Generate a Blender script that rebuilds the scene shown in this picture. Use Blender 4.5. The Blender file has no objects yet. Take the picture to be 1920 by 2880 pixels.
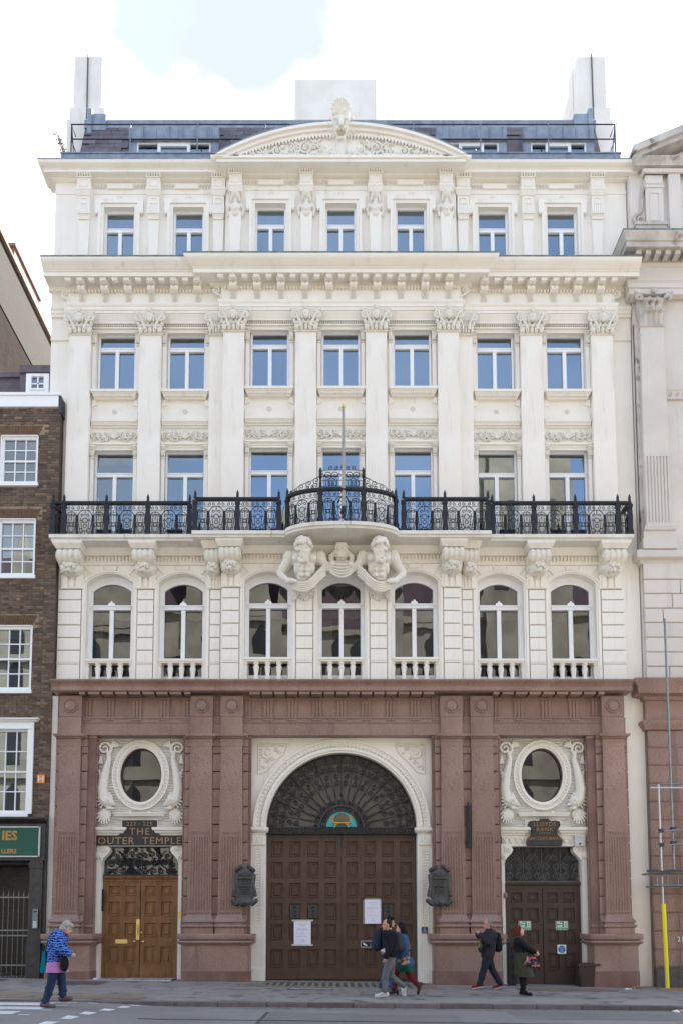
import bpy, bmesh, math, random
from mathutils import Vector, Matrix
PI = math.pi
rnd = random.Random(11)
sc = bpy.context.scene
COL = sc.collection

# ------------------------------------------------------------------ camera
cam_d = bpy.data.cameras.new('camera')
cam = bpy.data.objects.new('camera', cam_d)
COL.objects.link(cam)
cam.location = (0, -22.0, 1.61)
cam.rotation_euler = (math.radians(90 + 4.4188), 0, 0)
cam_d.sensor_fit = 'VERTICAL'
cam_d.sensor_height = 36
cam_d.sensor_width = 24
cam_d.lens = 26.95
cam_d.shift_x = 0.01215
cam_d.shift_y = 0.34319
cam_d.clip_end = 3000
sc.camera = cam

# ------------------------------------------------------------------ sky and sun (sun behind the building, to the right)
SUN_EL, SUN_AZ = math.radians(47), math.radians(42)      # azimuth measured from +Y towards +X
world = bpy.data.worlds.new('World')
sc.world = world
world.use_nodes = True
wt = world.node_tree
for n in list(wt.nodes):
    wt.nodes.remove(n)
def WN(t, **k):
    n = wt.nodes.new(t)
    for a, b in k.items():
        setattr(n, a, b)
    return n
w_out = WN('ShaderNodeOutputWorld')
w_bg = WN('ShaderNodeBackground')
w_sky = WN('ShaderNodeTexSky', sky_type='NISHITA', sun_disc=False)
w_sky.sun_elevation = SUN_EL
w_sky.sun_rotation = SUN_AZ
w_sky.air_density = 1.0
w_sky.dust_density = 0.6
w_sky.ozone_density = 1.2
w_co = WN('ShaderNodeTexCoord')
w_map = WN('ShaderNodeMapping')
w_map.inputs['Location'].default_value = (7.72, 7.02, 11.7)
w_map.inputs['Scale'].default_value = (1.0, 1.0, 1.7)
w_no = WN('ShaderNodeTexNoise')
w_no.inputs['Scale'].default_value = 1.6
w_no.inputs['Detail'].default_value = 7
w_no.inputs['Roughness'].default_value = 0.55
w_rp = WN('ShaderNodeValToRGB')
w_rp.color_ramp.elements[0].position = 0.44
w_rp.color_ramp.elements[1].position = 0.60
w_rp.color_ramp.elements[0].color = (0.20, 0.20, 0.20, 1)
w_mx = WN('ShaderNodeMix', data_type='RGBA')
w_n2 = WN('ShaderNodeTexNoise')                            # lit tops and greyer undersides of the clouds
w_n2.inputs['Scale'].default_value = 3.4
w_n2.inputs['Detail'].default_value = 6
w_r2 = WN('ShaderNodeValToRGB')
w_r2.color_ramp.elements[0].position = 0.45
w_r2.color_ramp.elements[0].color = (0.255, 0.28, 0.315, 1)
w_r2.color_ramp.elements[1].position = 0.70
w_r2.color_ramp.elements[1].color = (0.92, 0.89, 0.84, 1)
w_sc = WN('ShaderNodeVectorMath', operation='SCALE')
w_sc.inputs['Scale'].default_value = 5.2
wl = wt.links.new
wl(w_co.outputs['Generated'], w_map.inputs['Vector'])
wl(w_map.outputs['Vector'], w_no.inputs['Vector'])
wl(w_no.outputs['Fac'], w_rp.inputs['Fac'])
wl(w_map.outputs['Vector'], w_n2.inputs['Vector'])
wl(w_n2.outputs['Fac'], w_r2.inputs['Fac'])
wl(w_r2.outputs['Color'], w_sc.inputs[0])
wl(w_sc.outputs['Vector'], w_mx.inputs['B'])
wl(w_rp.outputs['Color'], w_mx.inputs['Factor'])
wl(w_sky.outputs['Color'], w_mx.inputs['A'])
wl(w_mx.outputs['Result'], w_bg.inputs['Color'])
wl(w_bg.outputs['Background'], w_out.inputs['Surface'])
w_bg.inputs['Strength'].default_value = 0.15

sun_d = bpy.data.lights.new('sun', 'SUN')
sun_d.energy = 3.6
sun_d.angle = math.radians(0.6)
sun_d.color = (1.0, 0.95, 0.87)
sun = bpy.data.objects.new('sun', sun_d)
COL.objects.link(sun)
sdir = Vector((math.sin(SUN_AZ) * math.cos(SUN_EL), math.cos(SUN_AZ) * math.cos(SUN_EL), math.sin(SUN_EL)))
sun.rotation_euler = sdir.to_track_quat('Z', 'Y').to_euler()
sun.location = (20, 30, 60)

sc.view_settings.view_transform = 'Standard'
sc.view_settings.look = 'None'
sc.view_settings.exposure = 2.10
sc.view_settings.gamma = 1.0
sc.view_settings.use_curve_mapping = False

# ------------------------------------------------------------------ helpers
class MB:
    """collects faces; build() links them as one mesh object"""
    def __init__(s):
        s.v = []; s.f = []
    def add(s, vs, fs):
        o = len(s.v)
        s.v += [tuple(p) for p in vs]
        s.f += [tuple(i + o for i in f) for f in fs]
        return s
    def box(s, x0, x1, y0, y1, z0, z1):
        return s.add([(x0, y0, z0), (x1, y0, z0), (x1, y1, z0), (x0, y1, z0), (x0, y0, z1), (x1, y0, z1), (x1, y1, z1), (x0, y1, z1)],
                     [(0, 3, 2, 1), (4, 5, 6, 7), (0, 1, 5, 4), (1, 2, 6, 5), (2, 3, 7, 6), (3, 0, 4, 7)])
    def tbox(s, xc, w0, w1, y0, d0, d1, z0, z1):
        """tapered block on a wall: half-widths w0/w1 (bottom/top), depth towards -y d0/d1"""
        return s.add([(xc - w0, y0 - d0, z0), (xc + w0, y0 - d0, z0), (xc + w0, y0, z0), (xc - w0, y0, z0),
                      (xc - w1, y0 - d1, z1), (xc + w1, y0 - d1, z1), (xc + w1, y0, z1), (xc - w1, y0, z1)],
                     [(0, 3, 2, 1), (4, 5, 6, 7), (0, 1, 5, 4), (1, 2, 6, 5), (2, 3, 7, 6), (3, 0, 4, 7)])
    def prism(s, poly, y0, y1):
        """polygon [(x,z)] (counter-clockwise seen from -y) extruded from y0 (front) to y1 (back)"""
        n = len(poly)
        vs = [(x, y0, z) for x, z in poly] + [(x, y1, z) for x, z in poly]
        fs = [tuple(range(n)), tuple(range(2 * n - 1, n - 1, -1))]
        for i in range(n):
            j = (i + 1) % n
            fs.append((i, i + n, j + n, j))
        return s.add(vs, fs)
    def prismx(s, poly, x0, x1):
        """polygon [(y,z)] extruded along x"""
        n = len(poly)
        vs = [(x0, y, z) for y, z in poly] + [(x1, y, z) for y, z in poly]
        fs = [tuple(range(n)), tuple(range(2 * n - 1, n - 1, -1))]
        for i in range(n):
            j = (i + 1) % n
            fs.append((i, i + n, j + n, j))
        return s.add(vs, fs)
    def strip(s, lo, hi, y0, y1):
        """quad strip between two equally long (x,z) lists, extruded y0..y1 (solid)"""
        n = len(lo)
        vs = [(x, y0, z) for x, z in lo] + [(x, y0, z) for x, z in hi] + [(x, y1, z) for x, z in lo] + [(x, y1, z) for x, z in hi]
        fs = []
        for i in range(n - 1):
            fs += [(i, i + 1, n + i + 1, n + i), (2 * n + i, 3 * n + i, 3 * n + i + 1, 2 * n + i + 1),
                   (i, 2 * n + i, 2 * n + i + 1, i + 1), (n + i, n + i + 1, 3 * n + i + 1, 3 * n + i)]
        fs += [(0, n, 3 * n, 2 * n), (n - 1, 3 * n - 1, 4 * n - 1, 2 * n - 1)]
        return s.add(vs, fs)
    def sweep(s, prof, path):
        """moulding: profile [(out,z)] along a plan path [(x,y)]; out is to the right of the path direction"""
        P = [Vector(p) for p in path]
        n = len(P); m = len(prof)
        rows = []
        for i in range(n):
            d0 = (P[i] - P[i - 1]).normalized() if i > 0 else None
            d1 = (P[i + 1] - P[i]).normalized() if i < n - 1 else None
            if d0 is None: d0 = d1
            if d1 is None: d1 = d0
            n0 = Vector((d0.y, -d0.x)); n1 = Vector((d1.y, -d1.x))
            b = n0 + n1
            b = b / max(1e-6, b.dot(n0)) if b.length > 1e-6 else n0
            rows.append([(P[i].x + b.x * o, P[i].y + b.y * o, z) for o, z in prof])
        vs = [p for r in rows for p in r]
        fs = []
        for i in range(n - 1):
            for j in range(m):
                k = (j + 1) % m
                fs.append((i * m + j, i * m + k, (i + 1) * m + k, (i + 1) * m + j))
        fs += [tuple(range(m - 1, -1, -1)), tuple((n - 1) * m + j for j in range(m))]
        return s.add(vs, fs)
    def tube(s, pts, r, n=5, cap=True):
        P = [Vector(p) for p in pts]
        L = len(P)
        rr = r if isinstance(r, (list, tuple)) else [r] * L
        up = None; vs = []; fs = []
        for i in range(L):
            t = (P[min(i + 1, L - 1)] - P[max(i - 1, 0)])
            t = t.normalized() if t.length > 1e-9 else Vector((0, 0, 1))
            if up is None:
                up = Vector((0, 1, 0)) if abs(t.y) < 0.9 else Vector((1, 0, 0))
            a = t.cross(up)
            if a.length < 1e-6:
                a = t.orthogonal()
            a.normalize(); up = a.cross(t).normalized()
            for k in range(n):
                th = 2 * PI * k / n
                vs.append(P[i] + (a * math.cos(th) + up * math.sin(th)) * rr[i])
        for i in range(L - 1):
            for k in range(n):
                j = (k + 1) % n
                fs.append((i * n + k, i * n + j, (i + 1) * n + j, (i + 1) * n + k))
        if cap:
            fs += [tuple(range(n - 1, -1, -1)), tuple((L - 1) * n + k for k in range(n))]
        return s.add(vs, fs)
    def lathe(s, prof, c, n=10, sx=1.0, sy=1.0, ang=0.0):
        cx, cy, cz = c
        m = len(prof); vs = []; fs = []
        for r, z in prof:
            for k in range(n):
                a = 2 * PI * k / n + ang
                vs.append((cx + r * sx * math.cos(a), cy + r * sy * math.sin(a), cz + z))
        for i in range(m - 1):
            for k in range(n):
                j = (k + 1) % n
                fs.append((i * n + k, i * n + j, (i + 1) * n + j, (i + 1) * n + k))
        fs += [tuple(range(n - 1, -1, -1)), tuple((m - 1) * n + k for k in range(n))]
        return s.add(vs, fs)
    def disc(s, prof, c, n=16):
        """lathe about the y axis: profile [(r, out)] with out towards -y"""
        cx, cy, cz = c
        m = len(prof); vs = []; fs = []
        for r, o in prof:
            for k in range(n):
                a = 2 * PI * k / n
                vs.append((cx + r * math.cos(a), cy - o, cz + r * math.sin(a)))
        for i in range(m - 1):
            for k in range(n):
                j = (k + 1) % n
                fs.append((i * n + k, i * n + j, (i + 1) * n + j, (i + 1) * n + k))
        fs += [tuple(range(n - 1, -1, -1)), tuple((m - 1) * n + k for k in range(n))]
        return s.add(vs, fs)
    def ell(s, c, r, n=8, m=6, mat=None):
        cx, cy, cz = c
        vs = [Vector((0, 0, -r[2]))]
        for i in range(1, m):
            ph = -PI / 2 + PI * i / m
            for k in range(n):
                a = 2 * PI * k / n
                vs.append(Vector((r[0] * math.cos(ph) * math.cos(a), r[1] * math.cos(ph) * math.sin(a), r[2] * math.sin(ph))))
        vs.append(Vector((0, 0, r[2])))
        if mat is not None:
            vs = [mat @ v for v in vs]
        vs = [(v.x + cx, v.y + cy, v.z + cz) for v in vs]
        fs = []
        for k in range(n):
            j = (k + 1) % n
            fs.append((0, 1 + j, 1 + k))
            for i in range(m - 2):
                fs.append((1 + i * n + k, 1 + i * n + j, 1 + (i + 1) * n + j, 1 + (i + 1) * n + k))
            fs.append((1 + (m - 2) * n + k, 1 + (m - 2) * n + j, len(vs) - 1))
        return s.add(vs, fs)
    def cap(s, a, b, r0, r1, n=10):
        """tapered capsule"""
        a = Vector(a); b = Vector(b)
        d = (b - a); L = d.length
        t = d.normalized() if L > 1e-6 else Vector((0, 0, 1))
        pts = []; rs = []
        for k in (-1.0, -0.8, -0.45, 0):
            pts.append(a + t * r0 * k); rs.append(max(r0 * math.sqrt(max(0, 1 - k * k)), 0.002))
        for k in (0, 0.45, 0.8, 1.0):
            pts.append(b + t * r1 * k); rs.append(max(r1 * math.sqrt(max(0, 1 - k * k)), 0.002))
        return s.tube(pts, rs, n)
    def spiral(s, cx, cz, y, r, turns=1.6, d=1, a0=0.0, t=0.03, n=5, seg=12, tail=None, dep=0.0):
        pts = []; rs = []
        N = int(seg * turns)
        if tail:
            for p in tail:
                pts.append((p[0], y, p[1])); rs.append(t * 0.9)
        for i in range(N + 1):
            f = i / N
            rad = r * (1 - 0.86 * f)
            a = a0 + d * 2 * PI * turns * f
            pts.append((cx + rad * math.cos(a), y - dep * f, cz + rad * math.sin(a)))
            rs.append(t * (1 - 0.45 * f))
        return s.tube(pts, rs, n)
    def mirror_x(s, x=0.0):
        o = len(s.v)
        vs = [(2 * x - p[0], p[1], p[2]) for p in s.v]
        fs = [tuple(reversed(f)) for f in s.f]
        return s.add(vs, fs)
    def move(s, dx=0, dy=0, dz=0):
        s.v = [(p[0] + dx, p[1] + dy, p[2] + dz) for p in s.v]
        return s
    def xform(s, M):
        s.v = [tuple(M @ Vector(p)) for p in s.v]
        return s
    def mesh(s, name, smooth=40):
        me = bpy.data.meshes.new(name)
        me.from_pydata(s.v, [], s.f)
        me.validate()
        if len(s.f) > 1:                      # single panes keep their winding (they face the street)
            bm = bmesh.new(); bm.from_mesh(me)
            bmesh.ops.recalc_face_normals(bm, faces=bm.faces)
            bm.to_mesh(me); bm.free()
        if smooth:
            me.polygons.foreach_set('use_smooth', [True] * len(me.polygons))
            me.set_sharp_from_angle(angle=math.radians(smooth))
        me.update()
        return me
    def build(s, name, mat, parent=None, loc=None, smooth=40):
        me = s.mesh(name, smooth)
        me.materials.append(mat)
        return put(name, me, parent, loc)

def put(name, me, parent=None, loc=None, rot=None, scale=None):
    o = bpy.data.objects.new(name, me)
    COL.objects.link(o)
    if parent is not None: o.parent = parent
    if loc is not None: o.location = loc
    if rot is not None: o.rotation_euler = rot
    if scale is not None: o.scale = scale
    return o
def tilt(o, c, rx, rz):
    """turn a pane a little about its own centre"""
    R_ = Matrix.Rotation(rz, 3, 'Z') @ Matrix.Rotation(rx, 3, 'X')
    o.rotation_euler = R_.to_euler(); c = Vector(c); o.location = c - R_ @ c
def empty(name, loc=(0, 0, 0)):
    o = bpy.data.objects.new(name, None)
    o.empty_display_size = 0.2
    COL.objects.link(o)
    o.location = loc
    return o
def tag(o, label=None, cat=None, group=None, kind=None):
    if label: o['label'] = label
    if cat: o['category'] = cat
    if group: o['group'] = group
    if kind: o['kind'] = kind
    return o
def copy_tree(o, parent=None, loc=None, scale=None):
    c = o.copy(); COL.objects.link(c)
    if parent is not None: c.parent = parent
    if loc is not None: c.location = loc
    if scale is not None: c.scale = scale
    for ch in list(o.children):
        copy_tree(ch, c)
    return c
def text_mesh(txt, size, depth=0.01, align='CENTER', spacing=1.0, xscale=1.0, bold=0.0):
    cu = bpy.data.curves.new('t', 'FONT')
    cu.body = txt; cu.size = size; cu.extrude = depth / 2
    cu.align_x = align; cu.space_character = spacing
    cu.resolution_u = 2; cu.offset = bold
    o = bpy.data.objects.new('t', cu); COL.objects.link(o)
    dg = bpy.context.evaluated_depsgraph_get()
    me = bpy.data.meshes.new_from_object(o.evaluated_get(dg))
    bpy.data.objects.remove(o); bpy.data.curves.remove(cu)
    # stand it up facing -y
    M = Matrix.Rotation(PI / 2, 4, 'X') @ Matrix.Diagonal((xscale, 1, 1, 1))
    me.transform(M)
    return me
def lettering(name, txt, size, mat, parent, loc, **k):
    me = text_mesh(txt, size, **k)
    me.materials.clear(); me.materials.append(mat)
    return put(name, me, parent, loc)
def remesh(mb, name, voxel, smooth_it=4, fac=0.5):
    """union of overlapping shapes as one continuous surface"""
    me = bpy.data.meshes.new(name); me.from_pydata(mb.v, [], mb.f); me.update()
    o = bpy.data.objects.new(name, me); COL.objects.link(o)
    m = o.modifiers.new('r', 'REMESH'); m.mode = 'VOXEL'; m.voxel_size = voxel
    if smooth_it:
        q = o.modifiers.new('s', 'SMOOTH'); q.iterations = smooth_it; q.factor = fac
    dg = bpy.context.evaluated_depsgraph_get()
    r = bpy.data.meshes.new_from_object(o.evaluated_get(dg))
    bpy.data.objects.remove(o); bpy.data.meshes.remove(me)
    r.name = name
    r.polygons.foreach_set('use_smooth', [True] * len(r.polygons))
    r.update()
    return r
def arc(cx, cz, r, a0, a1, n):
    return [(cx + r * math.cos(a0 + (a1 - a0) * i / n), cz + r * math.sin(a0 + (a1 - a0) * i / n)) for i in range(n + 1)]
def seg_arc(hw, spring, crown, n=14):
    """segmental arch points from left (-hw,spring) over the crown to the right"""
    rise = crown - spring
    R = (hw * hw + rise * rise) / (2 * rise)
    cz = crown - R
    a = math.asin(min(1, hw / R))
    return [(R * math.sin(-a + 2 * a * i / n), cz + R * math.cos(-a + 2 * a * i / n)) for i in range(n + 1)]
def g(x):
    """height of the pavement, which falls a little to the right"""
    return -0.065 - 0.0145 * (x - 0.36)
# ------------------------------------------------------------------ materials
def mat(name, base=(0.5, 0.5, 0.5), rough=0.6, metal=0.0, spec=0.5, var=None, scale=4.0, bump=0.0, bscale=60.0, streak=None, speck=None, objvar=0.0, coord='Object', detail=5.0):
    m = bpy.data.materials.new(name)
    m.use_nodes = True
    nt = m.node_tree
    b = nt.nodes['Principled BSDF']
    b.inputs['Base Color'].default_value = (*base, 1)
    b.inputs['Roughness'].default_value = rough
    b.inputs['Metallic'].default_value = metal
    b.inputs['Specular IOR Level'].default_value = spec
    L = nt.links.new
    def N(t): return nt.nodes.new(t)
    tc = N('ShaderNodeTexCoord')
    src = tc.outputs[coord]
    if coord == 'World':
        pass
    col = None
    def mixc(a_sock, a_def, bcol, fac_sock, fac=1.0, blend='MIX'):
        x = N('ShaderNodeMix'); x.data_type = 'RGBA'; x.blend_type = blend
        if a_sock is not None: L(a_sock, x.inputs['A'])
        else: x.inputs['A'].default_value = (*a_def, 1)
        x.inputs['B'].default_value = (*bcol, 1)
        if fac_sock is not None: L(fac_sock, x.inputs['Factor'])
        else: x.inputs['Factor'].default_value = fac
        return x.outputs['Result']
    def noise(sc_, det, sx=1, sy=1, sz=1, lo=0.35, hi=0.65, rough_=0.55):
        mp = N('ShaderNodeMapping'); mp.inputs['Scale'].default_value = (sx, sy, sz)
        L(src, mp.inputs['Vector'])
        n = N('ShaderNodeTexNoise'); n.inputs['Scale'].default_value = sc_; n.inputs['Detail'].default_value = det
        n.inputs['Roughness'].default_value = rough_
        L(mp.outputs['Vector'], n.inputs['Vector'])
        r = N('ShaderNodeMapRange'); r.inputs['From Min'].default_value = lo; r.inputs['From Max'].default_value = hi
        L(n.outputs['Fac'], r.inputs['Value'])
        return r.outputs['Result']
    if var is not None:
        col = mixc(col, base, var, noise(scale, detail))
    if speck is not None:
        for (c, s_, lo, hi) in speck:
            col = mixc(col, base, c, noise(s_, 2, lo=lo, hi=hi))
    if streak is not None:
        c, s_, lo, hi = streak
        col = mixc(col, base, c, noise(s_, 6, 1, 1, 0.12, lo, hi, 0.7))
    if objvar:
        oi = N('ShaderNodeObjectInfo')
        hv = N('ShaderNodeHueSaturation')
        mr = N('ShaderNodeMapRange'); mr.inputs['To Min'].default_value = 1 - objvar; mr.inputs['To Max'].default_value = 1 + objvar
        L(oi.outputs['Random'], mr.inputs['Value'])
        L(mr.outputs['Result'], hv.inputs['Value'])
        if col is not None: L(col, hv.inputs['Color'])
        else: hv.inputs['Color'].default_value = (*base, 1)
        col = hv.outputs['Color']
    if col is not None:
        L(col, b.inputs['Base Color'])
    if bump:
        nb = N('ShaderNodeTexNoise'); nb.inputs['Scale'].default_value = bscale; nb.inputs['Detail'].default_value = 4
        L(src, nb.inputs['Vector'])
        bp = N('ShaderNodeBump'); bp.inputs['Strength'].default_value = bump; bp.inputs['Distance'].default_value = 0.02
        L(nb.outputs['Fac'], bp.inputs['Height'])
        L(bp.outputs['Normal'], b.inputs['Normal'])
    return m

def glass_mat(name, tint=(0.9, 0.95, 1.0), wav=0.02, wscale=2.0, ior=2.0, rough=0.0):
    m = bpy.data.materials.new(name); m.use_nodes = True
    nt = m.node_tree; nt.nodes.clear()
    N = nt.nodes.new; L = nt.links.new
    out = N('ShaderNodeOutputMaterial')
    mx = N('ShaderNodeMixShader'); tr = N('ShaderNodeBsdfTransparent'); gl = N('ShaderNodeBsdfGlossy')
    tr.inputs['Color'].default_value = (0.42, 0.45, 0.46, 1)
    gl.inputs['Color'].default_value = (*tint, 1); gl.inputs['Roughness'].default_value = rough
    fr = N('ShaderNodeFresnel'); fr.inputs['IOR'].default_value = ior
    tc = N('ShaderNodeTexCoord'); no = N('ShaderNodeTexNoise'); no.inputs['Scale'].default_value = wscale; no.inputs['Detail'].default_value = 1.5
    bp = N('ShaderNodeBump'); bp.inputs['Strength'].default_value = 1.0; bp.inputs['Distance'].default_value = wav
    oi = N('ShaderNodeObjectInfo'); ad = N('ShaderNodeVectorMath'); ad.operation = 'ADD'
    sc3 = N('ShaderNodeVectorMath'); sc3.operation = 'SCALE'; sc3.inputs['Scale'].default_value = 30.0
    cb = N('ShaderNodeCombineXYZ')
    L(oi.outputs['Random'], cb.inputs['X']); L(oi.outputs['Random'], cb.inputs['Y'])
    L(cb.outputs['Vector'], sc3.inputs[0]); L(sc3.outputs['Vector'], ad.inputs[1]); L(tc.outputs['Object'], ad.inputs[0])
    L(ad.outputs['Vector'], no.inputs['Vector']); L(no.outputs['Fac'], bp.inputs['Height'])
    L(bp.outputs['Normal'], gl.inputs['Normal'])
    L(fr.outputs['Fac'], mx.inputs['Fac']); L(tr.outputs['BSDF'], mx.inputs[1]); L(gl.outputs['BSDF'], mx.inputs[2])
    L(mx.outputs['Shader'], out.inputs['Surface'])
    return m

M = {}
M['stucco'] = mat('painted_stucco', (0.855, 0.815, 0.74), 0.7, spec=0.3, var=(0.81, 0.765, 0.68), scale=1.1, streak=((0.58, 0.53, 0.45), 2.6, 0.58, 0.86), bump=0.05, bscale=30)
M['stucco_grey'] = mat('end_wall_render', (0.76, 0.725, 0.67), 0.8, spec=0.2, var=(0.68, 0.645, 0.59), scale=1.3, streak=((0.50, 0.47, 0.43), 3.0, 0.55, 0.9))
M['slabstone'] = mat('balcony_stone', (0.76, 0.74, 0.68), 0.8, spec=0.2, var=(0.66, 0.63, 0.55), scale=2.5, streak=((0.34, 0.31, 0.25), 6.0, 0.58, 0.74), bump=0.1)
M['granite'] = mat('red_granite', (0.335, 0.218, 0.176), 0.36, spec=0.4, var=(0.24, 0.145, 0.118), scale=1.1, objvar=0.09, speck=[((0.40, 0.265, 0.22), 42, 0.52, 0.70), ((0.10, 0.058, 0.052), 50, 0.55, 0.70)], streak=((0.13, 0.082, 0.07), 2.2, 0.54, 0.82), bump=0.06, bscale=80)
M['granite_dk'] = mat('red_granite_weathered', (0.24, 0.145, 0.118), 0.5, spec=0.35, var=(0.16, 0.085, 0.07), scale=1.6, speck=[((0.33, 0.19, 0.15), 55, 0.54, 0.72), ((0.07, 0.04, 0.038), 75, 0.57, 0.72)], bump=0.06, bscale=80)
M['carve'] = mat('carved_stucco', (0.79, 0.755, 0.675), 0.75, spec=0.25, var=(0.73, 0.69, 0.60), scale=5, speck=[((0.60, 0.56, 0.47), 14, 0.60, 0.80)])
M['white'] = mat('white_window_paint', (0.84, 0.85, 0.86), 0.4, spec=0.4, var=(0.80, 0.81, 0.82), scale=3)
M['glass'] = glass_mat('window_glass', wav=0.0012, wscale=1.2, ior=3.3, tint=(0.82, 0.93, 1.0))
M['glass_old'] = glass_mat('wavy_window_glass', wav=0.0028, wscale=1.1, ior=2.2)
M['glass_dim'] = glass_mat('dim_window_glass', wav=0.0012, wscale=1.2, ior=2.1)
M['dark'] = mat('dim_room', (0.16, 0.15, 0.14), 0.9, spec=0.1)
M['blind'] = mat('pale_blind', (0.70, 0.69, 0.64), 0.9, spec=0.1, var=(0.6, 0.58, 0.53), scale=5)
M['iron'] = mat('black_painted_iron', (0.016, 0.017, 0.023), 0.5, spec=0.3, var=(0.026, 0.027, 0.034), scale=9)
M['iron_grey'] = mat('dull_dark_iron', (0.022, 0.021, 0.021), 0.42, spec=0.6, var=(0.04, 0.037, 0.035), scale=12)
M['fanback'] = mat('dim_fanlight_glass', (0.085, 0.077, 0.068), 0.3, spec=0.5, var=(0.13, 0.12, 0.10), scale=2.2)
M['bronze'] = mat('dark_bronze', (0.035, 0.035, 0.036), 0.45, metal=0.3, spec=0.6, var=(0.075, 0.078, 0.075), scale=14, bump=0.35, bscale=40)
M['oak'] = mat('varnished_oak', (0.21, 0.098, 0.034), 0.42, spec=0.45, var=(0.13, 0.056, 0.02), scale=3, streak=((0.28, 0.14, 0.05), 9, 0.45, 0.75))
M['door'] = mat('dark_brown_door_wood', (0.074, 0.040, 0.028), 0.45, spec=0.4, var=(0.10, 0.053, 0.036), scale=2.5, streak=((0.04, 0.02, 0.016), 10, 0.5, 0.75))
M['door_dk'] = mat('brown_black_door_wood', (0.054, 0.034, 0.028), 0.5, spec=0.4, var=(0.07, 0.043, 0.034), scale=2.5)
M['brass'] = mat('brass', (0.66, 0.50, 0.20), 0.25, metal=1.0, var=(0.75, 0.6, 0.3), scale=12)
M['gold'] = mat('gilding', (0.34, 0.19, 0.065), 0.45, metal=0.2, spec=0.5)
M['lead'] = mat('lead_sheet', (0.20, 0.235, 0.29), 0.55, metal=0.15, spec=0.4, var=(0.29, 0.335, 0.39), scale=3.5, streak=((0.14, 0.16, 0.21), 5, 0.5, 0.8))
M['slate'] = mat('roof_slate', (0.085, 0.068, 0.078), 0.55, spec=0.4, var=(0.12, 0.098, 0.105), scale=5, objvar=0.32)
M['copper'] = mat('verdigris_flashing', (0.19, 0.27, 0.25), 0.6, spec=0.3, var=(0.11, 0.14, 0.14), scale=6)
M['brick'] = mat('stock_brick', (0.155, 0.113, 0.084), 0.85, spec=0.2, var=(0.105, 0.08, 0.064), scale=2.0, objvar=0.4, bump=0.2, bscale=50)
M['brick_red'] = mat('rubbed_brick', (0.14, 0.082, 0.052), 0.85, spec=0.2, var=(0.10, 0.06, 0.04), scale=6, objvar=0.3)
M['mortar'] = mat('lime_mortar', (0.36, 0.285, 0.18), 0.95, spec=0.1, var=(0.22, 0.175, 0.12), scale=2.2, speck=[((0.08, 0.062, 0.05), 8, 0.58, 0.7)])
M['white_gloss'] = mat('white_joinery', (0.86, 0.87, 0.88), 0.35, spec=0.5)
M['black_wood'] = mat('black_shopfront_paint', (0.026, 0.027, 0.034), 0.4, spec=0.5, var=(0.05, 0.045, 0.042), scale=7, speck=[((0.12, 0.055, 0.03), 6, 0.66, 0.76)])
M['green'] = mat('green_sign_board', (0.010, 0.085, 0.058), 0.35, spec=0.4)
M['signframe'] = mat('pale_sign_frame', (0.55, 0.56, 0.54), 0.4)
M['signgold'] = mat('tan_sign_lettering', (0.42, 0.23, 0.07), 0.5)
M['letter_tan'] = mat('dull_gilt_lettering', (0.36, 0.205, 0.115), 0.55)
M['slatepanel'] = mat('black_stone_panel', (0.022, 0.023, 0.027), 0.4, spec=0.4, var=(0.035, 0.036, 0.04), scale=6)
M['teal'] = mat('teal_enamel', (0.02, 0.33, 0.36), 0.35, spec=0.5)
M['darkgreen'] = mat('dark_green_enamel', (0.02, 0.11, 0.07), 0.4)
M['straw'] = mat('straw_coloured_relief', (0.24, 0.165, 0.085), 0.6, var=(0.15, 0.11, 0.06), scale=20)
M['amber'] = mat('orange_gilt', (0.72, 0.33, 0.03), 0.4)
M['paper'] = mat('white_paper', (0.78, 0.77, 0.86), 0.7, spec=0.2)
M['paper_ink'] = mat('grey_print', (0.40, 0.39, 0.46), 0.8)
M['fgreen'] = mat('safety_green', (0.0, 0.25, 0.12), 0.4)
M['fwhite'] = mat('sign_white', (0.80, 0.83, 0.82), 0.4)
M['fblue'] = mat('sign_blue', (0.02, 0.16, 0.42), 0.4)
M['navy'] = mat('sign_navy', (0.015, 0.02, 0.12), 0.4)
M['orange'] = mat('orange_sign', (0.80, 0.24, 0.01), 0.45)
M['steel'] = mat('galvanised_steel', (0.26, 0.28, 0.285), 0.4, metal=0.6, var=(0.18, 0.195, 0.20), scale=15)
M['scaff_alu'] = mat('aluminium_tube', (0.46, 0.49, 0.49), 0.35, metal=0.6)
M['yellow'] = mat('yellow_sleeve', (0.80, 0.68, 0.005), 0.45)
M['timber'] = mat('sawn_timber', (0.36, 0.22, 0.12), 0.8, var=(0.25, 0.15, 0.08), scale=6)
M['bluesheet'] = mat('blue_tarpaulin', (0.02, 0.035, 0.10), 0.5, var=(0.04, 0.05, 0.05), scale=9)
M['stone'] = mat('portland_stone', (0.68, 0.635, 0.58), 0.8, spec=0.2, var=(0.62, 0.57, 0.515), scale=1.2, streak=((0.45, 0.40, 0.35), 2.2, 0.60, 0.88), bump=0.08, objvar=0.04)
M['stone_dirty'] = mat('sooty_portland_stone', (0.60, 0.555, 0.50), 0.85, spec=0.2, var=(0.44, 0.40, 0.36), scale=2.2, speck=[((0.14, 0.12, 0.105), 2.4, 0.60, 0.74)], streak=((0.26, 0.225, 0.20), 3.5, 0.58, 0.78), bump=0.12)
M['asphalt'] = mat('road_asphalt', (0.198, 0.183, 0.172), 0.85, spec=0.3, var=(0.245, 0.228, 0.214), scale=0.5, speck=[((0.23, 0.23, 0.24), 90, 0.56, 0.75), ((0.08, 0.08, 0.085), 60, 0.58, 0.75)], bump=0.15, bscale=90)
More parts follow.
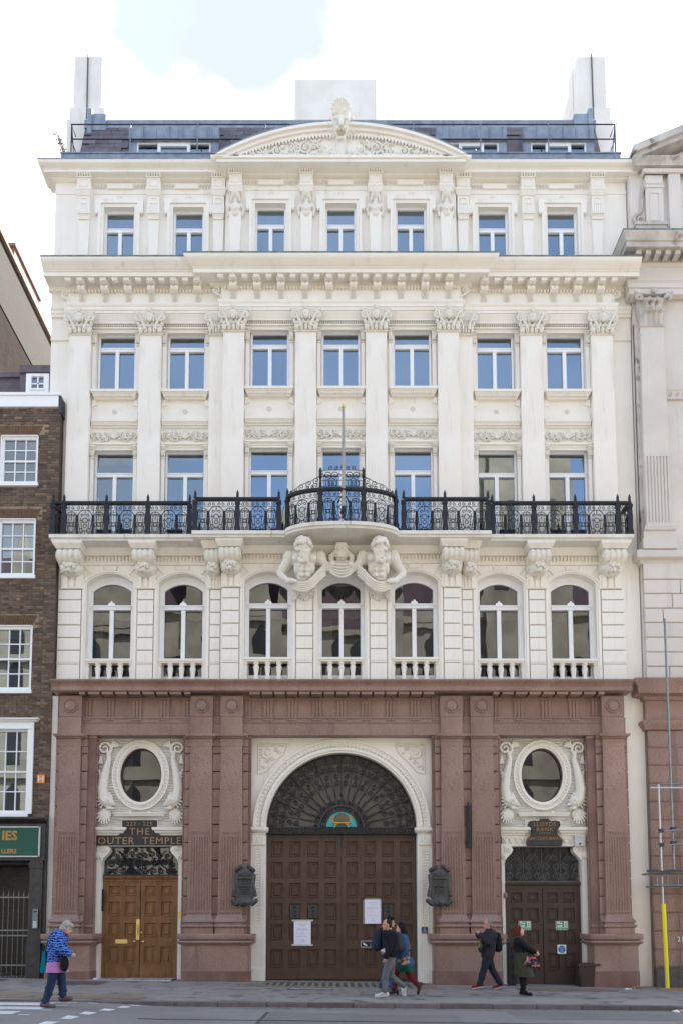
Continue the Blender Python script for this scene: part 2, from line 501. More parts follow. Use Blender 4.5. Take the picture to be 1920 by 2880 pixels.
M['pave'] = mat('worn_pavement', (0.235, 0.210, 0.186), 0.85, spec=0.25, var=(0.29, 0.26, 0.232), scale=0.8, speck=[((0.115, 0.108, 0.105), 2.2, 0.56, 0.70), ((0.20, 0.19, 0.185), 70, 0.60, 0.78)], bump=0.08, bscale=70)
M['pave_buff'] = mat('buff_paving', (0.26, 0.205, 0.145), 0.85, spec=0.2, var=(0.20, 0.165, 0.125), scale=1.5, objvar=0.12, speck=[((0.13, 0.11, 0.09), 3, 0.58, 0.72)])
M['kerb'] = mat('granite_kerb', (0.155, 0.125, 0.125), 0.8, spec=0.3, var=(0.10, 0.08, 0.08), scale=3, objvar=0.18, speck=[((0.25, 0.22, 0.22), 60, 0.58, 0.75)])
M['roadpaint'] = mat('road_paint', (0.72, 0.72, 0.70), 0.7, var=(0.55, 0.55, 0.54), scale=3, speck=[((0.25, 0.25, 0.25), 25, 0.62, 0.72)])
M['roadpaint_old'] = mat('worn_road_paint', (0.25, 0.245, 0.22), 0.8, speck=[((0.11, 0.11, 0.115), 8, 0.46, 0.60)])
M['mosaic'] = mat('pale_mosaic', (0.45, 0.46, 0.45), 0.6, var=(0.36, 0.37, 0.37), scale=5)
M['glassblock'] = mat('pavement_glass', (0.10, 0.125, 0.105), 0.35, spec=0.5, var=(0.07, 0.09, 0.08), scale=6)
M['ironcover'] = mat('iron_cover', (0.075, 0.06, 0.058), 0.6, var=(0.11, 0.09, 0.085), scale=6)
M['farbrick'] = None
M['railgrey'] = mat('worn_grey_iron', (0.085, 0.088, 0.088), 0.45, spec=0.5, var=(0.12, 0.125, 0.12), scale=10)
M['patch'] = mat('newer_asphalt', (0.158, 0.147, 0.139), 0.85, spec=0.3, var=(0.19, 0.177, 0.167), scale=0.9, speck=[((0.21, 0.205, 0.20), 80, 0.58, 0.75)])
M['tar'] = mat('tar_joint', (0.06, 0.058, 0.058), 0.7)
M['stain'] = mat('old_stains', (0.125, 0.115, 0.105), 0.8, var=(0.16, 0.148, 0.135), scale=2)
# ------------------------------------------------------------------ the office building: upper storeys
BX = 0.36
BLD = tag(empty('office_building', (BX, 0, 0)), 'white stucco building with red granite ground floor, iron balcony and curved carved pediment', 'building')
CO, SPLIT = -0.13, 3.52
WX = [-6.80, -4.675, -2.145, 0.0, 2.145, 4.675, 6.80]
def off(x): return CO if abs(x) < SPLIT else 0.0
def bp(mb, name, m, loc=None, parent=None, smooth=40):
    return mb.build(name, M[m], parent or BLD, loc, smooth)
def stuff(o):
    o['kind'] = 'stuff'; return o
YB = 0.50
def region(mb, xa, xb, yf, z0, z1, wins):
    """solid wall with rectangular openings (xc, hw, zb, zt)"""
    x = xa
    for xc, hw, zb, zt in wins:
        mb.box(x, xc - hw, yf, YB, z0, z1)
        if zb > z0: mb.box(xc - hw, xc + hw, yf, YB, z0, zb)
        if zt < z1: mb.box(xc - hw, xc + hw, yf, YB, zt, z1)
        x = xc + hw
    mb.box(x, xb, yf, YB, z0, z1)
def floor_wall(name, z0, z1, hw, zb, zt, y=0.0, end=8.79):
    mb = MB()
    region(mb, -end, -SPLIT, y, z0, z1, [(x, hw, zb, zt) for x in WX[:2]])
    region(mb, -SPLIT, SPLIT, y + CO, z0, z1, [(x, hw, zb, zt) for x in WX[2:5]])
    region(mb, SPLIT, end, y, z0, z1, [(x, hw, zb, zt) for x in WX[5:]])
    return bp(mb, name, 'stucco')
floor_wall('wall', 20.9, 24.72, 0.47, 21.0, 23.56)
floor_wall('wall', 16.60, 20.9, 0.60, 17.50, 19.50)
floor_wall('wall', 12.60, 16.60, 0.62, 12.75, 15.78)
# arched first floor
mb = MB()
A_HW, A_SP, A_CR = 0.68, 11.60, 11.88
def arch_region(xa, xb, yf, xs):
    x = xa
    for xc in xs:
        mb.box(x, xc - A_HW, yf, YB, 8.40, 12.60)
        lo = [(xc + p[0], p[1]) for p in seg_arc(A_HW, A_SP, A_CR, 12)]
        mb.strip(lo, [(p[0], 12.60) for p in lo], yf, YB)
        x = xc + A_HW
    mb.box(x, xb, yf, YB, 8.40, 12.60)
arch_region(-8.40, -SPLIT, -0.07, WX[:2]); arch_region(-SPLIT, SPLIT, -0.07 + CO, WX[2:5]); arch_region(SPLIT, 8.79, -0.07, WX[5:])
bp(mb, 'wall', 'stucco')
# body: sides, back, rooms
mb = MB()
mb.box(-8.79, -8.55, YB, 9.0, 17.0, 25.2).box(-8.35, -8.1, YB, 9.0, -0.3, 17.0).box(8.55, 8.79, YB, 9.0, -0.3, 25.2).box(-8.55, 8.55, 8.8, 9.0, -0.3, 25.2)
bp(mb, 'side_wall', 'stucco_grey')
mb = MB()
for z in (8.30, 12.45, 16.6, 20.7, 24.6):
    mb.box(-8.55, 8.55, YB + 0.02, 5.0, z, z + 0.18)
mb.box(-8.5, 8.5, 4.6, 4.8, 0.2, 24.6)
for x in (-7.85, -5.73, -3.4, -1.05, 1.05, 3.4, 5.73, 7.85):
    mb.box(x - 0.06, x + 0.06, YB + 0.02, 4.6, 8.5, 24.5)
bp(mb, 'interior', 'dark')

# ---- windows
def sash(kind, hw, zb, zt, ztr, fr=0.065, bot=0.07):
    """white casement: a fixed light over two tall lights; frame is the part, panes are sub-parts"""
    mb = MB()
    y0, y1 = 0.0, 0.09
    mb.box(-hw, -hw + fr, y0, y1, zb, zt).box(hw - fr, hw, y0, y1, zb, zt)
    mb.box(-hw + fr, hw - fr, y0, y1, zt - fr, zt).box(-hw + fr, hw - fr, y0, y1, zb, zb + bot)
    mb.box(-hw + fr, hw - fr, y0 - 0.02, y1, ztr, ztr + 0.10)
    mb.box(-hw + fr, hw - fr, y0 - 0.035, y1, ztr + 0.085, ztr + 0.115)
    mb.box(-0.055, 0.055, y0 - 0.015, y1, zb + bot, ztr)
    me = mb.mesh('window'); me.materials.append(M['white'])
    panes = []
    for a, b, c, d in ((-hw + fr, hw - fr, ztr + 0.1, zt - fr), (-hw + fr, -0.055, zb + bot, ztr), (0.055, hw - fr, zb + bot, ztr)):
        p = MB().add([(a, 0.05, c), (b, 0.05, c), (b, 0.05, d), (a, 0.05, d)], [(0, 1, 2, 3)]).mesh('pane', 0)
        p.materials.append(M['glass']); panes.append(p)
    return me, panes
def place_window(me, panes, x, y, blind=None):
    w = put('window', me, BLD, (x, y, 0))
    for p in panes:
        tilt(put('pane', p, w), sum((v.co for v in p.vertices), Vector()) / len(p.vertices), 0.006 * rnd.uniform(-1, 1), 0.008 * rnd.uniform(-1, 1))
    if blind:
        hw, z0, z1 = blind
        MB().box(-hw, hw, 0.16, 0.165, z0, z1).build('blind', M['blind'], w)
    return w
W_at = sash('attic', 0.475, 21.3, 23.56, 22.86)
W_3 = sash('third', 0.585, 17.52, 19.50, 18.96)
W_2 = sash('second', 0.605, 12.78, 15.78, 14.98, bot=0.34)
for i, x in enumerate(WX):
    place_window(*W_at, x, off(x) + 0.12, (0.40, 23.0, 23.5))
    place_window(*W_3, x, off(x) + 0.12, (0.52, 19.25, 19.45) if i % 3 == 1 else None)
    place_window(*W_2, x, off(x) + 0.12, (0.54, 15.45, 15.7) if i in (0, 5) else None)
# arched windows
def arched_window():
    y0, y1 = 0.0, 0.10
    mb = MB()
    ho, hi = 0.72, 0.565
    inner = [(-hi, 8.75)] + seg_arc(hi, 11.44, 11.66, 12) + [(hi, 8.75)]
    outer = [(-ho, 8.75)] + seg_arc(ho, 11.66, 11.93, 12) + [(ho, 8.75)]
    mb.strip(inner, outer, y0, y1)
    mb.box(-hi, hi, y0 - 0.05, y1, 10.86, 10.99)
    mb.box(-hi - 0.05, hi + 0.05, y0 - 0.075, y0 - 0.05, 10.955, 10.99)
    mb.box(-0.06, 0.06, y0 - 0.02, y1, 9.35, 10.86)
    mb.box(-hi, hi, y0, y1, 9.28, 9.40).box(-hi, hi, y0, y1, 8.75, 8.85)
    mb.prism([(-0.11, 10.99), (0.11, 10.99), (0.09, 11.05), (0.05, 11.07), (0.0, 11.13), (-0.05, 11.07), (-0.09, 11.05)], y0 - 0.06, y0)
    for k in range(22):
        x = -0.53 + k * 0.05
        mb.box(x, x + 0.025, y0 - 0.06, y0 - 0.05, 10.905, 10.945)
    me = mb.mesh('window'); me.materials.append(M['white'])
    panes = []
    top = seg_arc(hi, 11.44, 11.66, 12)
    poly = [(-hi, 10.99), (hi, 10.99)] + list(reversed(top))
    panes.append(MB().add([(x, 0.05, z) for x, z in poly], [tuple(range(len(poly)))]).mesh('pane', 0))
    for a, b in ((-hi, -0.06), (0.06, hi)):
        panes.append(MB().add([(a, 0.05, 9.4), (b, 0.05, 9.4), (b, 0.05, 10.86), (a, 0.05, 10.86)], [(0, 1, 2, 3)]).mesh('pane', 0))
    panes.append(MB().add([(-hi, 0.05, 8.85), (hi, 0.05, 8.85), (hi, 0.05, 9.28), (-hi, 0.05, 9.28)], [(0, 1, 2, 3)]).mesh('pane', 0))
    for p in panes: p.materials.append(M['glass_old'])
    return me, panes
W_1 = arched_window()
for i, x in enumerate(WX):
    w = put('window', W_1[0], BLD, (x, off(x) + 0.14, 0))
    for p in W_1[1]:
        tilt(put('pane', p, w), sum((v.co for v in p.vertices), Vector()) / len(p.vertices), 0.012 * rnd.uniform(-1, 1), 0.012 * rnd.uniform(-1, 1))
    # a gathered pelmet behind each tall light
    for s in (-1, 1):
        q = MB(); n = 14; lo = []; hi = []
        for k in range(n + 1):
            xx = s * 0.31 - 0.25 + 0.5 * k / n
            lo.append((xx, 10.66 - 0.05 * math.sin(PI * k / n) + 0.012 * math.sin(k * 2.3 + i))); hi.append((xx, 10.86))
        q.strip(lo, hi, 0.17, 0.19)
        q.build('pelmet', M['blind'], w)
    if i in (0, 1, 3):
        MB().box(-0.55, -0.55 + 0.2 + 0.1 * (i % 2), 0.3, 0.32, 9.4, 10.8).build('curtain', M['blind'], w)

# ---- first floor: surrounds, blocks, voussoirs, balustrades
mb = MB()
def path(hw, sp, cr): return [(-hw, 8.45)] + seg_arc(hw, sp, cr, 14) + [(hw, 8.45)]
mb.strip(path(0.68, 11.60, 11.88), path(0.735, 11.62, 11.915), -0.115, -0.05)
mb.strip(path(0.735, 11.62, 11.915), path(0.80, 11.645, 11.965), -0.15, -0.05)
mb.strip(path(0.80, 11.645, 11.965), path(0.825, 11.655, 11.985), -0.10, -0.05)
sur1 = mb.mesh('window_surround'); sur1.materials.append(M['stucco'])
vous = []
oz = lambda x: 11.985 - (0.33 * (x / 0.825) ** 2)
for a, b, c, d in ((-0.21, 0.21, -0.165, 0.165), (-0.80, -0.235, -0.55, -0.19), (0.235, 0.80, 0.19, 0.55)):
    xs = [c + (d - c) * k / 4 for k in range(5)]
    poly = [(x, oz(x) + 0.012) for x in xs] + [(b, 12.12), (a, 12.12)]
    q = MB().prism(poly, -0.10, -0.06).mesh('voussoir'); q.materials.append(M['stucco']); vous.append(q)
mb = MB()
prof_bal = [(0.075, 0), (0.075, 0.13), (0.062, 0.14), (0.062, 0.17), (0.055, 0.18), (0.085, 0.40), (0.088, 0.44), (0.06, 0.46), (0.06, 0.49), (0.085, 0.51), (0.085, 0.58)]
mb.lathe(prof_bal, (0, 0, 8.62), 8, ang=PI / 8)
bal = mb.mesh('baluster', 50); bal.materials.append(M['stucco'])
for i, x in enumerate(WX):
    o = off(x)
    put('window_surround', sur1, BLD, (x, o, 0))
    for q in vous: put('voussoir', q, BLD, (x, o, 0))
    mb = MB().box(-0.675, 0.675, -0.10, 0.13, 9.19, 9.30).box(-0.675, 0.675, -0.13, -0.10, 9.24, 9.30).box(-0.675, 0.675, -0.10, 0.12, 8.45, 8.62)
    bl = bp(mb, 'balustrade', 'stucco', (x, o, 0))
    for k in (-0.66, -0.33, 0.0, 0.33, 0.66):
        put('baluster', bal, bl, (k, -0.01, 0))
    bp(MB().box(-0.675, 0.675, 0.135, 0.30, 8.45, 8.78), 'window_sill', 'stucco_grey', (x, o, 0))
courses = [(8.45, 9.13), (9.195, 9.535), (9.565, 9.915), (9.945, 10.295), (10.325, 10.675), (10.705, 11.055), (11.085, 11.37)]
blk = {}
def stone(name, w, z0, z1, x, y, d, m):
    key = (round(w, 3), round(z1 - z0, 3), d, m)
    if key not in blk:
        h = z1 - z0; e = 0.008
        q = MB()
        q.add([(-w / 2, 0, 0), (w / 2, 0, 0), (w / 2, 0, h), (-w / 2, 0, h), (-w / 2, -d + e, 0), (w / 2, -d + e, 0), (w / 2, -d + e, h), (-w / 2, -d + e, h),
               (-w / 2 + e, -d, e), (w / 2 - e, -d, e), (w / 2 - e, -d, h - e), (-w / 2 + e, -d, h - e)],
              [(0, 1, 5, 4), (1, 2, 6, 5), (2, 3, 7, 6), (3, 0, 4, 7), (4, 5, 9, 8), (5, 6, 10, 9), (6, 7, 11, 10), (7, 4, 8, 11), (8, 9, 10, 11)])
        me = q.mesh(name, 20); me.materials.append(M[m]); blk[key] = me
    return put(name, blk[key], BLD, (x, y, z0))
PIERS1 = [(-8.30, -7.635), (-5.965, -5.51), (-3.84, -3.545), (-3.465, -2.98), (-1.31, -0.835)]
for a, b in PIERS1:
    for s in (-1, 1):
        xc = s * (a + b) / 2
        for z0, z1 in courses:
            stone('stone_block', b - a, z0, z1, xc, off(xc) - 0.06, 0.09, 'stucco')
        bp(MB().box(-(b - a) / 2 - 0.004, (b - a) / 2 + 0.004, off(xc) - 0.165, off(xc) - 0.06, 9.14, 9.18), 'string_course', 'stucco', (xc, 0, 0))
# dentil band and bed moulding under the balcony
def steps(x_end, y, xs=SPLIT, co=CO, xe2=None):
    return [(-x_end, y), (-xs, y), (-xs, y + co), (xs, y + co), (xs, y), (x_end, y)]
bp(MB().sweep([(0, 12.14), (0.03, 12.15), (0.03, 12.20), (0.05, 12.22), (0.05, 12.25), (0, 12.25)], steps(8.33, -0.07)), 'string_course', 'stucco')
bp(MB().sweep([(0, 12.40), (0.09, 12.41), (0.10, 12.44), (0.16, 12.50), (0.20, 12.58), (0.20, 12.61), (0, 12.61)], steps(8.33, -0.07)), 'bed_moulding', 'stucco')
mb = MB()
x = -7.5
while x < 7.5:
    if not (3.45 < abs(x) < 3.6):
        o = off(x) - 0.07
        mb.box(x, x + 0.05, o - 0.055, o, 12.25, 12.39)
    x += 0.105
stuff(bp(mb, 'dentil_course', 'stucco'))

# ---- scrolled brackets
def bracket_mesh(hw):
    mb = MB()
    mb.box(-hw - 0.10, hw + 0.10, -0.64, 0.0, 12.52, 12.605)
    mb.tbox(0, hw + 0.02, hw + 0.10, 0.0, 0.55, 0.64, 12.40, 12.52)
    pr = [(0.0, 12.40), (-0.50, 12.40), (-0.555, 12.36), (-0.58, 12.28), (-0.575, 12.19), (-0.53, 12.10), (-0.44, 12.03), (-0.32, 11.99), (-0.2, 11.97), (0.0, 11.95)]
    n = 4 if hw > 0.25 else 3
    w = 2 * hw / n
    for k in range(n):
        a = -hw + k * w
        for f0, f1, sc_ in ((0.0, 0.14, 0.955), (0.14, 0.3, 0.985), (0.3, 0.7, 1.0), (0.7, 0.86, 0.985), (0.86, 1.0, 0.955)):
            mb.prismx([(y * sc_, 12.2 + (z - 12.2) * (sc_ if y < -0.01 else 1)) for y, z in pr], a + f0 * w, a + f1 * w)
    # side volutes
    for s in (-1, 1):
        pts = []
        for i in range(22):
            f = i / 21; r_ = 0.17 * (1 - 0.85 * f); an = PI / 2 + 2 * PI * 1.5 * f
            pts.append((s * (hw + 0.01), -0.38 + r_ * math.cos(an), 12.21 + r_ * math.sin(an)))
        mb.tube(pts, 0.022, 4)
    # bowl of fruit and flowers
    mb.ell((0, -0.12, 11.97), (hw + 0.03, 0.36, 0.26), 12, 6)
    r2 = random.Random(3)
    for k in range(26):
        a = r2.uniform(-1, 1); t = r2.uniform(0, 1)
        xx = a * (hw - 0.01) * (1 - 0.5 * t); zz = 11.99 - 0.22 * t
        yy = -0.12 - 0.36 * math.sqrt(max(0.02, 1 - (xx / (hw + 0.03)) ** 2 - ((zz - 11.97) / 0.26) ** 2))
        rr = r2.uniform(0.032, 0.062)
        mb.ell((xx, yy, zz), (rr, rr, rr), 6, 4)
    mb.tube([(xx, -0.12 - 0.33 * math.sqrt(max(0, 1 - (xx / (hw + 0.03)) ** 2)), 11.80 - 0.02) for xx in [(-hw + 0.05) + (2 * hw - 0.1) * i / 10 for i in range(11)]], 0.02, 4)
    mb.ell((0, -0.10, 11.70), (0.10, 0.10, 0.05), 8, 4)
    return mb
def bracket_foot(hw):
    mb = MB()
    mb.box(-hw, hw, -0.10, 0.0, 11.42, 11.82)
    n = 3
    for k in range(n):
        a = -hw + 0.05 + k * (2 * hw - 0.1) / n
        w = (2 * hw - 0.1) / n
        mb.prism([(a + 0.03, 11.40), (a + w - 0.03, 11.40), (a + w - 0.03, 11.84), (a + 0.03, 11.84)], -0.135, -0.10)
    mb.box(-hw - 0.01, hw + 0.01, -0.12, 0.0, 11.39, 11.42)
    return mb
for hw, xs in ((0.325, (7.90,)), (0.295, (5.74, 3.215)), (0.20, (3.74,))):
    me = bracket_mesh(hw).mesh('bracket', 50); me.materials.append(M['carve'])
    mf = bracket_foot(hw).mesh('fluted_strip'); mf.materials.append(M['stucco'])
    for x in xs:
        for s in (-1, 1):
            o = put('bracket', me, BLD, (s * x, off(x) - 0.07, 0))
            put('fluted_strip', mf, o)

# ---- balcony slab and railing
SY, CY = -0.72, -0.93
def bow(x):
    t = min(1.0, abs(x) / 1.62)
    return CY - 0.52 * (1 - t ** 2.4) ** 0.55
front = [(-8.42, SY), (-4.27, SY), (-4.27, CY), (-1.62, CY)]
bx = [-1.60, -1.55, -1.45, -1.3, -1.1, -0.85, -0.6, -0.3, 0.0, 0.3, 0.6, 0.85, 1.1, 1.3, 1.45, 1.55, 1.60]
front += [(x, bow(x)) for x in bx] + [(1.62, CY), (4.27, CY), (4.27, SY), (8.42, SY)]
mb = MB()
n = len(front)
pl = front + [(8.42, -0.02), (-8.42, -0.02)]
for z0, z1, ins in ((12.60, 12.67, 0.05), (12.67, 12.77, 0.0)):
    q = [(x * (1 if abs(x) < 4.3 else (8.42 - ins) / 8.42), y + (ins if y < -0.1 else 0)) for x, y in pl]
    m_ = len(q)
    mb.add([(x, y, z0) for x, y in q] + [(x, y, z1) for x, y in q],
           [tuple(range(m_ - 1, -1, -1)), tuple(range(m_, 2 * m_))] + [(i, (i + 1) % m_, (i + 1) % m_ + m_, i + m_) for i in range(m_)])
bp(mb, 'balcony_slab', 'slabstone')
def rail_pt(s_path):
    """arc-length sampler over a plan polyline"""
    P = [Vector(p) for p in s_path]
    acc = [0]
    for i in range(1, len(P)): acc.append(acc[-1] + (P[i] - P[i - 1]).length)
    def f(s):
        s = max(0, min(acc[-1], s))
        for i in range(1, len(P)):
            if s <= acc[i] + 1e-9:
                t = (s - acc[i - 1]) / max(1e-9, acc[i] - acc[i - 1])
                return P[i - 1].lerp(P[i], t)
        return P[-1]
    return f, acc[-1]
inset = 0.085
runs = []     # (plan path, post positions along it)
L_side = [(-8.345, SY + inset), (-4.36, SY + inset)]
bowpts = [(x * 0.965, bow(x) + inset) for x in bx]
runs.append(([(-8.345, -0.12), (-8.345, SY + inset)], [0.0, 0.515], 1))
runs.append((L_side, [0.0, 0.315, 1.545, 2.745, 3.955], 4))
runs.append(([(-4.195, CY + inset), (-1.775, CY + inset)], [0.0, 1.215, 2.40], 2))
fb, Lb = rail_pt(bowpts)
pb = [0.0]
for tgt in (-0.6, 0.6):
    s = 0
    while fb(s).x < tgt: s += 0.005
    pb.append(s)
pb.append(Lb)
runs.append((bowpts, pb, 3))
runs.append(([(1.775, CY + inset), (4.195, CY + inset)], [0.0, 1.185, 2.42], 2))
runs.append(([(4.36, SY + inset), (8.345, SY + inset)], [0.0, 1.21, 2.41, 3.64, 3.985], 4))
runs.append(([(8.345, SY + inset), (8.345, -0.12)], [0.0, 0.515], 1))
ZB, ZT = 12.775, 13.70
pm = MB()
pm.box(-0.085, 0.085, -0.05, 0.05, ZB, ZB + 0.14).box(-0.07, 0.07, -0.045, 0.045, ZB + 0.14, ZB + 0.19)
pm.add([(-0.065, -0.035, ZB + 0.19), (0.065, -0.035, ZB + 0.19), (0.065, 0.035, ZB + 0.19), (-0.065, 0.035, ZB + 0.19),
        (-0.075, -0.035, ZB + 0.55), (0.075, -0.035, ZB + 0.55), (0.075, 0.035, ZB + 0.55), (-0.075, 0.035, ZB + 0.55),
        (-0.055, -0.035, ZT - 0.10), (0.055, -0.035, ZT - 0.10), (0.055, 0.035, ZT - 0.10), (-0.055, 0.035, ZT - 0.10)],
       [(0, 1, 5, 4), (1, 2, 6, 5), (2, 3, 7, 6), (3, 0, 4, 7), (4, 5, 9, 8), (5, 6, 10, 9), (6, 7, 11, 10), (7, 4, 8, 11)])
pm.box(-0.075, 0.075, -0.05, 0.05, ZT - 0.10, ZT)
pm.lathe([(0.05, 0), (0.05, 0.02), (0.03, 0.04), (0.045, 0.06), (0.03, 0.09), (0.04, 0.11), (0.042, 0.14), (0.02, 0.20), (0.004, 0.25)], (0, 0, ZT + 0.08), 7)
POST = pm.mesh('post', 30); POST.materials.append(M['iron'])
def sp2(cx, cz, r, turns, d, a0):
    N = int(9 * turns) + 2
    return [(cx + r * (1 - 0.85 * i / N) * math.cos(a0 + d * 2 * PI * turns * i / N), cz + r * (1 - 0.85 * i / N) * math.sin(a0 + d * 2 * PI * turns * i / N)) for i in range(N + 1)]
def panel_lines(W):
    """ironwork between two posts, unrolled: list of (polyline, radius)"""
    out = []
    k = W / 1.08
    T = 0.0115
    def unit(c, w, wide):
        h = w / 2
        zc = 13.35 if not wide else 13.33
        out.append((arc(c, zc, h, PI, 0, 10), T))
        out.append(([(c - h, zc), (c - h * 0.93, 13.15), (c - h * 0.72, 12.92)], T)); out.append(([(c + h, zc), (c + h * 0.93, 13.15), (c + h * 0.72, 12.92)], T))
        out.append(([(c - h * 0.60, 13.30), (c - h * 0.42, 12.90)], T * 0.8)); out.append(([(c + h * 0.60, 13.30), (c + h * 0.42, 12.90)], T * 0.8))
        if wide:
            out.append((arc(c, 13.22, 0.075, 0, 2 * PI, 12), T)); out.append((arc(c, 13.06, 0.05, 0, 2 * PI, 10), T))
            for z in (13.23, 12.98):
                out.append(([(c - h * 0.8, z), (c - 0.075, z)], T)); out.append(([(c + h * 0.8, z), (c + 0.075, z)], T))
            out.append(([(c - 0.05, 12.95), (c - 0.06, 12.86)], T)); out.append(([(c + 0.05, 12.95), (c + 0.06, 12.86)], T))
            out.append(([(c, zc + h), (c, zc + 0.05)], T))
            out.append((sp2(c - 0.085, 13.37, 0.055, 1.0, 1, 0), T)); out.append((sp2(c + 0.085, 13.37, 0.055, 1.0, -1, PI), T))
            out.append((arc(c, 12.80, 0.11, PI, 0, 8), T)); out.append(([(c, 12.80), (c, 12.91)], T * 0.8))
            out.append((sp2(c - 0.17, 12.865, 0.06, 1.3, 1, -PI / 2), T)); out.append((sp2(c + 0.17, 12.865, 0.06, 1.3, -1, -PI / 2), T))
        else:
            out.append((arc(c, 13.10, 0.048, 0, 2 * PI, 10), T))
            for z in (13.155, 13.045):
                out.append(([(c - h * 0.85, z), (c + h * 0.85, z)], T * 0.9))
            out.append((sp2(c - 0.062, 13.37, 0.052, 1.2, 1, 0), T)); out.append((sp2(c + 0.062, 13.37, 0.052, 1.2, -1, PI), T))
            out.append(([(c, zc + h), (c, 13.22)], T * 0.8))
            out.append((sp2(c - 0.065, 12.865, 0.06, 1.4, 1, -PI / 2), T)); out.append((sp2(c + 0.065, 12.865, 0.06, 1.4, -1, -PI / 2), T))
    if W < 0.45:
        unit(W / 2, 0.24 * min(1, W / 0.3), False)
    else:
        unit(0.155 * k, 0.26 * k, False); unit(0.54 * k, 0.40 * k, True); unit(0.925 * k, 0.26 * k, False)
        for c in (0.315 * k, 0.765 * k):
            out.append(([(c, 12.78), (c, 12.84), (c, 12.85), (c, 13.05), (c, 13.18), (c, 13.30), (c, 13.40)], [0.045, 0.045, 0.034, 0.040, 0.022, 0.030, 0.018]))
    m_ = max(2, int(W / 0.135))
    for i in range(m_):
        c = W * (i + 0.5) / m_
        out.append((sp2(c, 13.60, 0.055, 1.2, 1 if i % 2 else -1, PI / 2 if i % 2 else PI / 2), T * 0.9))
    out.append(([(0, 13.53), (W * 0.5, 13.53), (W, 13.53)], T * 0.7))
    return out
hr = MB()
for pth, posts, npan in runs:
    rp = [tuple(p) for p in pth]
    hr.sweep([(-0.055, ZT), (0.055, ZT), (0.07, ZT + 0.03), (0.06, ZT + 0.075), (-0.06, ZT + 0.075), (-0.07, ZT + 0.03)], rp)
    hr.sweep([(-0.02, ZB), (0.02, ZB), (0.02, ZB + 0.03), (-0.02, ZB + 0.03)], rp)
RAIL = bp(hr, 'balcony_railing', 'iron')
for pth, posts, npan in runs:
    f, Ln = rail_pt(pth)
    curved = len(pth) > 4
    for s in posts:
        p = f(s); a = f(max(0, s - 0.03)); b = f(min(Ln, s + 0.03))
        if curved or pth[0][0] != pth[-1][0]:
            put('post', POST, RAIL, (p.x, p.y, 0), (0, 0, math.atan2(b.y - a.y, b.x - a.x)))
    for a, b in zip(posts[:-1], posts[1:]):
        s0, s1 = a + 0.06, b - 0.06
        if s1 - s0 < 0.15: continue
        mb = MB()
        for line, r_ in panel_lines(s1 - s0):
            pts = []
            for u, z in line:
                p = f(s0 + u); pts.append((p.x, p.y, z))
            mb.tube(pts, r_, 4)
        mb.build('scrollwork_panel', M['iron'], RAIL)
# raised cresting over the bow, with the date
mb = MB()
fbz = lambda s, z: (fb(s).x, fb(s).y, z)
s1, s2 = pb[1], pb[2]
mid = (s1 + s2) / 2
for s in (s1, s2):
    p = fb(s)
    mb.tube([(p.x, p.y, 13.75), (p.x, p.y, 14.15)], 0.03, 6)
    mb.lathe([(0.05, 0), (0.055, 0.03), (0.03, 0.06), (0.05, 0.09), (0.035, 0.14), (0.05, 0.17), (0.035, 0.24), (0.005, 0.30)], (p.x, p.y, 14.10), 7)
for z in (13.83, 14.0, 14.30):
    mb.tube([fbz(s1 + (s2 - s1) * i / 8, z) for i in range(9)], 0.010, 4)
for c, d in ((0.20, 1), (0.42, -1), (0.80, 1), (1.02, -1)):
    mb.tube([fbz(s1 + u, z) for u, z in sp2(c, 14.15, 0.13, 1.5, d, -PI / 2)], 0.012, 4)
for c in (0.08, 0.55, 0.68, 1.14):
    mb.tube([fbz(s1 + u, z) for u, z in sp2(c, 14.15, 0.06, 1.3, 1, PI / 2)], 0.010, 4)
for c, r_ in ((0.30, 0.07), (0.46, 0.06), (0.61, 0.08), (0.76, 0.06), (0.92, 0.07)):
    mb.tube([fbz(s1 + u, z) for u, z in sp2(c, 14.37, r_, 1.2, 1 if c > 0.6 else -1, -PI / 2)], 0.011, 4)
mb.tube([fbz(mid, 14.3), fbz(mid, 14.52)], [0.014, 0.004], 4)
for sgn, s_e in ((-1, s1), (1, s2)):
    for du, zc, r_ in ((0.12, 14.02, 0.10), (0.14, 13.88, 0.09), (0.33, 13.95, 0.10), (0.36, 13.84, 0.06), (0.55, 13.89, 0.09), (0.72, 13.84, 0.06), (0.90, 13.83, 0.06), (0.22, 13.85, 0.05)):
        mb.tube([fbz(s_e + sgn * (du + u), z) for u, z in sp2(0, zc, r_, 1.3, -sgn, -PI / 2)], 0.011, 4)
    mb.tube([fbz(s_e + sgn * u, 14.12 - 0.30 * (u / 1.0) ** 0.9 + 0.02 * math.sin(u * 14)) for u in [0.04 + 0.1 * i for i in range(10)]], 0.009, 4)
mb.build('cresting', M['iron'], RAIL)
for c in (0.30, 0.92):
    p = fb(s1 + c)
    lettering('date_numerals', '1883', 0.19, M['iron'], RAIL, (p.x, p.y, 13.845), depth=0.015, spacing=1.05)
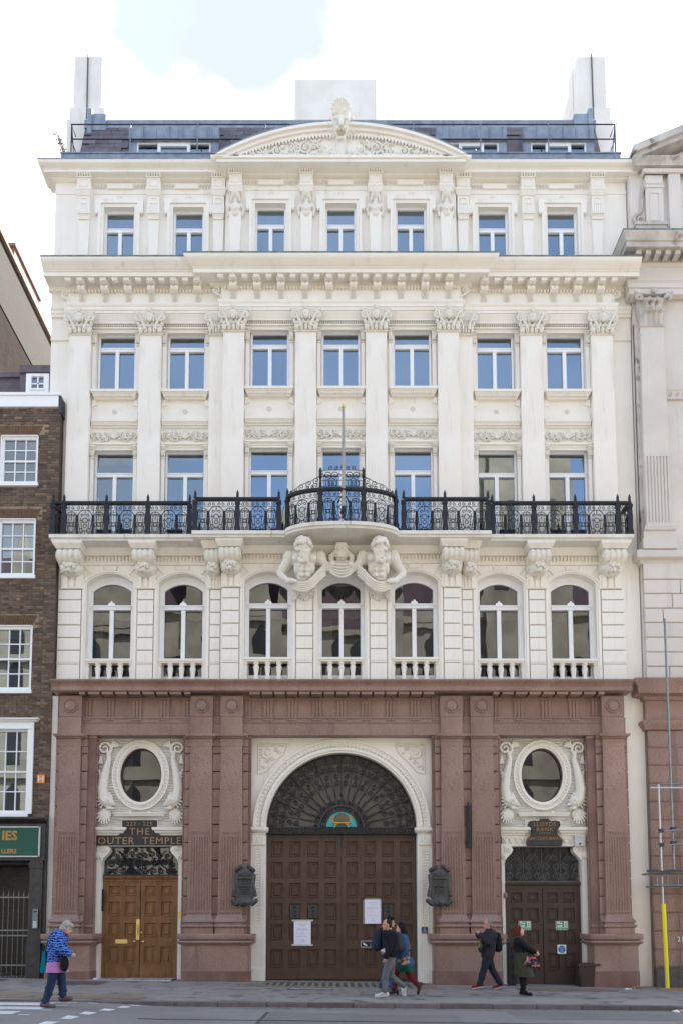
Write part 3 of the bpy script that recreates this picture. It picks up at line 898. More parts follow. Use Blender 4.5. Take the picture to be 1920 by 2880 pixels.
# ---- giant pilasters, capitals, entablature (second and third floors)
PIL = [(7.85, 0.335), (5.725, 0.335), (3.205, 0.325), (1.045, 0.325)]
for xc, hw in PIL:
    o = off(xc)
    me = MB().tbox(0, hw, hw * 0.97, 0.0, 0.20, 0.20, 13.88, 19.25).box(-hw - 0.03, hw + 0.03, -0.23, 0, 13.80, 13.88).box(-hw - 0.05, hw + 0.05, -0.25, 0, 12.77, 13.80).mesh('pilaster')
    me.materials.append(M['stucco'])
    for s in (-1, 1): put('pilaster', me, BLD, (s * xc, o, 0))
me = MB().box(-0.21, 0.21, -0.17, 0, 12.77, 19.25).mesh('pilaster'); me.materials.append(M['stucco'])
for s in (-1, 1): put('pilaster', me, BLD, (s * 3.745, 0, 0))
def capital(hw, face=True, seed=1):
    """composite capital: astragal, leaves, corner volutes, abacus, a small head in the middle"""
    r2 = random.Random(seed)
    mb = MB()
    z0, z1 = 19.25, 19.93
    mb.box(-hw - 0.03, hw + 0.03, -0.235, 0, z0, z0 + 0.04)
    mb.tbox(0, hw * 0.95, hw * 1.06, 0, 0.225, 0.285, z0 + 0.04, z1 - 0.10)
    # concave abacus
    k = hw + 0.12
    xs = [-k + 2 * k * i / 10 for i in range(11)]
    fr = [(x, -0.36 + 0.08 * (1 - (x / k) ** 2)) for x in xs]
    pl = fr + [(k, 0), (-k, 0)]
    m_ = len(pl)
    for za, zb, sx in ((z1 - 0.10, z1 - 0.05, 0.97), (z1 - 0.05, z1, 1.0)):
        mb.add([(x * sx, y * sx, za) for x, y in pl] + [(x * sx, y * sx, zb) for x, y in pl],
               [tuple(range(m_ - 1, -1, -1)), tuple(range(m_, 2 * m_))] + [(i, (i + 1) % m_, (i + 1) % m_ + m_, i + m_) for i in range(m_)])
    for s in (-1, 1):
        # corner scroll with its stalk
        tail = [(s * hw * 0.42, z0 + 0.10), (s * hw * 0.55, z0 + 0.26), (s * hw * 0.80, z0 + 0.42), (s * (hw + 0.0), z0 + 0.55)]
        mb.spiral(s * (hw + 0.0), z0 + 0.46, -0.31, 0.115, 1.5, -s, PI / 2, 0.044, 5, 10, tail=tail)
        mb.spiral(s * hw * 0.45, z0 + 0.22, -0.28, 0.09, 1.3, s, -PI / 2, 0.028, 5, 9)
        mb.ell((s * (hw - 0.03), -0.24, z0 + 0.18), (0.06, 0.07, 0.15), 7, 5)
        mb.ell((s * (hw + 0.02), -0.27, z0 + 0.30), (0.05, 0.06, 0.08), 7, 5)
    for i in range(5):
        x = -hw * 0.8 + hw * 0.4 * i
        mb.ell((x, -0.255, z0 + 0.13), (hw * 0.20, 0.06, 0.11), 7, 5)
        mb.ell((x, -0.305, z0 + 0.22), (hw * 0.17, 0.045, 0.04), 6, 4)
        if i < 4:
            mb.ell((x + hw * 0.2, -0.265, z0 + 0.30), (hw * 0.16, 0.055, 0.12), 7, 5); mb.ell((x + hw * 0.2, -0.32, z0 + 0.39), (hw * 0.13, 0.04, 0.035), 6, 4)
    if face:
        mb.ell((0, -0.34, z0 + 0.45), (0.085, 0.10, 0.125), 10, 7)
        mb.ell((0, -0.32, z0 + 0.53), (0.12, 0.09, 0.085), 9, 6)
        mb.ell((0, -0.44, z0 + 0.44), (0.018, 0.03, 0.04), 6, 4)
        mb.ell((0, -0.40, z0 + 0.34), (0.06, 0.06, 0.07), 7, 5)
        for s in (-1, 1):
            mb.ell((s * 0.10, -0.32, z0 + 0.42), (0.035, 0.05, 0.11), 7, 5)
            mb.ell((s * 0.035, -0.425, z0 + 0.475), (0.018, 0.015, 0.012), 5, 4)
        mb.ell((0, -0.37, z1 - 0.02), (0.07, 0.06, 0.06), 7, 5)
        for a in (-0.5, 0, 0.5):
            mb.ell((0.06 * a * 2, -0.38, z1 + 0.03), (0.025, 0.03, 0.05), 6, 4)
    return mb
for xc, hw in PIL:
    me = capital(hw, True, int(xc * 10)).mesh('capital', 60); me.materials.append(M['carve'])
    for s in (-1, 1): put('capital', me, BLD, (s * xc, off(xc), 0))
me = capital(0.21, False).mesh('capital', 60); me.materials.append(M['carve'])
for s in (-1, 1): put('capital', me, BLD, (s * 3.745, 0, 0))
# small leafed capitals on the jambs
def jamb_cap(z0, h):
    mb = MB()
    mb.box(-0.055, 0.055, -0.09, 0, z0, z0 + 0.03).tbox(0, 0.05, 0.075, 0, 0.07, 0.11, z0 + 0.03, z0 + h).box(-0.085, 0.085, -0.13, 0, z0 + h, z0 + h + 0.04)
    for i in range(3):
        mb.ell((-0.04 + 0.04 * i, -0.095, z0 + 0.12), (0.026, 0.03, 0.07), 6, 4)
    for s in (-1, 1):
        mb.spiral(s * 0.05, z0 + h - 0.05, -0.12, 0.05, 1.2, s, PI / 2, 0.018, 4, 8)
    return mb
jc3 = jamb_cap(19.02, 0.42).mesh('jamb_capital', 60); jc3.materials.append(M['carve'])
jc2 = jamb_cap(15.46, 0.34).mesh('jamb_capital', 60); jc2.materials.append(M['carve'])

# ---- third-floor window surrounds, sills, carved friezes, rosettes
def lower_bay_y(x): return off(x)
BAYS = [(-6.80, 0.69), (-4.675, 0.70), (-2.145, 0.72), (0.0, 0.715), (2.145, 0.72), (4.675, 0.70), (6.80, 0.69)]
r3 = random.Random(5)
def frieze_relief(hw):
    mb = MB()
    z0, z1 = 15.97, 16.42
    zc = (z0 + z1) / 2
    # shell in the middle
    for i in range(7):
        a = PI * (0.12 + 0.76 * i / 6)
        mb.cap((0, -0.05, zc - 0.10), (0.15 * math.cos(a), -0.05, zc - 0.10 + 0.24 * math.sin(a)), 0.016, 0.034, 5)
    for s in (-1, 1):
        for i in range(3):
            cx = s * (0.24 + 0.17 * i)
            up = (i % 2 == 0)
            mb.spiral(cx, zc + (0.02 if up else -0.02), -0.045, 0.105, 1.7, s if up else -s, -PI / 2 if up else PI / 2, 0.026, 5, 11)
            for k in range(3):
                a = r3.uniform(0, 2 * PI)
                Mx = Matrix.Rotation(a, 4, 'Y')
                mb.ell((cx + 0.12 * math.cos(a), -0.04, zc + 0.14 * math.sin(a)), (0.065, 0.028, 0.022), 6, 4, Mx)
        mb.tube([(s * (0.10 + 0.06 * i), -0.04, zc - 0.12 + 0.06 * math.sin(i * 1.15)) for i in range(10)], 0.02, 4)
    return mb
relief_me = {}
for x, hw in BAYS:
    o = off(x)
    s3 = MB()
    # jamb strips and head of the third-floor window
    for s in (-1, 1):
        s3.box(s * 0.655 - 0.055, s * 0.655 + 0.055, -0.06, 0, 17.5, 19.02)
    s3.box(-0.60, 0.60, -0.04, 0.0, 19.46, 19.56)
    s3.box(-hw, hw, -0.10, 0.0, 19.56, 19.60).box(-hw, hw, -0.13, 0.0, 19.69, 19.74)
    s3.tbox(0, hw, hw, 0.0, 0.13, 0.22, 19.74, 19.92)
    bp(s3, 'window_surround', 'stucco', (x, o, 0))
    q = MB()
    n = int(2 * hw / 0.065)
    for k in range(n):
        xx = -hw + 0.03 + k * 2 * hw / n
        q.ell((xx, -0.09, 19.645), (0.022, 0.03, 0.04), 5, 4)
    stuff(bp(q, 'bead_course', 'stucco', (x, o, 0)))
    for s in (-1, 1):
        put('jamb_capital', jc3, BLD, (x + s * 0.655, o, 0))
        put('jamb_capital', jc2, BLD, (x + s * 0.645, o, 0))
    # sill with dentils
    q = MB().box(-hw, hw, -0.22, 0.17, 17.47, 17.545).box(-hw + 0.02, hw - 0.02, -0.19, 0, 17.44, 17.47).tbox(0, hw - 0.09, hw - 0.03, 0, 0.09, 0.17, 17.31, 17.44)
    bp(q, 'window_sill', 'stucco', (x, o, 0))
    q = MB()
    k = -hw + 0.07
    while k < hw - 0.09:
        q.box(k, k + 0.032, -0.165, -0.09, 17.345, 17.42); k += 0.062
    stuff(bp(q, 'dentil_course', 'stucco', (x, o, 0)))
    # apron with the rosette
    poly = [(-hw, 16.70), (hw, 16.70), (hw, 16.94), (0.175, 16.94)] + arc(0, 16.94, 0.17, 0, PI, 10) + [(-0.175, 16.94), (-hw, 16.94)]
    bp(MB().prism(poly, -0.035, 0), 'apron_panel', 'stucco', (x, o, 0))
    q = MB()
    for s in (-1, 1):
        q.prism([(s * (hw - 0.10), 17.31), (s * (hw - 0.14), 17.16), (s * hw, 17.10), (s * hw, 17.31)][::s], -0.05, 0)
    bp(q, 'corner_piece', 'stucco', (x, o, 0))
    q = MB().disc([(0.085, 0.03), (0.085, 0.05), (0.07, 0.055), (0.062, 0.045), (0.03, 0.045), (0.025, 0.065), (0.0, 0.07)], (0, 0, 16.95), 12)
    for a in range(6):
        q.ell((0.047 * math.cos(a * PI / 3), -0.05, 16.95 + 0.047 * math.sin(a * PI / 3)), (0.02, 0.015, 0.02), 5, 4)
    bp(q, 'rosette', 'carve', (x, o, 0))
    # string, carved frieze, head of the second-floor window
    q = MB().sweep([(0, 16.50), (0.05, 16.51), (0.07, 16.56), (0.12, 16.60), (0.12, 16.65), (0.03, 16.69), (0, 16.69)], [(-hw, 0), (hw, 0)])
    bp(q, 'string_course', 'stucco', (x, o, 0))
    key = round(hw, 3)
    if key not in relief_me:
        relief_me[key] = frieze_relief(hw).mesh('carved_frieze', 60); relief_me[key].materials.append(M['carve'])
    put('carved_frieze', relief_me[key], BLD, (x, o, 0))
    q = MB().box(-hw, hw, -0.05, 0, 15.93, 15.96).box(-hw, hw, -0.05, 0, 16.44, 16.47)
    q.sweep([(0, 15.80), (0.04, 15.81), (0.05, 15.85), (0.11, 15.88), (0.11, 15.93), (0, 15.93)], [(-hw, 0), (hw, 0)])
    for s in (-1, 1):
        q.box(s * 0.645 - 0.05, s * 0.645 + 0.05, -0.06, 0, 12.77, 15.46)
    q.box(-0.62, 0.62, -0.03, 0, 15.74, 15.80)
    bp(q, 'window_surround', 'stucco', (x, o, 0))

# ---- main entablature
def ent(y_side, x_end=8.28, xs=3.60):
    return [(-8.79, y_side + 0.14), (-x_end, y_side + 0.14), (-x_end, y_side), (-xs, y_side), (-xs, y_side + CO), (xs, y_side + CO), (xs, y_side), (x_end, y_side), (x_end, y_side + 0.14), (8.79, y_side + 0.14)]
q = MB().sweep([(-0.2, 19.93), (0.02, 19.93), (0.02, 20.02), (0.045, 20.025), (0.045, 20.12), (0.06, 20.13), (0.09, 20.19), (0.09, 20.22), (0, 20.22), (0.0, 20.90), (-0.2, 20.90)], ent(-0.21))
bp(q, 'entablature', 'stucco')
# line on the plain end strips
for s in (-1, 1):
    bp(MB().box(-0.30, 0.30, -0.05, 0, 19.22, 19.27).box(-0.30, 0.30, -0.03, 0, 19.27, 19.93), 'end_strip_band', 'stucco', (s * 8.49, 0, 0))
def corn(y, xe=8.86, xs=3.85):
    return [(-xe, y), (-xs, y), (-xs, y + CO), (xs, y + CO), (xs, y), (xe, y)]
CP = [(-0.02, 20.70), (0.08, 20.72), (0.10, 20.83), (0.44, 20.84), (0.49, 20.80), (0.52, 20.80), (0.52, 20.925), (0.55, 20.93), (0.55, 20.955), (0.57, 20.96), (0.60, 21.0), (0.66, 21.04), (0.73, 21.09), (0.77, 21.15), (0.77, 21.20), (-0.02, 21.27)]
bp(MB().sweep(CP, corn(-0.08)), 'main_cornice', 'stucco')
bp(MB().sweep([(0.775, 21.185), (0.785, 21.225), (0.0, 21.30), (0.0, 21.28), (0.76, 21.205)], corn(-0.08, 8.865)), 'cornice_flashing', 'copper')
# consoles, mutules, dentils
con = MB()
con.box(-0.14, 0.14, -0.27, 0, 20.80, 20.835).tbox(0, 0.115, 0.14, 0, 0.21, 0.265, 20.72, 20.80)
cp = [(0, 20.72), (-0.15, 20.72), (-0.185, 20.70), (-0.20, 20.66), (-0.195, 20.61), (-0.165, 20.57), (-0.11, 20.55), (-0.05, 20.545), (0, 20.54)]
for a, b, k in ((-0.115, -0.10, 0.95), (-0.10, -0.02, 1.0), (-0.02, 0.02, 0.92), (0.02, 0.10, 1.0), (0.10, 0.115, 0.95)):
    con.prismx([(y * k, 20.6 + (z - 20.6) * (k if y < -0.01 else 1)) for y, z in cp], a, b)
con_me = con.mesh('console', 50); con_me.materials.append(M['stucco'])
stg = MB().box(-0.10, 0.10, -0.02, 0, 20.225, 20.54)
for k in range(7):
    z = 20.24 + k * 0.042
    stg.tube([(-0.09, -0.022, z + 0.03), (-0.03, -0.03, z), (0.03, -0.03, z + 0.03), (0.09, -0.022, z)], 0.011, 4)
stg_me = stg.mesh('strigil_panel', 50); stg_me.materials.append(M['carve'])
mut = MB().box(-0.09, 0.09, -0.10, 0.02, 20.77, 20.845).tbox(0, 0.075, 0.09, 0.02, 0.10, 0.12, 20.72, 20.77)
mut_me = mut.mesh('mutule'); mut_me.materials.append(M['stucco'])
cx = [s * (0.36 + 0.716 * k) for k in range(5) for s in (-1, 1)] + [s * v for s in (-1, 1) for v in (7.80, 7.10, 6.40, 5.70, 5.00, 4.30)]
for x in cx:
    y = -0.21 + (CO if abs(x) < 3.6 else 0)
    put('console', con_me, BLD, (x, y, 0)); put('strigil_panel', stg_me, BLD, (x, y, 0))
mx = [0.0] + [s * 0.358 * k for k in range(1, 11) for s in (-1, 1)] + [s * (4.30 + 0.35 * k) for k in range(0, 12) for s in (-1, 1)]
for x in mx:
    y = -0.455 + (CO if abs(x) < 3.7 else 0)
    put('mutule', mut_me, BLD, (x, y, 0))
q = MB()
x = -8.2
while x < 8.2:
    if not (3.5 < abs(x) < 3.7):
        y = -0.21 + (CO if abs(x) < 3.55 else 0)
        q.box(x, x + 0.055, y - 0.07, y, 20.585, 20.665)
    x += 0.098
stuff(bp(q, 'dentil_course', 'stucco'))
for s in (-1, 1):
    for xx, y in ((3.72, -0.21 + CO), (8.33, -0.21)):
        q = MB().spiral(s * xx, 20.56, y - 0.02, 0.11, 1.5, s, -PI / 2, 0.035, 5, 10, tail=[(s * (xx - 0.14), 20.24), (s * (xx - 0.11), 20.38)])
        bp(q, 'scroll_stop', 'carve', smooth=60)

# ---- attic storey
q = MB()
for s in (-1, 1):
    q.box(s * 8.80 - 0.001 if s < 0 else 3.52, -3.52 if s < 0 else 8.80, -0.02, 0, 24.02, 24.10)
q.box(-3.52, 3.52, CO - 0.02, CO, 24.02, 24.10)
bp(q, 'attic_band', 'stucco')
for i, x in enumerate(WX):
    o = off(x)
    q = MB()
    q.strip([(-0.47, 21.2), (-0.47, 23.56), (0.47, 23.56), (0.47, 21.2)], [(-0.56, 21.2), (-0.56, 23.66), (0.56, 23.66), (0.56, 21.2)], -0.05, 0)
    q.strip([(-0.56, 21.2), (-0.56, 23.66), (0.56, 23.66), (0.56, 21.2)], [(-0.64, 21.2), (-0.64, 23.80), (0.64, 23.80), (0.64, 21.2)], -0.09, 0)
    for s in (-1, 1):
        q.box(s * 0.69 - 0.05, s * 0.69 + 0.05, -0.085, 0, 23.36, 23.795)
        q.ell((s * 0.69, -0.07, 23.33), (0.05, 0.05, 0.04), 6, 4)
    bp(q, 'window_surround', 'stucco', (x, o, 0))
    q = MB().prism([(-0.14, 23.81), (0.14, 23.81), (0.05, 23.90), (0.0, 23.98), (-0.05, 23.90)], -0.03, 0)
    for a in (0.6, 1.57, 2.5):
        q.cap((0, -0.035, 23.83), (0.08 * math.cos(a), -0.035, 23.83 + 0.10 * math.sin(a)), 0.01, 0.02, 5)
    bp(q, 'keystone_ornament', 'carve', (x, o, 0))
def frieze_cell(xa, xb, o):
    """raised tablet with a fretted square at either end"""
    w = xb - xa
    q = MB()
    a = w * 0.27
    q.box(xa + a, xb - a, o - 0.05, o, 24.17, 24.33)
    bp(q, 'tablet', 'stucco')
    for c0, c1 in ((xa + 0.02, xa + a - 0.04), (xb - a + 0.04, xb - 0.02)):
        q = MB(); n = 4; dx = (c1 - c0) / n
        for k in range(n):
            for z in (24.18, 24.26):
                q.tube([(c0 + k * dx, o - 0.012, z), (c0 + (k + 0.5) * dx, o - 0.02, z + 0.07), (c0 + (k + 1) * dx, o - 0.012, z)], 0.012, 4)
        bp(q, 'fret_panel', 'carve')
def herm_plain():
    q = MB()
    q.tbox(0, 0.145, 0.10, 0, 0.09, 0.09, 21.25, 21.30).tbox(0, 0.115, 0.165, 0, 0.07, 0.10, 21.3, 23.10)
    q.box(-0.15, 0.15, -0.14, 0, 23.08, 23.12)
    for k in range(6):
        x = -0.185 + 0.0617 * k
        q.prism([(x + 0.006, 23.22), (x + 0.056, 23.22), (x + 0.056, 23.50), (x + 0.006, 23.50)], -0.185, -0.10)
    q.tbox(0, 0.14, 0.19, 0, 0.10, 0.17, 23.12, 23.24).box(-0.185, 0.185, -0.165, 0, 23.24, 23.50)
    q.box(-0.175, 0.175, -0.14, 0, 23.50, 23.83).box(-0.10, 0.10, -0.16, -0.14, 23.56, 23.58).box(-0.10, 0.10, -0.16, -0.14, 23.74, 23.76).box(-0.10, -0.08, -0.16, -0.14, 23.58, 23.74).box(0.08, 0.10, -0.16, -0.14, 23.58, 23.74)
    return q
def herm_top(q, w=0.205):
    q.tbox(0, w - 0.02, w + 0.04, 0, 0.16, 0.22, 23.83, 23.97).box(-w - 0.03, w + 0.03, -0.23, 0, 23.97, 24.02)
    q.box(-w, w, -0.185, 0, 24.02, 24.40)
    for a, b, c, d in ((-0.14, 0.14, 24.10, 24.115), (-0.14, 0.14, 24.31, 24.325), (-0.14, -0.125, 24.115, 24.31), (0.125, 0.14, 24.115, 24.31)):
        q.box(a, b, -0.20, -0.185, c, d)
    q.box(-w - 0.03, w + 0.03, -0.22, 0, 24.38, 24.41)
    for k in range(6):
        x = -w - 0.03 + (2 * w + 0.06) / 6 * k
        q.tbox(x + (2 * w + 0.06) / 12, 0.022, 0.030, 0, 0.23, 0.28, 24.41, 24.475)
    return q
hp = herm_top(herm_plain()).mesh('attic_pilaster', 40); hp.materials.append(M['stucco'])
AX = [(7.86, 0.0), (5.73, 0.0), (3.74, 0.0)]
for x, o in AX:
    for s in (-1, 1): put('attic_pilaster', hp, BLD, (s * x, o, 0))
# herm figures
q = MB()
q.tbox(0, 0.12, 0.185, 0, 0.10, 0.15, 21.3, 23.18).box(-0.17, 0.17, -0.12, 0, 21.2, 21.3)
herm_top(q, 0.195)
hshaft = q.mesh('attic_pilaster', 40); hshaft.materials.append(M['stucco'])
b = MB()
b.ell((0, -0.20, 23.68), (0.095, 0.105, 0.125), 12, 8)                     # head
b.ell((0, -0.17, 23.77), (0.125, 0.115, 0.08), 12, 8)                     # hair
for s in (-1, 1):
    b.cap((s * 0.105, -0.16, 23.74), (s * 0.12, -0.16, 23.54), 0.04, 0.03)
    b.cap((0, -0.10, 23.40), (s * 0.20, -0.10, 23.36), 0.075, 0.065)      # shoulders
    b.ell((s * 0.085, -0.16, 23.27), (0.07, 0.06, 0.06), 10, 6)
    b.cap((s * 0.235, -0.07, 23.34), (s * 0.21, -0.08, 23.12), 0.045, 0.04)
    b.cap((s * 0.22, -0.14, 23.40), (0, -0.22, 23.20), 0.024, 0.03); b.cap((s * 0.18, -0.16, 23.42), (0, -0.21, 23.28), 0.018, 0.02)      # drapery fold
b.cap((0, -0.11, 23.40), (0, -0.17, 23.60), 0.068, 0.058)               # neck
b.cap((0, -0.06, 23.34), (0, -0.06, 23.14), 0.17, 0.15)
b.ell((0, -0.305, 23.67), (0.016, 0.025, 0.035), 6, 5)
herm_me = remesh(b, 'herm_figure', 0.013, 1); herm_me.materials.append(M['carve'])
for x in (3.205, 1.045):
    for s in (-1, 1):
        put('attic_pilaster', hshaft, BLD, (s * x, CO, 0)); put('herm_figure', herm_me, BLD, (s * x, CO, 0))
edges = [-8.05, -7.65, -5.93, -5.53, -3.94, -3.40, -3.0, -1.25, -0.85, 0.85, 1.25, 3.0, 3.40, 3.94, 5.53, 5.93, 7.65, 8.05]
for a, b_ in ((-7.63, -5.95), (-5.51, -3.96), (-2.98, -1.27), (-0.83, 0.83), (1.27, 2.98), (3.96, 5.51), (5.95, 7.63)):
    frieze_cell(a, b_, off((a + b_) / 2))
AC = [(-0.02, 24.40), (0.06, 24.41), (0.10, 24.45), (0.10, 24.47), (0.26, 24.48), (0.26, 24.56), (0.28, 24.565), (0.28, 24.58), (0.31, 24.60), (0.37, 24.63), (0.41, 24.68), (0.41, 24.745), (-0.02, 24.78)]
acp = [(-8.95, 0.3), (-8.95, -0.02), (-3.6, -0.02), (-3.6, -0.02 + CO * 1.6), (3.6, -0.02 + CO * 1.6), (3.6, -0.02), (8.95, -0.02), (8.95, 0.3)]
bp(MB().sweep(AC, [(-8.80, 0.4), (-8.80, -0.02), (-3.52, -0.02), (-3.52, CO - 0.02), (3.52, CO - 0.02), (3.52, -0.02), (8.80, -0.02), (8.80, 0.4)]), 'attic_cornice', 'stucco')
bp(MB().sweep([(0.415, 24.735), (0.425, 24.765), (0, 24.80), (0, 24.785), (0.40, 24.755)], [(-8.80, 0.4), (-8.80, -0.02), (8.80, -0.02), (8.80, 0.4)]), 'cornice_flashing', 'lead')

# ---- segmental pediment
PY = -0.13
def parc(hw, z0, zc, n=40): return seg_arc(hw, z0, zc, n)
q = MB()
q.prism(parc(3.45, 24.60, 25.60, 36)[::-1] , PY - 0.36, PY + 0.35)                                  # tympanum wall
bp(q, 'tympanum', 'stucco')
q = MB()
def cap_strip(q, lo, hi, ya, yb): q.strip(lo, hi, ya, yb)
cap_strip(q, parc(3.30, 24.62, 25.40), parc(3.44, 24.62, 25.50), PY - 0.43, PY)
cap_strip(q, parc(3.44, 24.62, 25.50), parc(3.62, 24.64, 25.60), PY - 0.49, PY)
cap_strip(q, parc(3.62, 24.64, 25.60), parc(3.74, 24.66, 25.70), PY - 0.56, PY + 0.3)
q.box(-3.76, 3.76, PY - 0.46, PY, 24.485, 24.58)
q.box(-3.80, 3.80, PY - 0.50, PY, 24.58, 24.63)
for s in (-1, 1):
    q.box(s * 3.66 - 0.12, s * 3.66 + 0.12, PY - 0.52, PY + 0.3, 24.60, 24.72)
bp(q, 'pediment', 'stucco')
bp(MB().strip(parc(3.74, 24.665, 25.705), parc(3.77, 24.68, 25.73), PY - 0.57, PY + 0.3), 'pediment_flashing', 'lead')
q = MB()
dl = parc(3.22, 24.62, 25.355, 64)
for (x, z) in dl[4:-4]:
    q.box(x - 0.028, x + 0.028, PY - 0.45, PY - 0.3, z - 0.035, z + 0.03)
stuff(bp(q, 'dentil_course', 'stucco'))
q = MB()
ry = PY - 0.39
r4 = random.Random(21)
for s in (-1, 1):
    for cx_, cz_, rr, d in ((0.62, 24.86, 0.13, 1), (1.05, 25.00, 0.21, -1), (1.50, 24.86, 0.15, 1), (1.90, 24.88, 0.17, -1), (2.32, 24.80, 0.12, 1), (2.65, 24.76, 0.09, -1), (0.75, 25.15, 0.10, -1), (1.38, 25.10, 0.08, 1), (0.32, 24.80, 0.10, 1)):
        q.spiral(s * cx_, cz_, ry, rr, 1.7, d * s, PI / 2, 0.036, 5, 11, dep=0.03)
        for k in range(4):
            a = r4.uniform(0, 2 * PI)
            Mx = Matrix.Rotation(-a + r4.uniform(-0.5, 0.5), 4, 'Y')
            zz = max(24.70, cz_ + (rr + 0.02) * math.sin(a))
            q.ell((s * cx_ + (rr + 0.03) * math.cos(a), ry, zz), (0.10, 0.045, 0.034), 6, 4, Mx)
        q.ell((s * cx_, ry - 0.05, cz_), (0.035, 0.035, 0.035), 6, 4)
    q.tube([(s * (0.2 + 0.28 * i), ry, 24.74 + 0.10 * abs(math.sin(i * 1.0)) * (1 - i / 12)) for i in range(11)], 0.03, 5)
    for k in range(5):
        q.ell((s * (2.75 + 0.13 * k), ry, 24.71), (0.07, 0.04, 0.035), 6, 4)
bp(q, 'tympanum_carving', 'carve', smooth=60)
# lion mask with a shell crest
b = MB()
ly = PY - 0.45
zl = 25.36
b.ell((0, ly + 0.02, zl), (0.20, 0.17, 0.24), 14, 10)                       # skull
for k in range(16):                                                        # mane
    a = -0.45 * PI + 1.9 * PI * k / 15
    c_, s_ = math.cos(a + PI / 2 - 0.5 * PI), math.sin(a + PI / 2 - 0.5 * PI)
    b.cap((0.17 * c_, ly + 0.02, zl + 0.20 * s_), (0.33 * c_, ly + 0.04, zl - 0.02 + 0.34 * s_), 0.062, 0.05, 8)
    if k % 2: b.ell((0.34 * c_, ly - 0.01, zl - 0.02 + 0.35 * s_), (0.05, 0.05, 0.05), 7, 5)
b.cap((0, ly - 0.12, zl + 0.16), (0, ly - 0.24, zl - 0.01), 0.050, 0.060)   # nose
b.ell((0, ly - 0.26, zl - 0.03), (0.07, 0.05, 0.035), 8, 6)
for s_ in (-1, 1):
    b.cap((s_ * 0.04, ly - 0.16, zl + 0.13), (s_ * 0.16, ly - 0.10, zl + 0.15), 0.038, 0.035)   # brows
    b.ell((s_ * 0.09, ly - 0.15, zl + 0.055), (0.032, 0.03, 0.024), 7, 5)
    b.ell((s_ * 0.075, ly - 0.20, zl - 0.085), (0.075, 0.07, 0.055), 9, 6)
    b.cap((s_ * 0.14, ly - 0.12, zl - 0.08), (s_ * 0.09, ly - 0.14, zl - 0.25), 0.042, 0.038)
    b.cap((s_ * 0.14, ly + 0.02, zl - 0.34), (s_ * 0.12, ly + 0.02, 24.74), 0.075, 0.05)
b.ell((0, ly - 0.15, zl - 0.27), (0.105, 0.10, 0.05), 10, 6)
for k in range(9):                                                         # shell crest
    a = PI * (0.10 + 0.80 * k / 8)
    b.cap((0.06 * math.cos(a), ly, zl + 0.26), (0.24 * math.cos(a), ly + 0.02, zl + 0.30 + 0.27 * math.sin(a)), 0.03, 0.036, 7)
b.ell((0, ly + 0.05, zl + 0.36), (0.18, 0.03, 0.16), 10, 6)
cr_, sr_ = math.cos(0.5), math.sin(0.5)
b.v = [(x, ly + (y - ly) * cr_ - (z - zl) * sr_ - 0.03, zl + (z - zl) * cr_ + (y - ly) * sr_ + 0.06) for x, y, z in b.v]
b.cap((0, ly + 0.12, 25.3), (0, ly + 0.14, 24.76), 0.17, 0.13)
b.v = [(x * 1.16, ly + (y - ly) * 1.15, 24.72 + (z - 24.72) * 1.22) for x, y, z in b.v]
me = remesh(b, 'lion_mask', 0.015, 0); me.materials.append(M['carve'])
put('lion_mask', me, BLD)

# ---- roof
bp(MB().box(-8.62, 8.62, -0.10, 0.30, 24.75, 25.27), 'lead_parapet', 'lead')
q = MB()
x = -8.6
while x < 8.6:
    q.box(x, x + 0.03, -0.115, -0.1, 24.80, 25.28); x += rnd.uniform(0.55, 0.75)
q.box(-8.64, 8.64, -0.13, 0.32, 25.27, 25.30)
bp(q, 'lead_rolls', 'lead')
def my(z): return 0.35 + (z - 25.2) * 0.80 / 2.45        # mansard face
q = MB().prismx([(my(25.2), 25.2), (my(27.65), 27.65), (my(27.65), 27.75), (8.0, 27.95), (8.0, 25.2)], -8.3, 8.3)
bp(q, 'roof', 'slate')
q = MB().tube([(-8.32, my(27.65) - 0.03, 27.66), (8.32, my(27.65) - 0.03, 27.66)], 0.085, 8)
q.box(-8.32, 8.32, my(27.55) - 0.07, my(27.6), 27.42, 27.60)
bp(q, 'ridge_lead', 'lead')
bp(MB().box(-8.3, 8.3, my(27.7), my(27.7) + 0.1, 27.72, 27.83), 'roof_edge', 'iron')
DORM = [(-6.70, -3.87), (3.04, 5.27), (5.80, 8.05)]
def in_dormer(x0, x1, z):
    return any(x1 > a - 0.02 and x0 < b + 0.02 for a, b in DORM) and z < 27.0
sl_h = 0.235
sl = MB().add([(0, 0, 0), (0.42, 0, 0), (0.42, 0.085, 0.26), (0, 0.085, 0.26), (0, -0.022, 0), (0.42, -0.022, 0), (0.42, 0.068, 0.26), (0, 0.068, 0.26)],
              [(4, 5, 6, 7), (0, 1, 5, 4), (0, 4, 7, 3), (1, 2, 6, 5)]).mesh('roof_slate', 0)
sl.materials.append(M['slate'])
row = 0
z = 25.62
while z < 27.35:
    x = -8.27 + (0.215 if row % 2 else 0)
    while x < 7.9:
        pz = 25.70 - ((x + 0.21) / 3.8) ** 2
        hidden = abs(x + 0.2) < 3.4 and z + 0.85 < 24.66 + 1.05 * (1 - (abs(x + 0.2) / 3.74) ** 2) + 0.78
        if not in_dormer(x, x + 0.42, z) and not hidden:
            put('roof_slate', sl, BLD, (x + rnd.uniform(-0.006, 0.006), my(z) - 0.012, z + rnd.uniform(-0.006, 0.006)))
        x += 0.43
    z += sl_h; row += 1
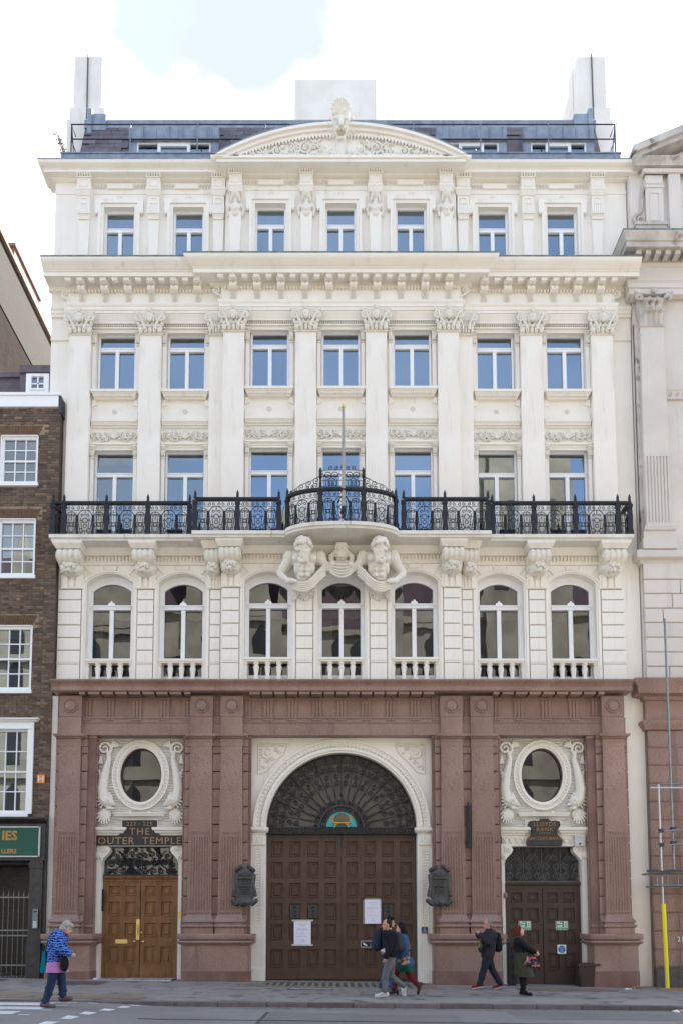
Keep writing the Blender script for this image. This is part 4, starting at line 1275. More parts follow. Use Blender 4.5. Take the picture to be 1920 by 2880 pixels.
for a, b_ in DORM:
    w = b_ - a; c = (a + b_) / 2
    q = MB()
    q.prismx([(0.52, 26.42), (0.50, 26.84), (0.62, 26.92), (1.2, 26.95), (1.2, 26.42)], a, b_)
    q.box(a, a + 0.24, 0.53, 1.2, 25.2, 26.42).box(b_ - 0.24, b_, 0.53, 1.2, 25.2, 26.42)
    q.box(a - 0.03, b_ + 0.03, 0.47, 0.56, 26.36, 26.44)
    k = a
    while k < b_:
        q.box(k, k + 0.025, 0.475, 0.52, 26.44, 26.84); k += 0.42
    dm = bp(q, 'dormer', 'lead')
    q = MB()
    xa, xb = a + 0.24, b_ - 0.24
    n = 3
    q.box(xa, xb, 0.56, 0.64, 26.32, 26.36).box(xa, xb, 0.56, 0.64, 25.6, 25.66)
    cuts = [xa, xa + (xb - xa) * 0.30, xa + (xb - xa) * 0.70, xb]
    for v in cuts: q.box(max(xa, v - 0.05), min(xb, v + 0.05), 0.555, 0.64, 25.6, 26.36)
    q.box(cuts[1], cuts[2], 0.55, 0.64, 26.24, 26.36).box(cuts[1], cuts[2], 0.55, 0.64, 25.95, 26.04)
    q.build('window_frame', M['white'], dm)
    for u, v in zip(cuts[:-1], cuts[1:]):
        MB().add([(u, 0.60, 25.64), (v, 0.60, 25.64), (v, 0.60, 26.34), (u, 0.60, 26.34)], [(0, 1, 2, 3)]).build('pane', M['glass'], dm, smooth=0)
    MB().box(xa, xb, 0.8, 0.82, 25.4, 26.42).build('blind', M['dark'], dm)
# guard rail along the roof edge
q = MB()
for z in (26.11, 26.61):
    q.tube([(-8.43, 0.6, z), (-8.43, 0.22, z), (-3.0, 0.22, z)] if z < 26.5 else [(-8.43, 0.6, z), (-8.43, 0.22, z), (8.60, 0.22, z), (8.60, 0.6, z)], 0.018, 5)
q.tube([(3.0, 0.22, 26.11), (8.60, 0.22, 26.11), (8.6, 0.6, 26.11)], 0.018, 5)
gr = bp(q, 'roof_guard_rail', 'iron')
for x in (-8.43, -6.58, -4.48, -2.35, 2.28, 4.38, 6.51, 8.60):
    pq = MB().tube([(x, 0.22, 25.25), (x, 0.22, 26.62)], 0.022, 5)
    if abs(x) > 8: pq.tube([(x, 0.22, 26.6), (x - 0.02 * (1 if x > 0 else -1), 0.55, 25.3)], 0.016, 5)
    pq.build('stanchion', M['steel'] if abs(x) < 8 else M['iron'], gr)
# chimney stacks on the party walls
for s in (-1, 1):
    q = MB()
    def sx(a, b_): return (min(s * a, s * b_), max(s * a, s * b_))
    for (a, b_, y0, y1, z0, z1) in ((7.93, 8.86, 1.5, 1.95, 28.55, 30.50), (7.80, 8.96, 1.45, 2.0, 28.10, 28.60), (7.74, 9.02, 1.4, 2.05, 25.0, 28.12), (7.90, 8.80, 1.95, 2.40, 25.0, 30.70), (7.90, 8.80, 2.40, 4.0, 25.0, 30.1), (7.95, 8.80, 4.0, 6.5, 25.0, 29.2)):
        u, v = sx(a, b_); q.box(u, v, y0, y1, z0, z1)
    ch = bp(q, 'chimney_stack', 'stucco_grey')
    xp = s * 8.40
    MB().tube([(xp, 1.46, 27.6), (xp + 0.01, 1.46, 28.7), (xp, 1.46, 29.6), (xp, 1.46, 30.55)], 0.022, 5).build('conductor', M['iron_grey'], ch)
    q = MB()
    u, v = sx(7.60, 8.2); q.box(u, v, 1.0, 1.39, 27.3, 27.86)
    u, v = sx(8.05, 8.2); q.box(u, v, 0.95, 1.385, 25.3, 28.0)
    q.build('lead_flashing', M['lead'], ch)
bp(MB().box(-1.67, 1.45, 5.0, 7.6, 26.0, 33.85), 'lift_housing', 'stucco_grey')
# ---- bearded giants under the bow, mask and swag between them
def atlas(o):
    """o = outward direction in x (-1 left figure, +1 right figure)"""
    X = 1.06 * o
    SC_, ZC_, YC_ = 1.12, 12.0, -0.30
    def big(mb, sx=1.0):
        mb.v = [(X + (v[0] - X) * SC_ * sx, YC_ + (v[1] - YC_) * SC_, ZC_ + (v[2] - ZC_) * SC_ + 0.03) for v in mb.v]
        return mb
    b = MB()
    def p(u, y, z): return (X + u * o, y, z)
    b.cap(p(0.0, -0.52, 11.58), p(0.0, -0.60, 11.90), 0.215, 0.27)               # abdomen to ribs
    b.cap(p(-0.24, -0.52, 12.09), p(0.26, -0.52, 12.09), 0.20, 0.20)           # shoulder girdle
    for s in (-1, 1):
        b.ell(p(s * 0.15, -0.78, 11.97), (0.165, 0.11, 0.115), 12, 8)             # pectorals
        b.ell(p(s * 0.075, -0.80, 11.77), (0.075, 0.065, 0.055), 8, 6)
        b.ell(p(s * 0.075, -0.785, 11.655), (0.075, 0.065, 0.055), 8, 6)
        b.ell(p(s * 0.075, -0.75, 11.54), (0.075, 0.06, 0.06), 8, 6)
        b.ell(p(s * 0.38, -0.55, 12.09), (0.175, 0.18, 0.19), 10, 8)              # deltoids
        b.ell(p(s * 0.21, -0.66, 11.76), (0.06, 0.09, 0.16), 8, 6)
    b.cap(p(0.0, -0.60, 12.10), p(0.02, -0.80, 12.20), 0.15, 0.125)              # bowed neck
    b.ell(p(0.02, -0.92, 12.20), (0.165, 0.19, 0.21), 12, 9)
    # outer arm, hand on the hip
    b.cap(p(0.42, -0.54, 12.02), p(0.62, -0.50, 11.70), 0.135, 0.10)
    b.cap(p(0.62, -0.50, 11.68), p(0.40, -0.68, 11.40), 0.095, 0.065)
    b.cap(p(0.36, -0.68, 11.42), p(0.24, -0.74, 11.38), 0.075, 0.06)
    # inner arm holding the swag
    b.cap(p(-0.42, -0.54, 12.02), p(-0.60, -0.56, 11.80), 0.13, 0.10)
    b.cap(p(-0.60, -0.56, 11.80), p(-0.70, -0.68, 11.86), 0.095, 0.07)
    body = remesh(big(b, 1.02), 'giant_figure', 0.016, 1); body.materials.append(M['carve'])
    ob = put('giant_figure', body, BLD)
    r2 = random.Random(9)
    h = MB()
    for k in range(90):                                                         # curls of hair and beard
        a = r2.uniform(0, 2 * PI); e = r2.uniform(-0.1, 1.4)
        q = p(0.02, -0.91, 12.24)
        h.ell((q[0] + 0.205 * math.cos(e) * math.cos(a), q[1] + 0.225 * math.cos(e) * math.sin(a) + 0.0, q[2] + 0.225 * math.sin(e) - 0.03), (0.055, 0.055, 0.05), 6, 4)
    for k in range(44):
        u = r2.uniform(-0.17, 0.17); t = r2.uniform(0, 1)
        q = p(0.02 + u * (1 - 0.45 * t), -1.04 + 0.10 * t + 0.6 * u * u, 12.11 - 0.30 * t)
        h.ell(q, (0.045, 0.05, 0.055), 6, 4)
    q = p(0.02, -1.12, 12.20); h.ell(q, (0.035, 0.05, 0.06), 6, 5)
    hm = remesh(big(h), 'hair_and_beard', 0.016, 0); hm.materials.append(M['carve'])
    put('hair_and_beard', hm, ob)
    # folds of cloth slung round the hips
    d = MB()
    for k in range(5):
        dz = -0.055 * k
        pts = []
        for i in range(15):
            t = i / 14
            u = 0.32 - 0.86 * t
            z = 11.46 + dz * 0.8 + (0.42 - 0.02 * k) * max(0, (t - 0.36) / 0.64) ** 1.9 - 0.15 * math.sin(PI * min(1, t * 1.25)) * (1 - 0.3 * t)
            pts.append(p(u, -0.66 - 0.10 * math.sin(PI * t) + 0.02 * k, z))
        d.tube(pts, [0.028 + 0.012 * math.sin(PI * i / 14) for i in range(15)], 6)
    dm = big(d).mesh('drapery', 60); dm.materials.append(M['carve'])
    put('drapery', dm, ob)
    # carved drop below
    c = MB()
    c.box(X - 0.24, X + 0.24, -0.26, -0.18, 11.10, 11.40)
    for s in (-1, 1):
        c.spiral(X + s * 0.17, 11.12, -0.30, 0.085, 1.5, s, PI / 2, 0.03, 5, 10)
        c.spiral(X + s * 0.20, 11.30, -0.30, 0.06, 1.3, -s, PI / 2, 0.026, 5, 10)
    for i in range(5):
        a = PI * (1.15 + 0.7 * i / 4)
        c.cap((X, -0.32, 11.14), (X + 0.13 * math.cos(a), -0.31, 11.14 + 0.15 * math.sin(a)), 0.02, 0.035, 6)
    c.cap(p(0.34, -0.6, 11.42), p(0.33, -0.36, 10.98), 0.06, 0.05, 8)
    c.cap(p(0.30, -0.6, 11.40), p(0.27, -0.36, 11.02), 0.05, 0.04, 8)
    cm = c.move(0, 0, 0.0).mesh('carved_drop', 60); cm.materials.append(M['carve'])
    put('carved_drop', cm, ob)
atlas(-1); atlas(1)
b = MB()
b.ell((0, -0.55, 12.24), (0.19, 0.20, 0.21), 12, 8)
b.ell((0, -0.72, 12.26), (0.04, 0.05, 0.06), 8, 6)
b.box(-0.15, 0.15, -0.75, -0.4, 12.42, 12.52)
for k in range(7):
    b.ell((-0.16 + 0.053 * k, -0.66, 12.42), (0.04, 0.07, 0.07), 7, 5)
for s in (-1, 1):
    b.cap((s * 0.13, -0.62, 12.32), (s * 0.30, -0.55, 12.18), 0.06, 0.075)
    b.cap((s * 0.30, -0.55, 12.18), (s * 0.27, -0.5, 11.96), 0.08, 0.085)
    b.ell((s * 0.07, -0.71, 12.34), (0.05, 0.04, 0.03), 7, 5)
    b.ell((s * 0.09, -0.72, 12.20), (0.07, 0.05, 0.05), 7, 5)
    b.cap((s * 0.03, -0.72, 12.11), (s * 0.10, -0.66, 12.12), 0.04, 0.035)
b.cap((-0.2, -0.45, 11.98), (0.2, -0.45, 11.98), 0.13, 0.13)
me = remesh(b, 'mask_figure', 0.014, 1); me.materials.append(M['carve'])
mk = put('mask_figure', me, BLD)
d = MB()
for k in range(5):
    pts = [(-0.46 + 0.92 * i / 16, -0.60 - 0.12 * math.sin(PI * i / 16), 12.02 - 0.03 * k - (0.17 + 0.06 * k) * math.sin(PI * i / 16) ** 0.8) for i in range(17)]
    d.tube(pts, [0.024 + 0.014 * math.sin(PI * i / 16) for i in range(17)], 6)
me = d.mesh('swag', 60); me.materials.append(M['carve'])
put('swag', me, mk)
q = MB()
for s in (-1, 1):
    q.spiral(s * 0.40, 12.28, -0.34, 0.10, 1.5, s, -PI / 2, 0.035, 5, 10)
    q.spiral(s * 0.50, 12.16, -0.34, 0.07, 1.3, -s, PI / 2, 0.03, 5, 10)
q.build('scrolls', M['carve'], mk, smooth=60)

# ------------------------------------------------------------------ granite ground floor
GY = -0.42
SH = [(7.72, 0.305), (3.98, 0.305), (3.12, 0.305)]      # shaft centres
# wall core behind the granite
for s in (-1, 1):
    for a, b_ in ((7.02, 8.12), (2.60, 4.50)):
        x0, x1 = sorted((s * a, s * b_)); bp(MB().box(x0, x1, GY + 0.06, YB, -0.4, 6.90), 'pier_core', 'granite_dk')
def granite_shaft():
    q = MB()
    h0, h1 = 0.345, 0.305
    q.tbox(0, h0, h1, 0.06, 0.20, 0.165, 1.82, 6.62)
    q.tbox(0, 0.315, 0.315, 0.06, 0.175, 0.175, 6.62, 6.83)
    for z in (6.70, 6.76): q.box(-0.318, 0.318, -0.12, 0.0, z, z + 0.012)
    # reeding on the lower part
    for k in range(8):
        f = (k + 0.5) / 8 * 2 - 1
        def yy(z): return 0.06 - (0.20 - 0.035 * (z - 1.82) / 4.8)
        w0 = 0.026
        for (za, zb) in ((1.97, 4.03),):
            xa = f * (h0 - 0.035) ; xb = f * (h0 - 0.035 - 0.017)
            q.add([(xa - w0, yy(za) + 0.01, za), (xa + w0, yy(za) + 0.01, za), (xb + w0, yy(zb) + 0.01, zb), (xb - w0, yy(zb) + 0.01, zb),
                   (xa - w0 * 0.5, yy(za) - 0.022, za), (xa + w0 * 0.5, yy(za) - 0.022, za), (xb + w0 * 0.5, yy(zb) - 0.022, zb), (xb - w0 * 0.5, yy(zb) - 0.022, zb)],
                  [(4, 5, 6, 7), (0, 4, 7, 3), (1, 2, 6, 5), (0, 1, 5, 4), (2, 3, 7, 6)])
        if k < 7:
            xx = (f + 0.125) * (h0 - 0.04)
            q.prism([(xx - 0.03, 4.16), (xx, 4.08), (xx + 0.03, 4.16), (xx, 4.12)], yy(4.1) - 0.016, yy(4.1) + 0.01)
    return q
shaft_me = granite_shaft().mesh('pier_shaft', 30); shaft_me.materials.append(M['granite'])
# studs above the base
st = MB()
for k in range(7):
    st.ell((-0.27 + 0.09 * k, -0.155, 1.885), (0.022, 0.02, 0.022), 6, 4)
stud_me = st.mesh('studs', 60); stud_me.materials.append(M['granite_dk'])
cm_ = MB().sweep([(0, 6.83), (0.03, 6.84), (0.05, 6.87), (0.10, 6.88), (0.12, 6.92), (0.12, 6.95), (0, 6.955)], [(-0.32, 0.06), (-0.32, -0.125), (0.32, -0.125), (0.32, 0.06)])
capm = cm_.mesh('pier_capital', 30); capm.materials.append(M['granite'])
bs = MB()
bs.sweep([(0, 1.30), (0.06, 1.30), (0.06, 1.47), (0.11, 1.49), (0.115, 1.52), (0.10, 1.545), (0.05, 1.57), (0.05, 1.60), (0.09, 1.62), (0.095, 1.645), (0.08, 1.67), (0.03, 1.74), (0.0, 1.84)], [(-0.345, 0.06), (-0.345, -0.135), (0.345, -0.135), (0.345, 0.06)])
basem = bs.mesh('pier_base', 35); basem.materials.append(M['granite'])
discb = MB().box(-0.32, 0.32, -0.135, 0.1, 7.475, 8.06).disc([(0.205, 0.135), (0.205, 0.165), (0.185, 0.175), (0.17, 0.15), (0.145, 0.145), (0.14, 0.17), (0.12, 0.185), (0.06, 0.205), (0.0, 0.21)], (0, 0, 7.77), 20).box(-0.31, 0.31, -0.12, 0.1, 6.955, 7.475)
discm = discb.mesh('boss_block', 40); discm.materials.append(M['granite'])
for xc, hw in SH:
    for s in (-1, 1):
        L0 = (s * xc, GY, 0)
        p_ = put('pier_shaft', shaft_me, BLD, L0)
        put('studs', stud_me, p_); put('pier_capital', capm, p_); put('pier_base', basem, p_)
        put('boss_block', discm, BLD, L0)
# coursed strips beside and between the shafts
zc = [1.84 + 0.508 * k for k in range(10)]
for a, b_, y in ((7.245, 7.405, -0.035), (8.035, 8.14, -0.035), (3.43, 3.67, -0.035), (2.655, 2.805, -0.035), (4.295, 4.45, -0.035), (7.0, 7.24, 0.13), (4.455, 4.53, 0.13), (2.575, 2.65, 0.13)):
    for s in (-1, 1):
        xc = s * (a + b_) / 2
        for k in range(10):
            z0 = zc[k] + 0.013; z1 = min(zc[k] + 0.495, 6.62)
            if z1 - z0 > 0.05:
                stone('granite_block', b_ - a, z0, z1, xc, GY + 0.075 + y + (0.02 if y < 0 else 0), 0.075, 'granite')
        q = MB().box(-(b_ - a) / 2, (b_ - a) / 2, -0.075, 0.02, 6.63, 6.83)
        q.sweep([(0, 6.83), (0.03, 6.84), (0.05, 6.87), (0.08, 6.88), (0.10, 6.92), (0.10, 6.95), (0, 6.955)], [(-(b_ - a) / 2, -0.06), ((b_ - a) / 2, -0.06)])
        bp(q, 'strip_capital', 'granite', (xc, GY + 0.075 + y + (0.02 if y < 0 else 0), 0))
        q = MB().box(-(b_ - a) / 2, (b_ - a) / 2, -0.075, 0.02, 1.30, 1.84)
        q.sweep([(0, 1.30), (0.05, 1.30), (0.05, 1.47), (0.10, 1.49), (0.105, 1.52), (0.09, 1.545), (0.04, 1.57), (0.04, 1.60), (0.08, 1.62), (0.085, 1.645), (0.03, 1.74), (0.0, 1.84)], [(-(b_ - a) / 2, -0.06), ((b_ - a) / 2, -0.06)])
        bp(q, 'strip_base', 'granite', (xc, GY + 0.075 + y + (0.02 if y < 0 else 0), 0))
# pedestals
def ped_profile(zb): return [(0, zb), (0.0, 0.97), (0.03, 0.985), (0.03, 1.0), (0.10, 1.03), (0.13, 1.07), (0.115, 1.11), (0.05, 1.125), (0.05, 1.14), (0.13, 1.15), (0.14, 1.17), (0.14, 1.28), (0.12, 1.30), (-0.25, 1.31), (-0.25, zb)]
for s in (-1, 1):
    for a, b_ in ((6.96, 8.24), (2.56, 4.45)):
        x0, x1 = sorted((s * a, s * b_))
        zb = min(g(BX + x0), g(BX + x1)) - 0.05
        yf = GY - 0.24
        c = 0.10
        pth = [(x0, 0.15), (x0, yf + c), (x0 + c * 0.3, yf + c * 0.3), (x0 + c, yf), (x1 - c, yf), (x1 - c * 0.3, yf + c * 0.3), (x1, yf + c), (x1, 0.15)]
        q = MB().sweep(ped_profile(0.265), pth)
        q.box(x0 + 0.05, x1 - 0.05, yf + 0.1, 0.1, 0.2, 1.30)
        pd = bp(q, 'pedestal', 'granite')
        MB().sweep([(-0.05, zb), (0.012, zb), (0.012, 0.255), (0, 0.262), (-0.05, 0.262)], pth).build('plinth_course', M['granite_dk'], pd)
# entablature
q = MB()
q.box(-8.10, 8.10, GY - 0.02, YB, 6.955, 7.31)
bp(q, 'architrave', 'granite')
bp(MB().box(-8.10, 8.10, GY - 0.045, GY + 0.1, 7.31, 7.335).box(-8.10, 8.10, GY - 0.03, GY + 0.1, 7.335, 7.43).box(-8.10, 8.10, GY - 0.06, GY + 0.1, 7.43, 7.46), 'taenia', 'granite')
bp(MB().box(-8.10, 8.10, GY + 0.06, YB, 7.46, 8.14), 'frieze', 'granite')
tg = MB()
for k in (-1, 0, 1):
    tg.prism([(k * 0.093 - 0.032, 7.46), (k * 0.093 + 0.032, 7.46), (k * 0.093 + 0.032, 7.97), (k * 0.093 - 0.032, 7.97)], -0.045, 0.0)
tg.box(-0.145, 0.145, -0.02, 0.0, 7.46, 8.0).box(-0.15, 0.15, -0.05, 0.0, 7.985, 8.03)
for k in range(5):
    tg.tbox(-0.11 + 0.055 * k, 0.021, 0.015, -0.06, 0.045, 0.04, 7.345, 7.385)
tg.box(-0.145, 0.145, -0.115, -0.06, 7.385, 7.415)
tg_me = tg.mesh('triglyph', 30); tg_me.materials.append(M['granite'])
tgx = [0.0] + [s * v for s in (-1, 1) for v in (0.70, 1.40, 2.10, 2.72, 3.555, 5.07, 5.86, 6.65, 7.30, 4.42)]
for x in tgx:
    put('triglyph', tg_me, BLD, (x, GY + 0.06, 0))
mu = MB().box(-0.15, 0.15, -0.36, 0.0, 8.065, 8.135)
mu_me = mu.mesh('mutule'); mu_me.materials.append(M['granite'])
for k in range(-7, 8): put('mutule', mu_me, BLD, (k * 0.351, GY + 0.06, 0))
for s in (-1, 1):
    for k in range(-3, 4): put('mutule', mu_me, BLD, (s * 5.86 + k * 0.386, GY + 0.06, 0), scale=(1.08, 1, 1))
    for k in (-4, 4): put('mutule', mu_me, BLD, (s * 5.86 + k * 0.373, GY + 0.06, 0), scale=(0.55, 1, 1))
gc = [(-0.1, 8.14), (0.30, 8.14), (0.30, 8.15), (0.36, 8.155), (0.36, 8.28), (0.38, 8.29), (0.38, 8.315), (0.40, 8.33), (0.44, 8.37), (0.48, 8.41), (0.48, 8.45), (-0.1, 8.47)]
xs_ = [-8.20, -5.9, -3.55, -1.2, 1.2, 3.55, 5.9, 8.20]
for a, b_ in zip(xs_[:-1], xs_[1:]):
    e = 0.003
    bp(MB().sweep(gc, [(a + e if a > -8 else a, GY), (b_ - e if b_ < 8 else b_, GY)]), 'cornice_block', 'granite')
bp(MB().box(-8.15, 8.15, GY - 0.25, GY + 0.3, 8.15, 8.40), 'cornice_core', 'granite')
# plain rendered end strips
bp(MB().box(8.16, 8.50, -0.12, YB, -0.45, 8.40).box(8.505, 8.79, -0.10, YB, -0.45, 8.40), 'end_strip', 'stucco')
bp(MB().box(-8.34, -8.16, -0.30, YB, -0.2, 8.14), 'end_strip', 'stucco_grey')
# ------------------------------------------------------------------ door bays
IY = -0.08       # face of the cream infill
def loop_ring(mb, inner, outer, y0, y1):
    """closed ring between two loops of equal length (x,z), solid from y0 to y1"""
    n = len(inner)
    vs = [(x, y0, z) for x, z in inner] + [(x, y0, z) for x, z in outer] + [(x, y1, z) for x, z in inner] + [(x, y1, z) for x, z in outer]
    fs = []
    for i in range(n):
        j = (i + 1) % n
        fs += [(i, j, n + j, n + i), (2 * n + i, 3 * n + i, 3 * n + j, 2 * n + j), (i, 2 * n + i, 2 * n + j, j), (n + i, n + j, 3 * n + j, 3 * n + i)]
    mb.add(vs, fs)
def ellipse(cx, cz, a, b_, n=48): return [(cx + a * math.cos(2 * PI * i / n), cz + b_ * math.sin(2 * PI * i / n)) for i in range(n)]
def rect_loop(cx, cz, x0, x1, z0, z1, n=48):
    out = []
    for i in range(n):
        a = 2 * PI * i / n
        c, s = math.cos(a), math.sin(a)
        t = min((x1 - cx) / c if c > 1e-6 else 1e9, (x0 - cx) / c if c < -1e-6 else 1e9, (z1 - cz) / s if s > 1e-6 else 1e9, (z0 - cz) / s if s < -1e-6 else 1e9)
        out.append((cx + c * t, cz + s * t))
    # pull the nearest samples into the corners
    for X_, Z_ in ((x0, z0), (x0, z1), (x1, z0), (x1, z1)):
        k = min(range(n), key=lambda i: (out[i][0] - X_) ** 2 + (out[i][1] - Z_) ** 2)
        out[k] = (X_, Z_)
    return out
# ripple-carved ground of the oval windows
rip = mat('rippled_stucco', (0.79, 0.77, 0.70), 0.75, spec=0.25, var=(0.70, 0.67, 0.59), scale=4)
nt = rip.node_tree
wv = nt.nodes.new('ShaderNodeTexWave'); wv.bands_direction = 'Z'; wv.inputs['Scale'].default_value = 4.2; wv.inputs['Distortion'].default_value = 2.5; wv.inputs['Detail'].default_value = 1; wv.inputs['Detail Scale'].default_value = 1.0
bpn = nt.nodes.new('ShaderNodeBump'); bpn.inputs['Strength'].default_value = 1.0; bpn.inputs['Distance'].default_value = 0.03
tcn = nt.nodes.new('ShaderNodeTexCoord')
nt.links.new(tcn.outputs['Object'], wv.inputs['Vector']); nt.links.new(wv.outputs['Fac'], bpn.inputs['Height']); nt.links.new(bpn.outputs['Normal'], nt.nodes['Principled BSDF'].inputs['Normal'])
M['ripple'] = rip
OVZ = 5.86
def dolphin():
    b = MB()
    pts = [(-0.95, 0.66), (-0.93, 0.45), (-1.00, 0.18), (-1.07, -0.12), (-1.10, -0.42), (-1.06, -0.70), (-0.93, -0.84)]
    rs = [0.055, 0.075, 0.105, 0.135, 0.15, 0.15, 0.13]
    sm = []
    for i in range(len(pts) - 1):
        for t in (0, 0.33, 0.66):
            sm.append((pts[i][0] + (pts[i + 1][0] - pts[i][0]) * t, pts[i][1] + (pts[i + 1][1] - pts[i][1]) * t, rs[i] + (rs[i + 1] - rs[i]) * t))
    sm.append((*pts[-1], rs[-1]))
    for (xa, za, ra), (xb, zb, rb) in zip(sm[:-1], sm[1:]):
        b.cap((xa, -0.05, OVZ + za), (xb, -0.05, OVZ + zb), ra, rb)
    b.ell((-0.88, -0.10, OVZ - 0.80), (0.15, 0.14, 0.13), 10, 8)
    b.cap((-0.86, -0.12, OVZ - 0.86), (-0.70, -0.12, OVZ - 0.87), 0.06, 0.03)
    b.cap((-0.90, -0.12, OVZ - 0.97), (-0.74, -0.12, OVZ - 0.98), 0.05, 0.025)
    b.ell((-0.87, -0.23, OVZ - 0.75), (0.05, 0.03, 0.05), 8, 6)
    for k in range(8):                       # crest
        a = PI * (0.35 + 0.95 * k / 7)
        b.cap((-0.98, -0.14, OVZ - 0.76), (-0.98 + 0.24 * math.cos(a), -0.12, OVZ - 0.76 + 0.26 * math.sin(a)), 0.014, 0.024, 6)
    for k in range(7):                       # shell below
        a = PI * (1.12 + 0.58 * k / 6)
        b.cap((-1.00, -0.08, OVZ - 1.0), (-1.02 + 0.37 * math.cos(a) * 0.72, -0.10, OVZ - 1.02 + 0.40 * math.sin(a)), 0.016, 0.026, 6)
    b.ell((-0.985, -0.075, OVZ - 0.70), (0.21, 0.05, 0.21), 12, 8); b.ell((-1.02, -0.05, OVZ - 1.16), (0.20, 0.035, 0.20), 12, 8)
    for k in range(4):                       # fin
        b.cap((-1.12, -0.1, OVZ - 0.05), (-1.20, -0.08, OVZ + 0.12 - 0.09 * k), 0.03, 0.025, 6)
    N = 34
    pv = None
    for i in range(N):                       # curled tail
        f = i / (N - 1); r_ = 0.21 * (1 - 0.82 * f); a = -PI * 0.35 + 2 * PI * 1.6 * f
        q = (-1.06 + r_ * math.cos(a), -0.06, OVZ + 0.78 + r_ * math.sin(a))
        if pv: b.cap(pv, q, 0.05 * (1 - 0.4 * f), 0.05 * (1 - 0.4 * f), 6)
        pv = q
    for k in range(4):
        a = 0.3 + 0.35 * k
        b.cap((-0.86, -0.06, OVZ + 0.82), (-0.86 + 0.22 * math.cos(a), -0.05, OVZ + 0.80 + 0.2 * math.sin(a)), 0.03, 0.03, 6)
    for k in range(3):
        b.cap((-1.17, -0.06, OVZ + 0.55), (-1.22 + 0.05 * k, -0.05, OVZ + 0.34), 0.03, 0.025, 6)
    me = remesh(b, 'carved_dolphin', 0.011, 0)
    me.materials.append(M['carve'])
    return me
DOL = dolphin()
DOLR = DOL.copy()
DOLR.transform(Matrix.Scale(-1, 4, (1, 0, 0))); DOLR.flip_normals()

def panel_door(name, x0, x1, z0, z1, y, cols, rows, m, mp, parent=None, sharp=0.03):
    """one leaf: stiles and rails as the part, each raised panel a sub-part"""
    q = MB()
    cx_ = [x0] + [v for c in cols for v in c] + [x1]
    for i in range(0, len(cx_), 2):
        q.box(cx_[i], cx_[i + 1], y, y + 0.06, z0, z1)
    rz = [z0] + [v for r_ in sorted(rows) for v in r_] + [z1]
    for c in cols:
        for i in range(0, len(rz), 2):
            q.box(c[0], c[1], y + 0.001, y + 0.06, rz[i], rz[i + 1])
    leaf = bp(q, name, m)
    for c in cols:
        for r_ in rows:
            w, h = c[1] - c[0], r_[1] - r_[0]
            e1, e2 = 0.035, 0.075
            p_ = MB()
            def ring(e, yy): return [(e, yy, e), (w - e, yy, e), (w - e, yy, h - e), (e, yy, h - e)]
            vs = ring(0.0, -0.006) + ring(0.016, -0.012) + ring(e1, 0.028) + ring(e2, 0.032) + ring(e2 + 0.025, 0.012)
            fs = []
            for k in range(4):
                for i in range(4):
                    j = (i + 1) % 4
                    fs.append((k * 4 + i, k * 4 + j, (k + 1) * 4 + j, (k + 1) * 4 + i))
            fs.append((16, 17, 18, 19))
            p_.add(vs, fs)
            p_.build('panel', M[mp], leaf, (c[0], y + 0.012, r_[0]), smooth=20)
    return leaf

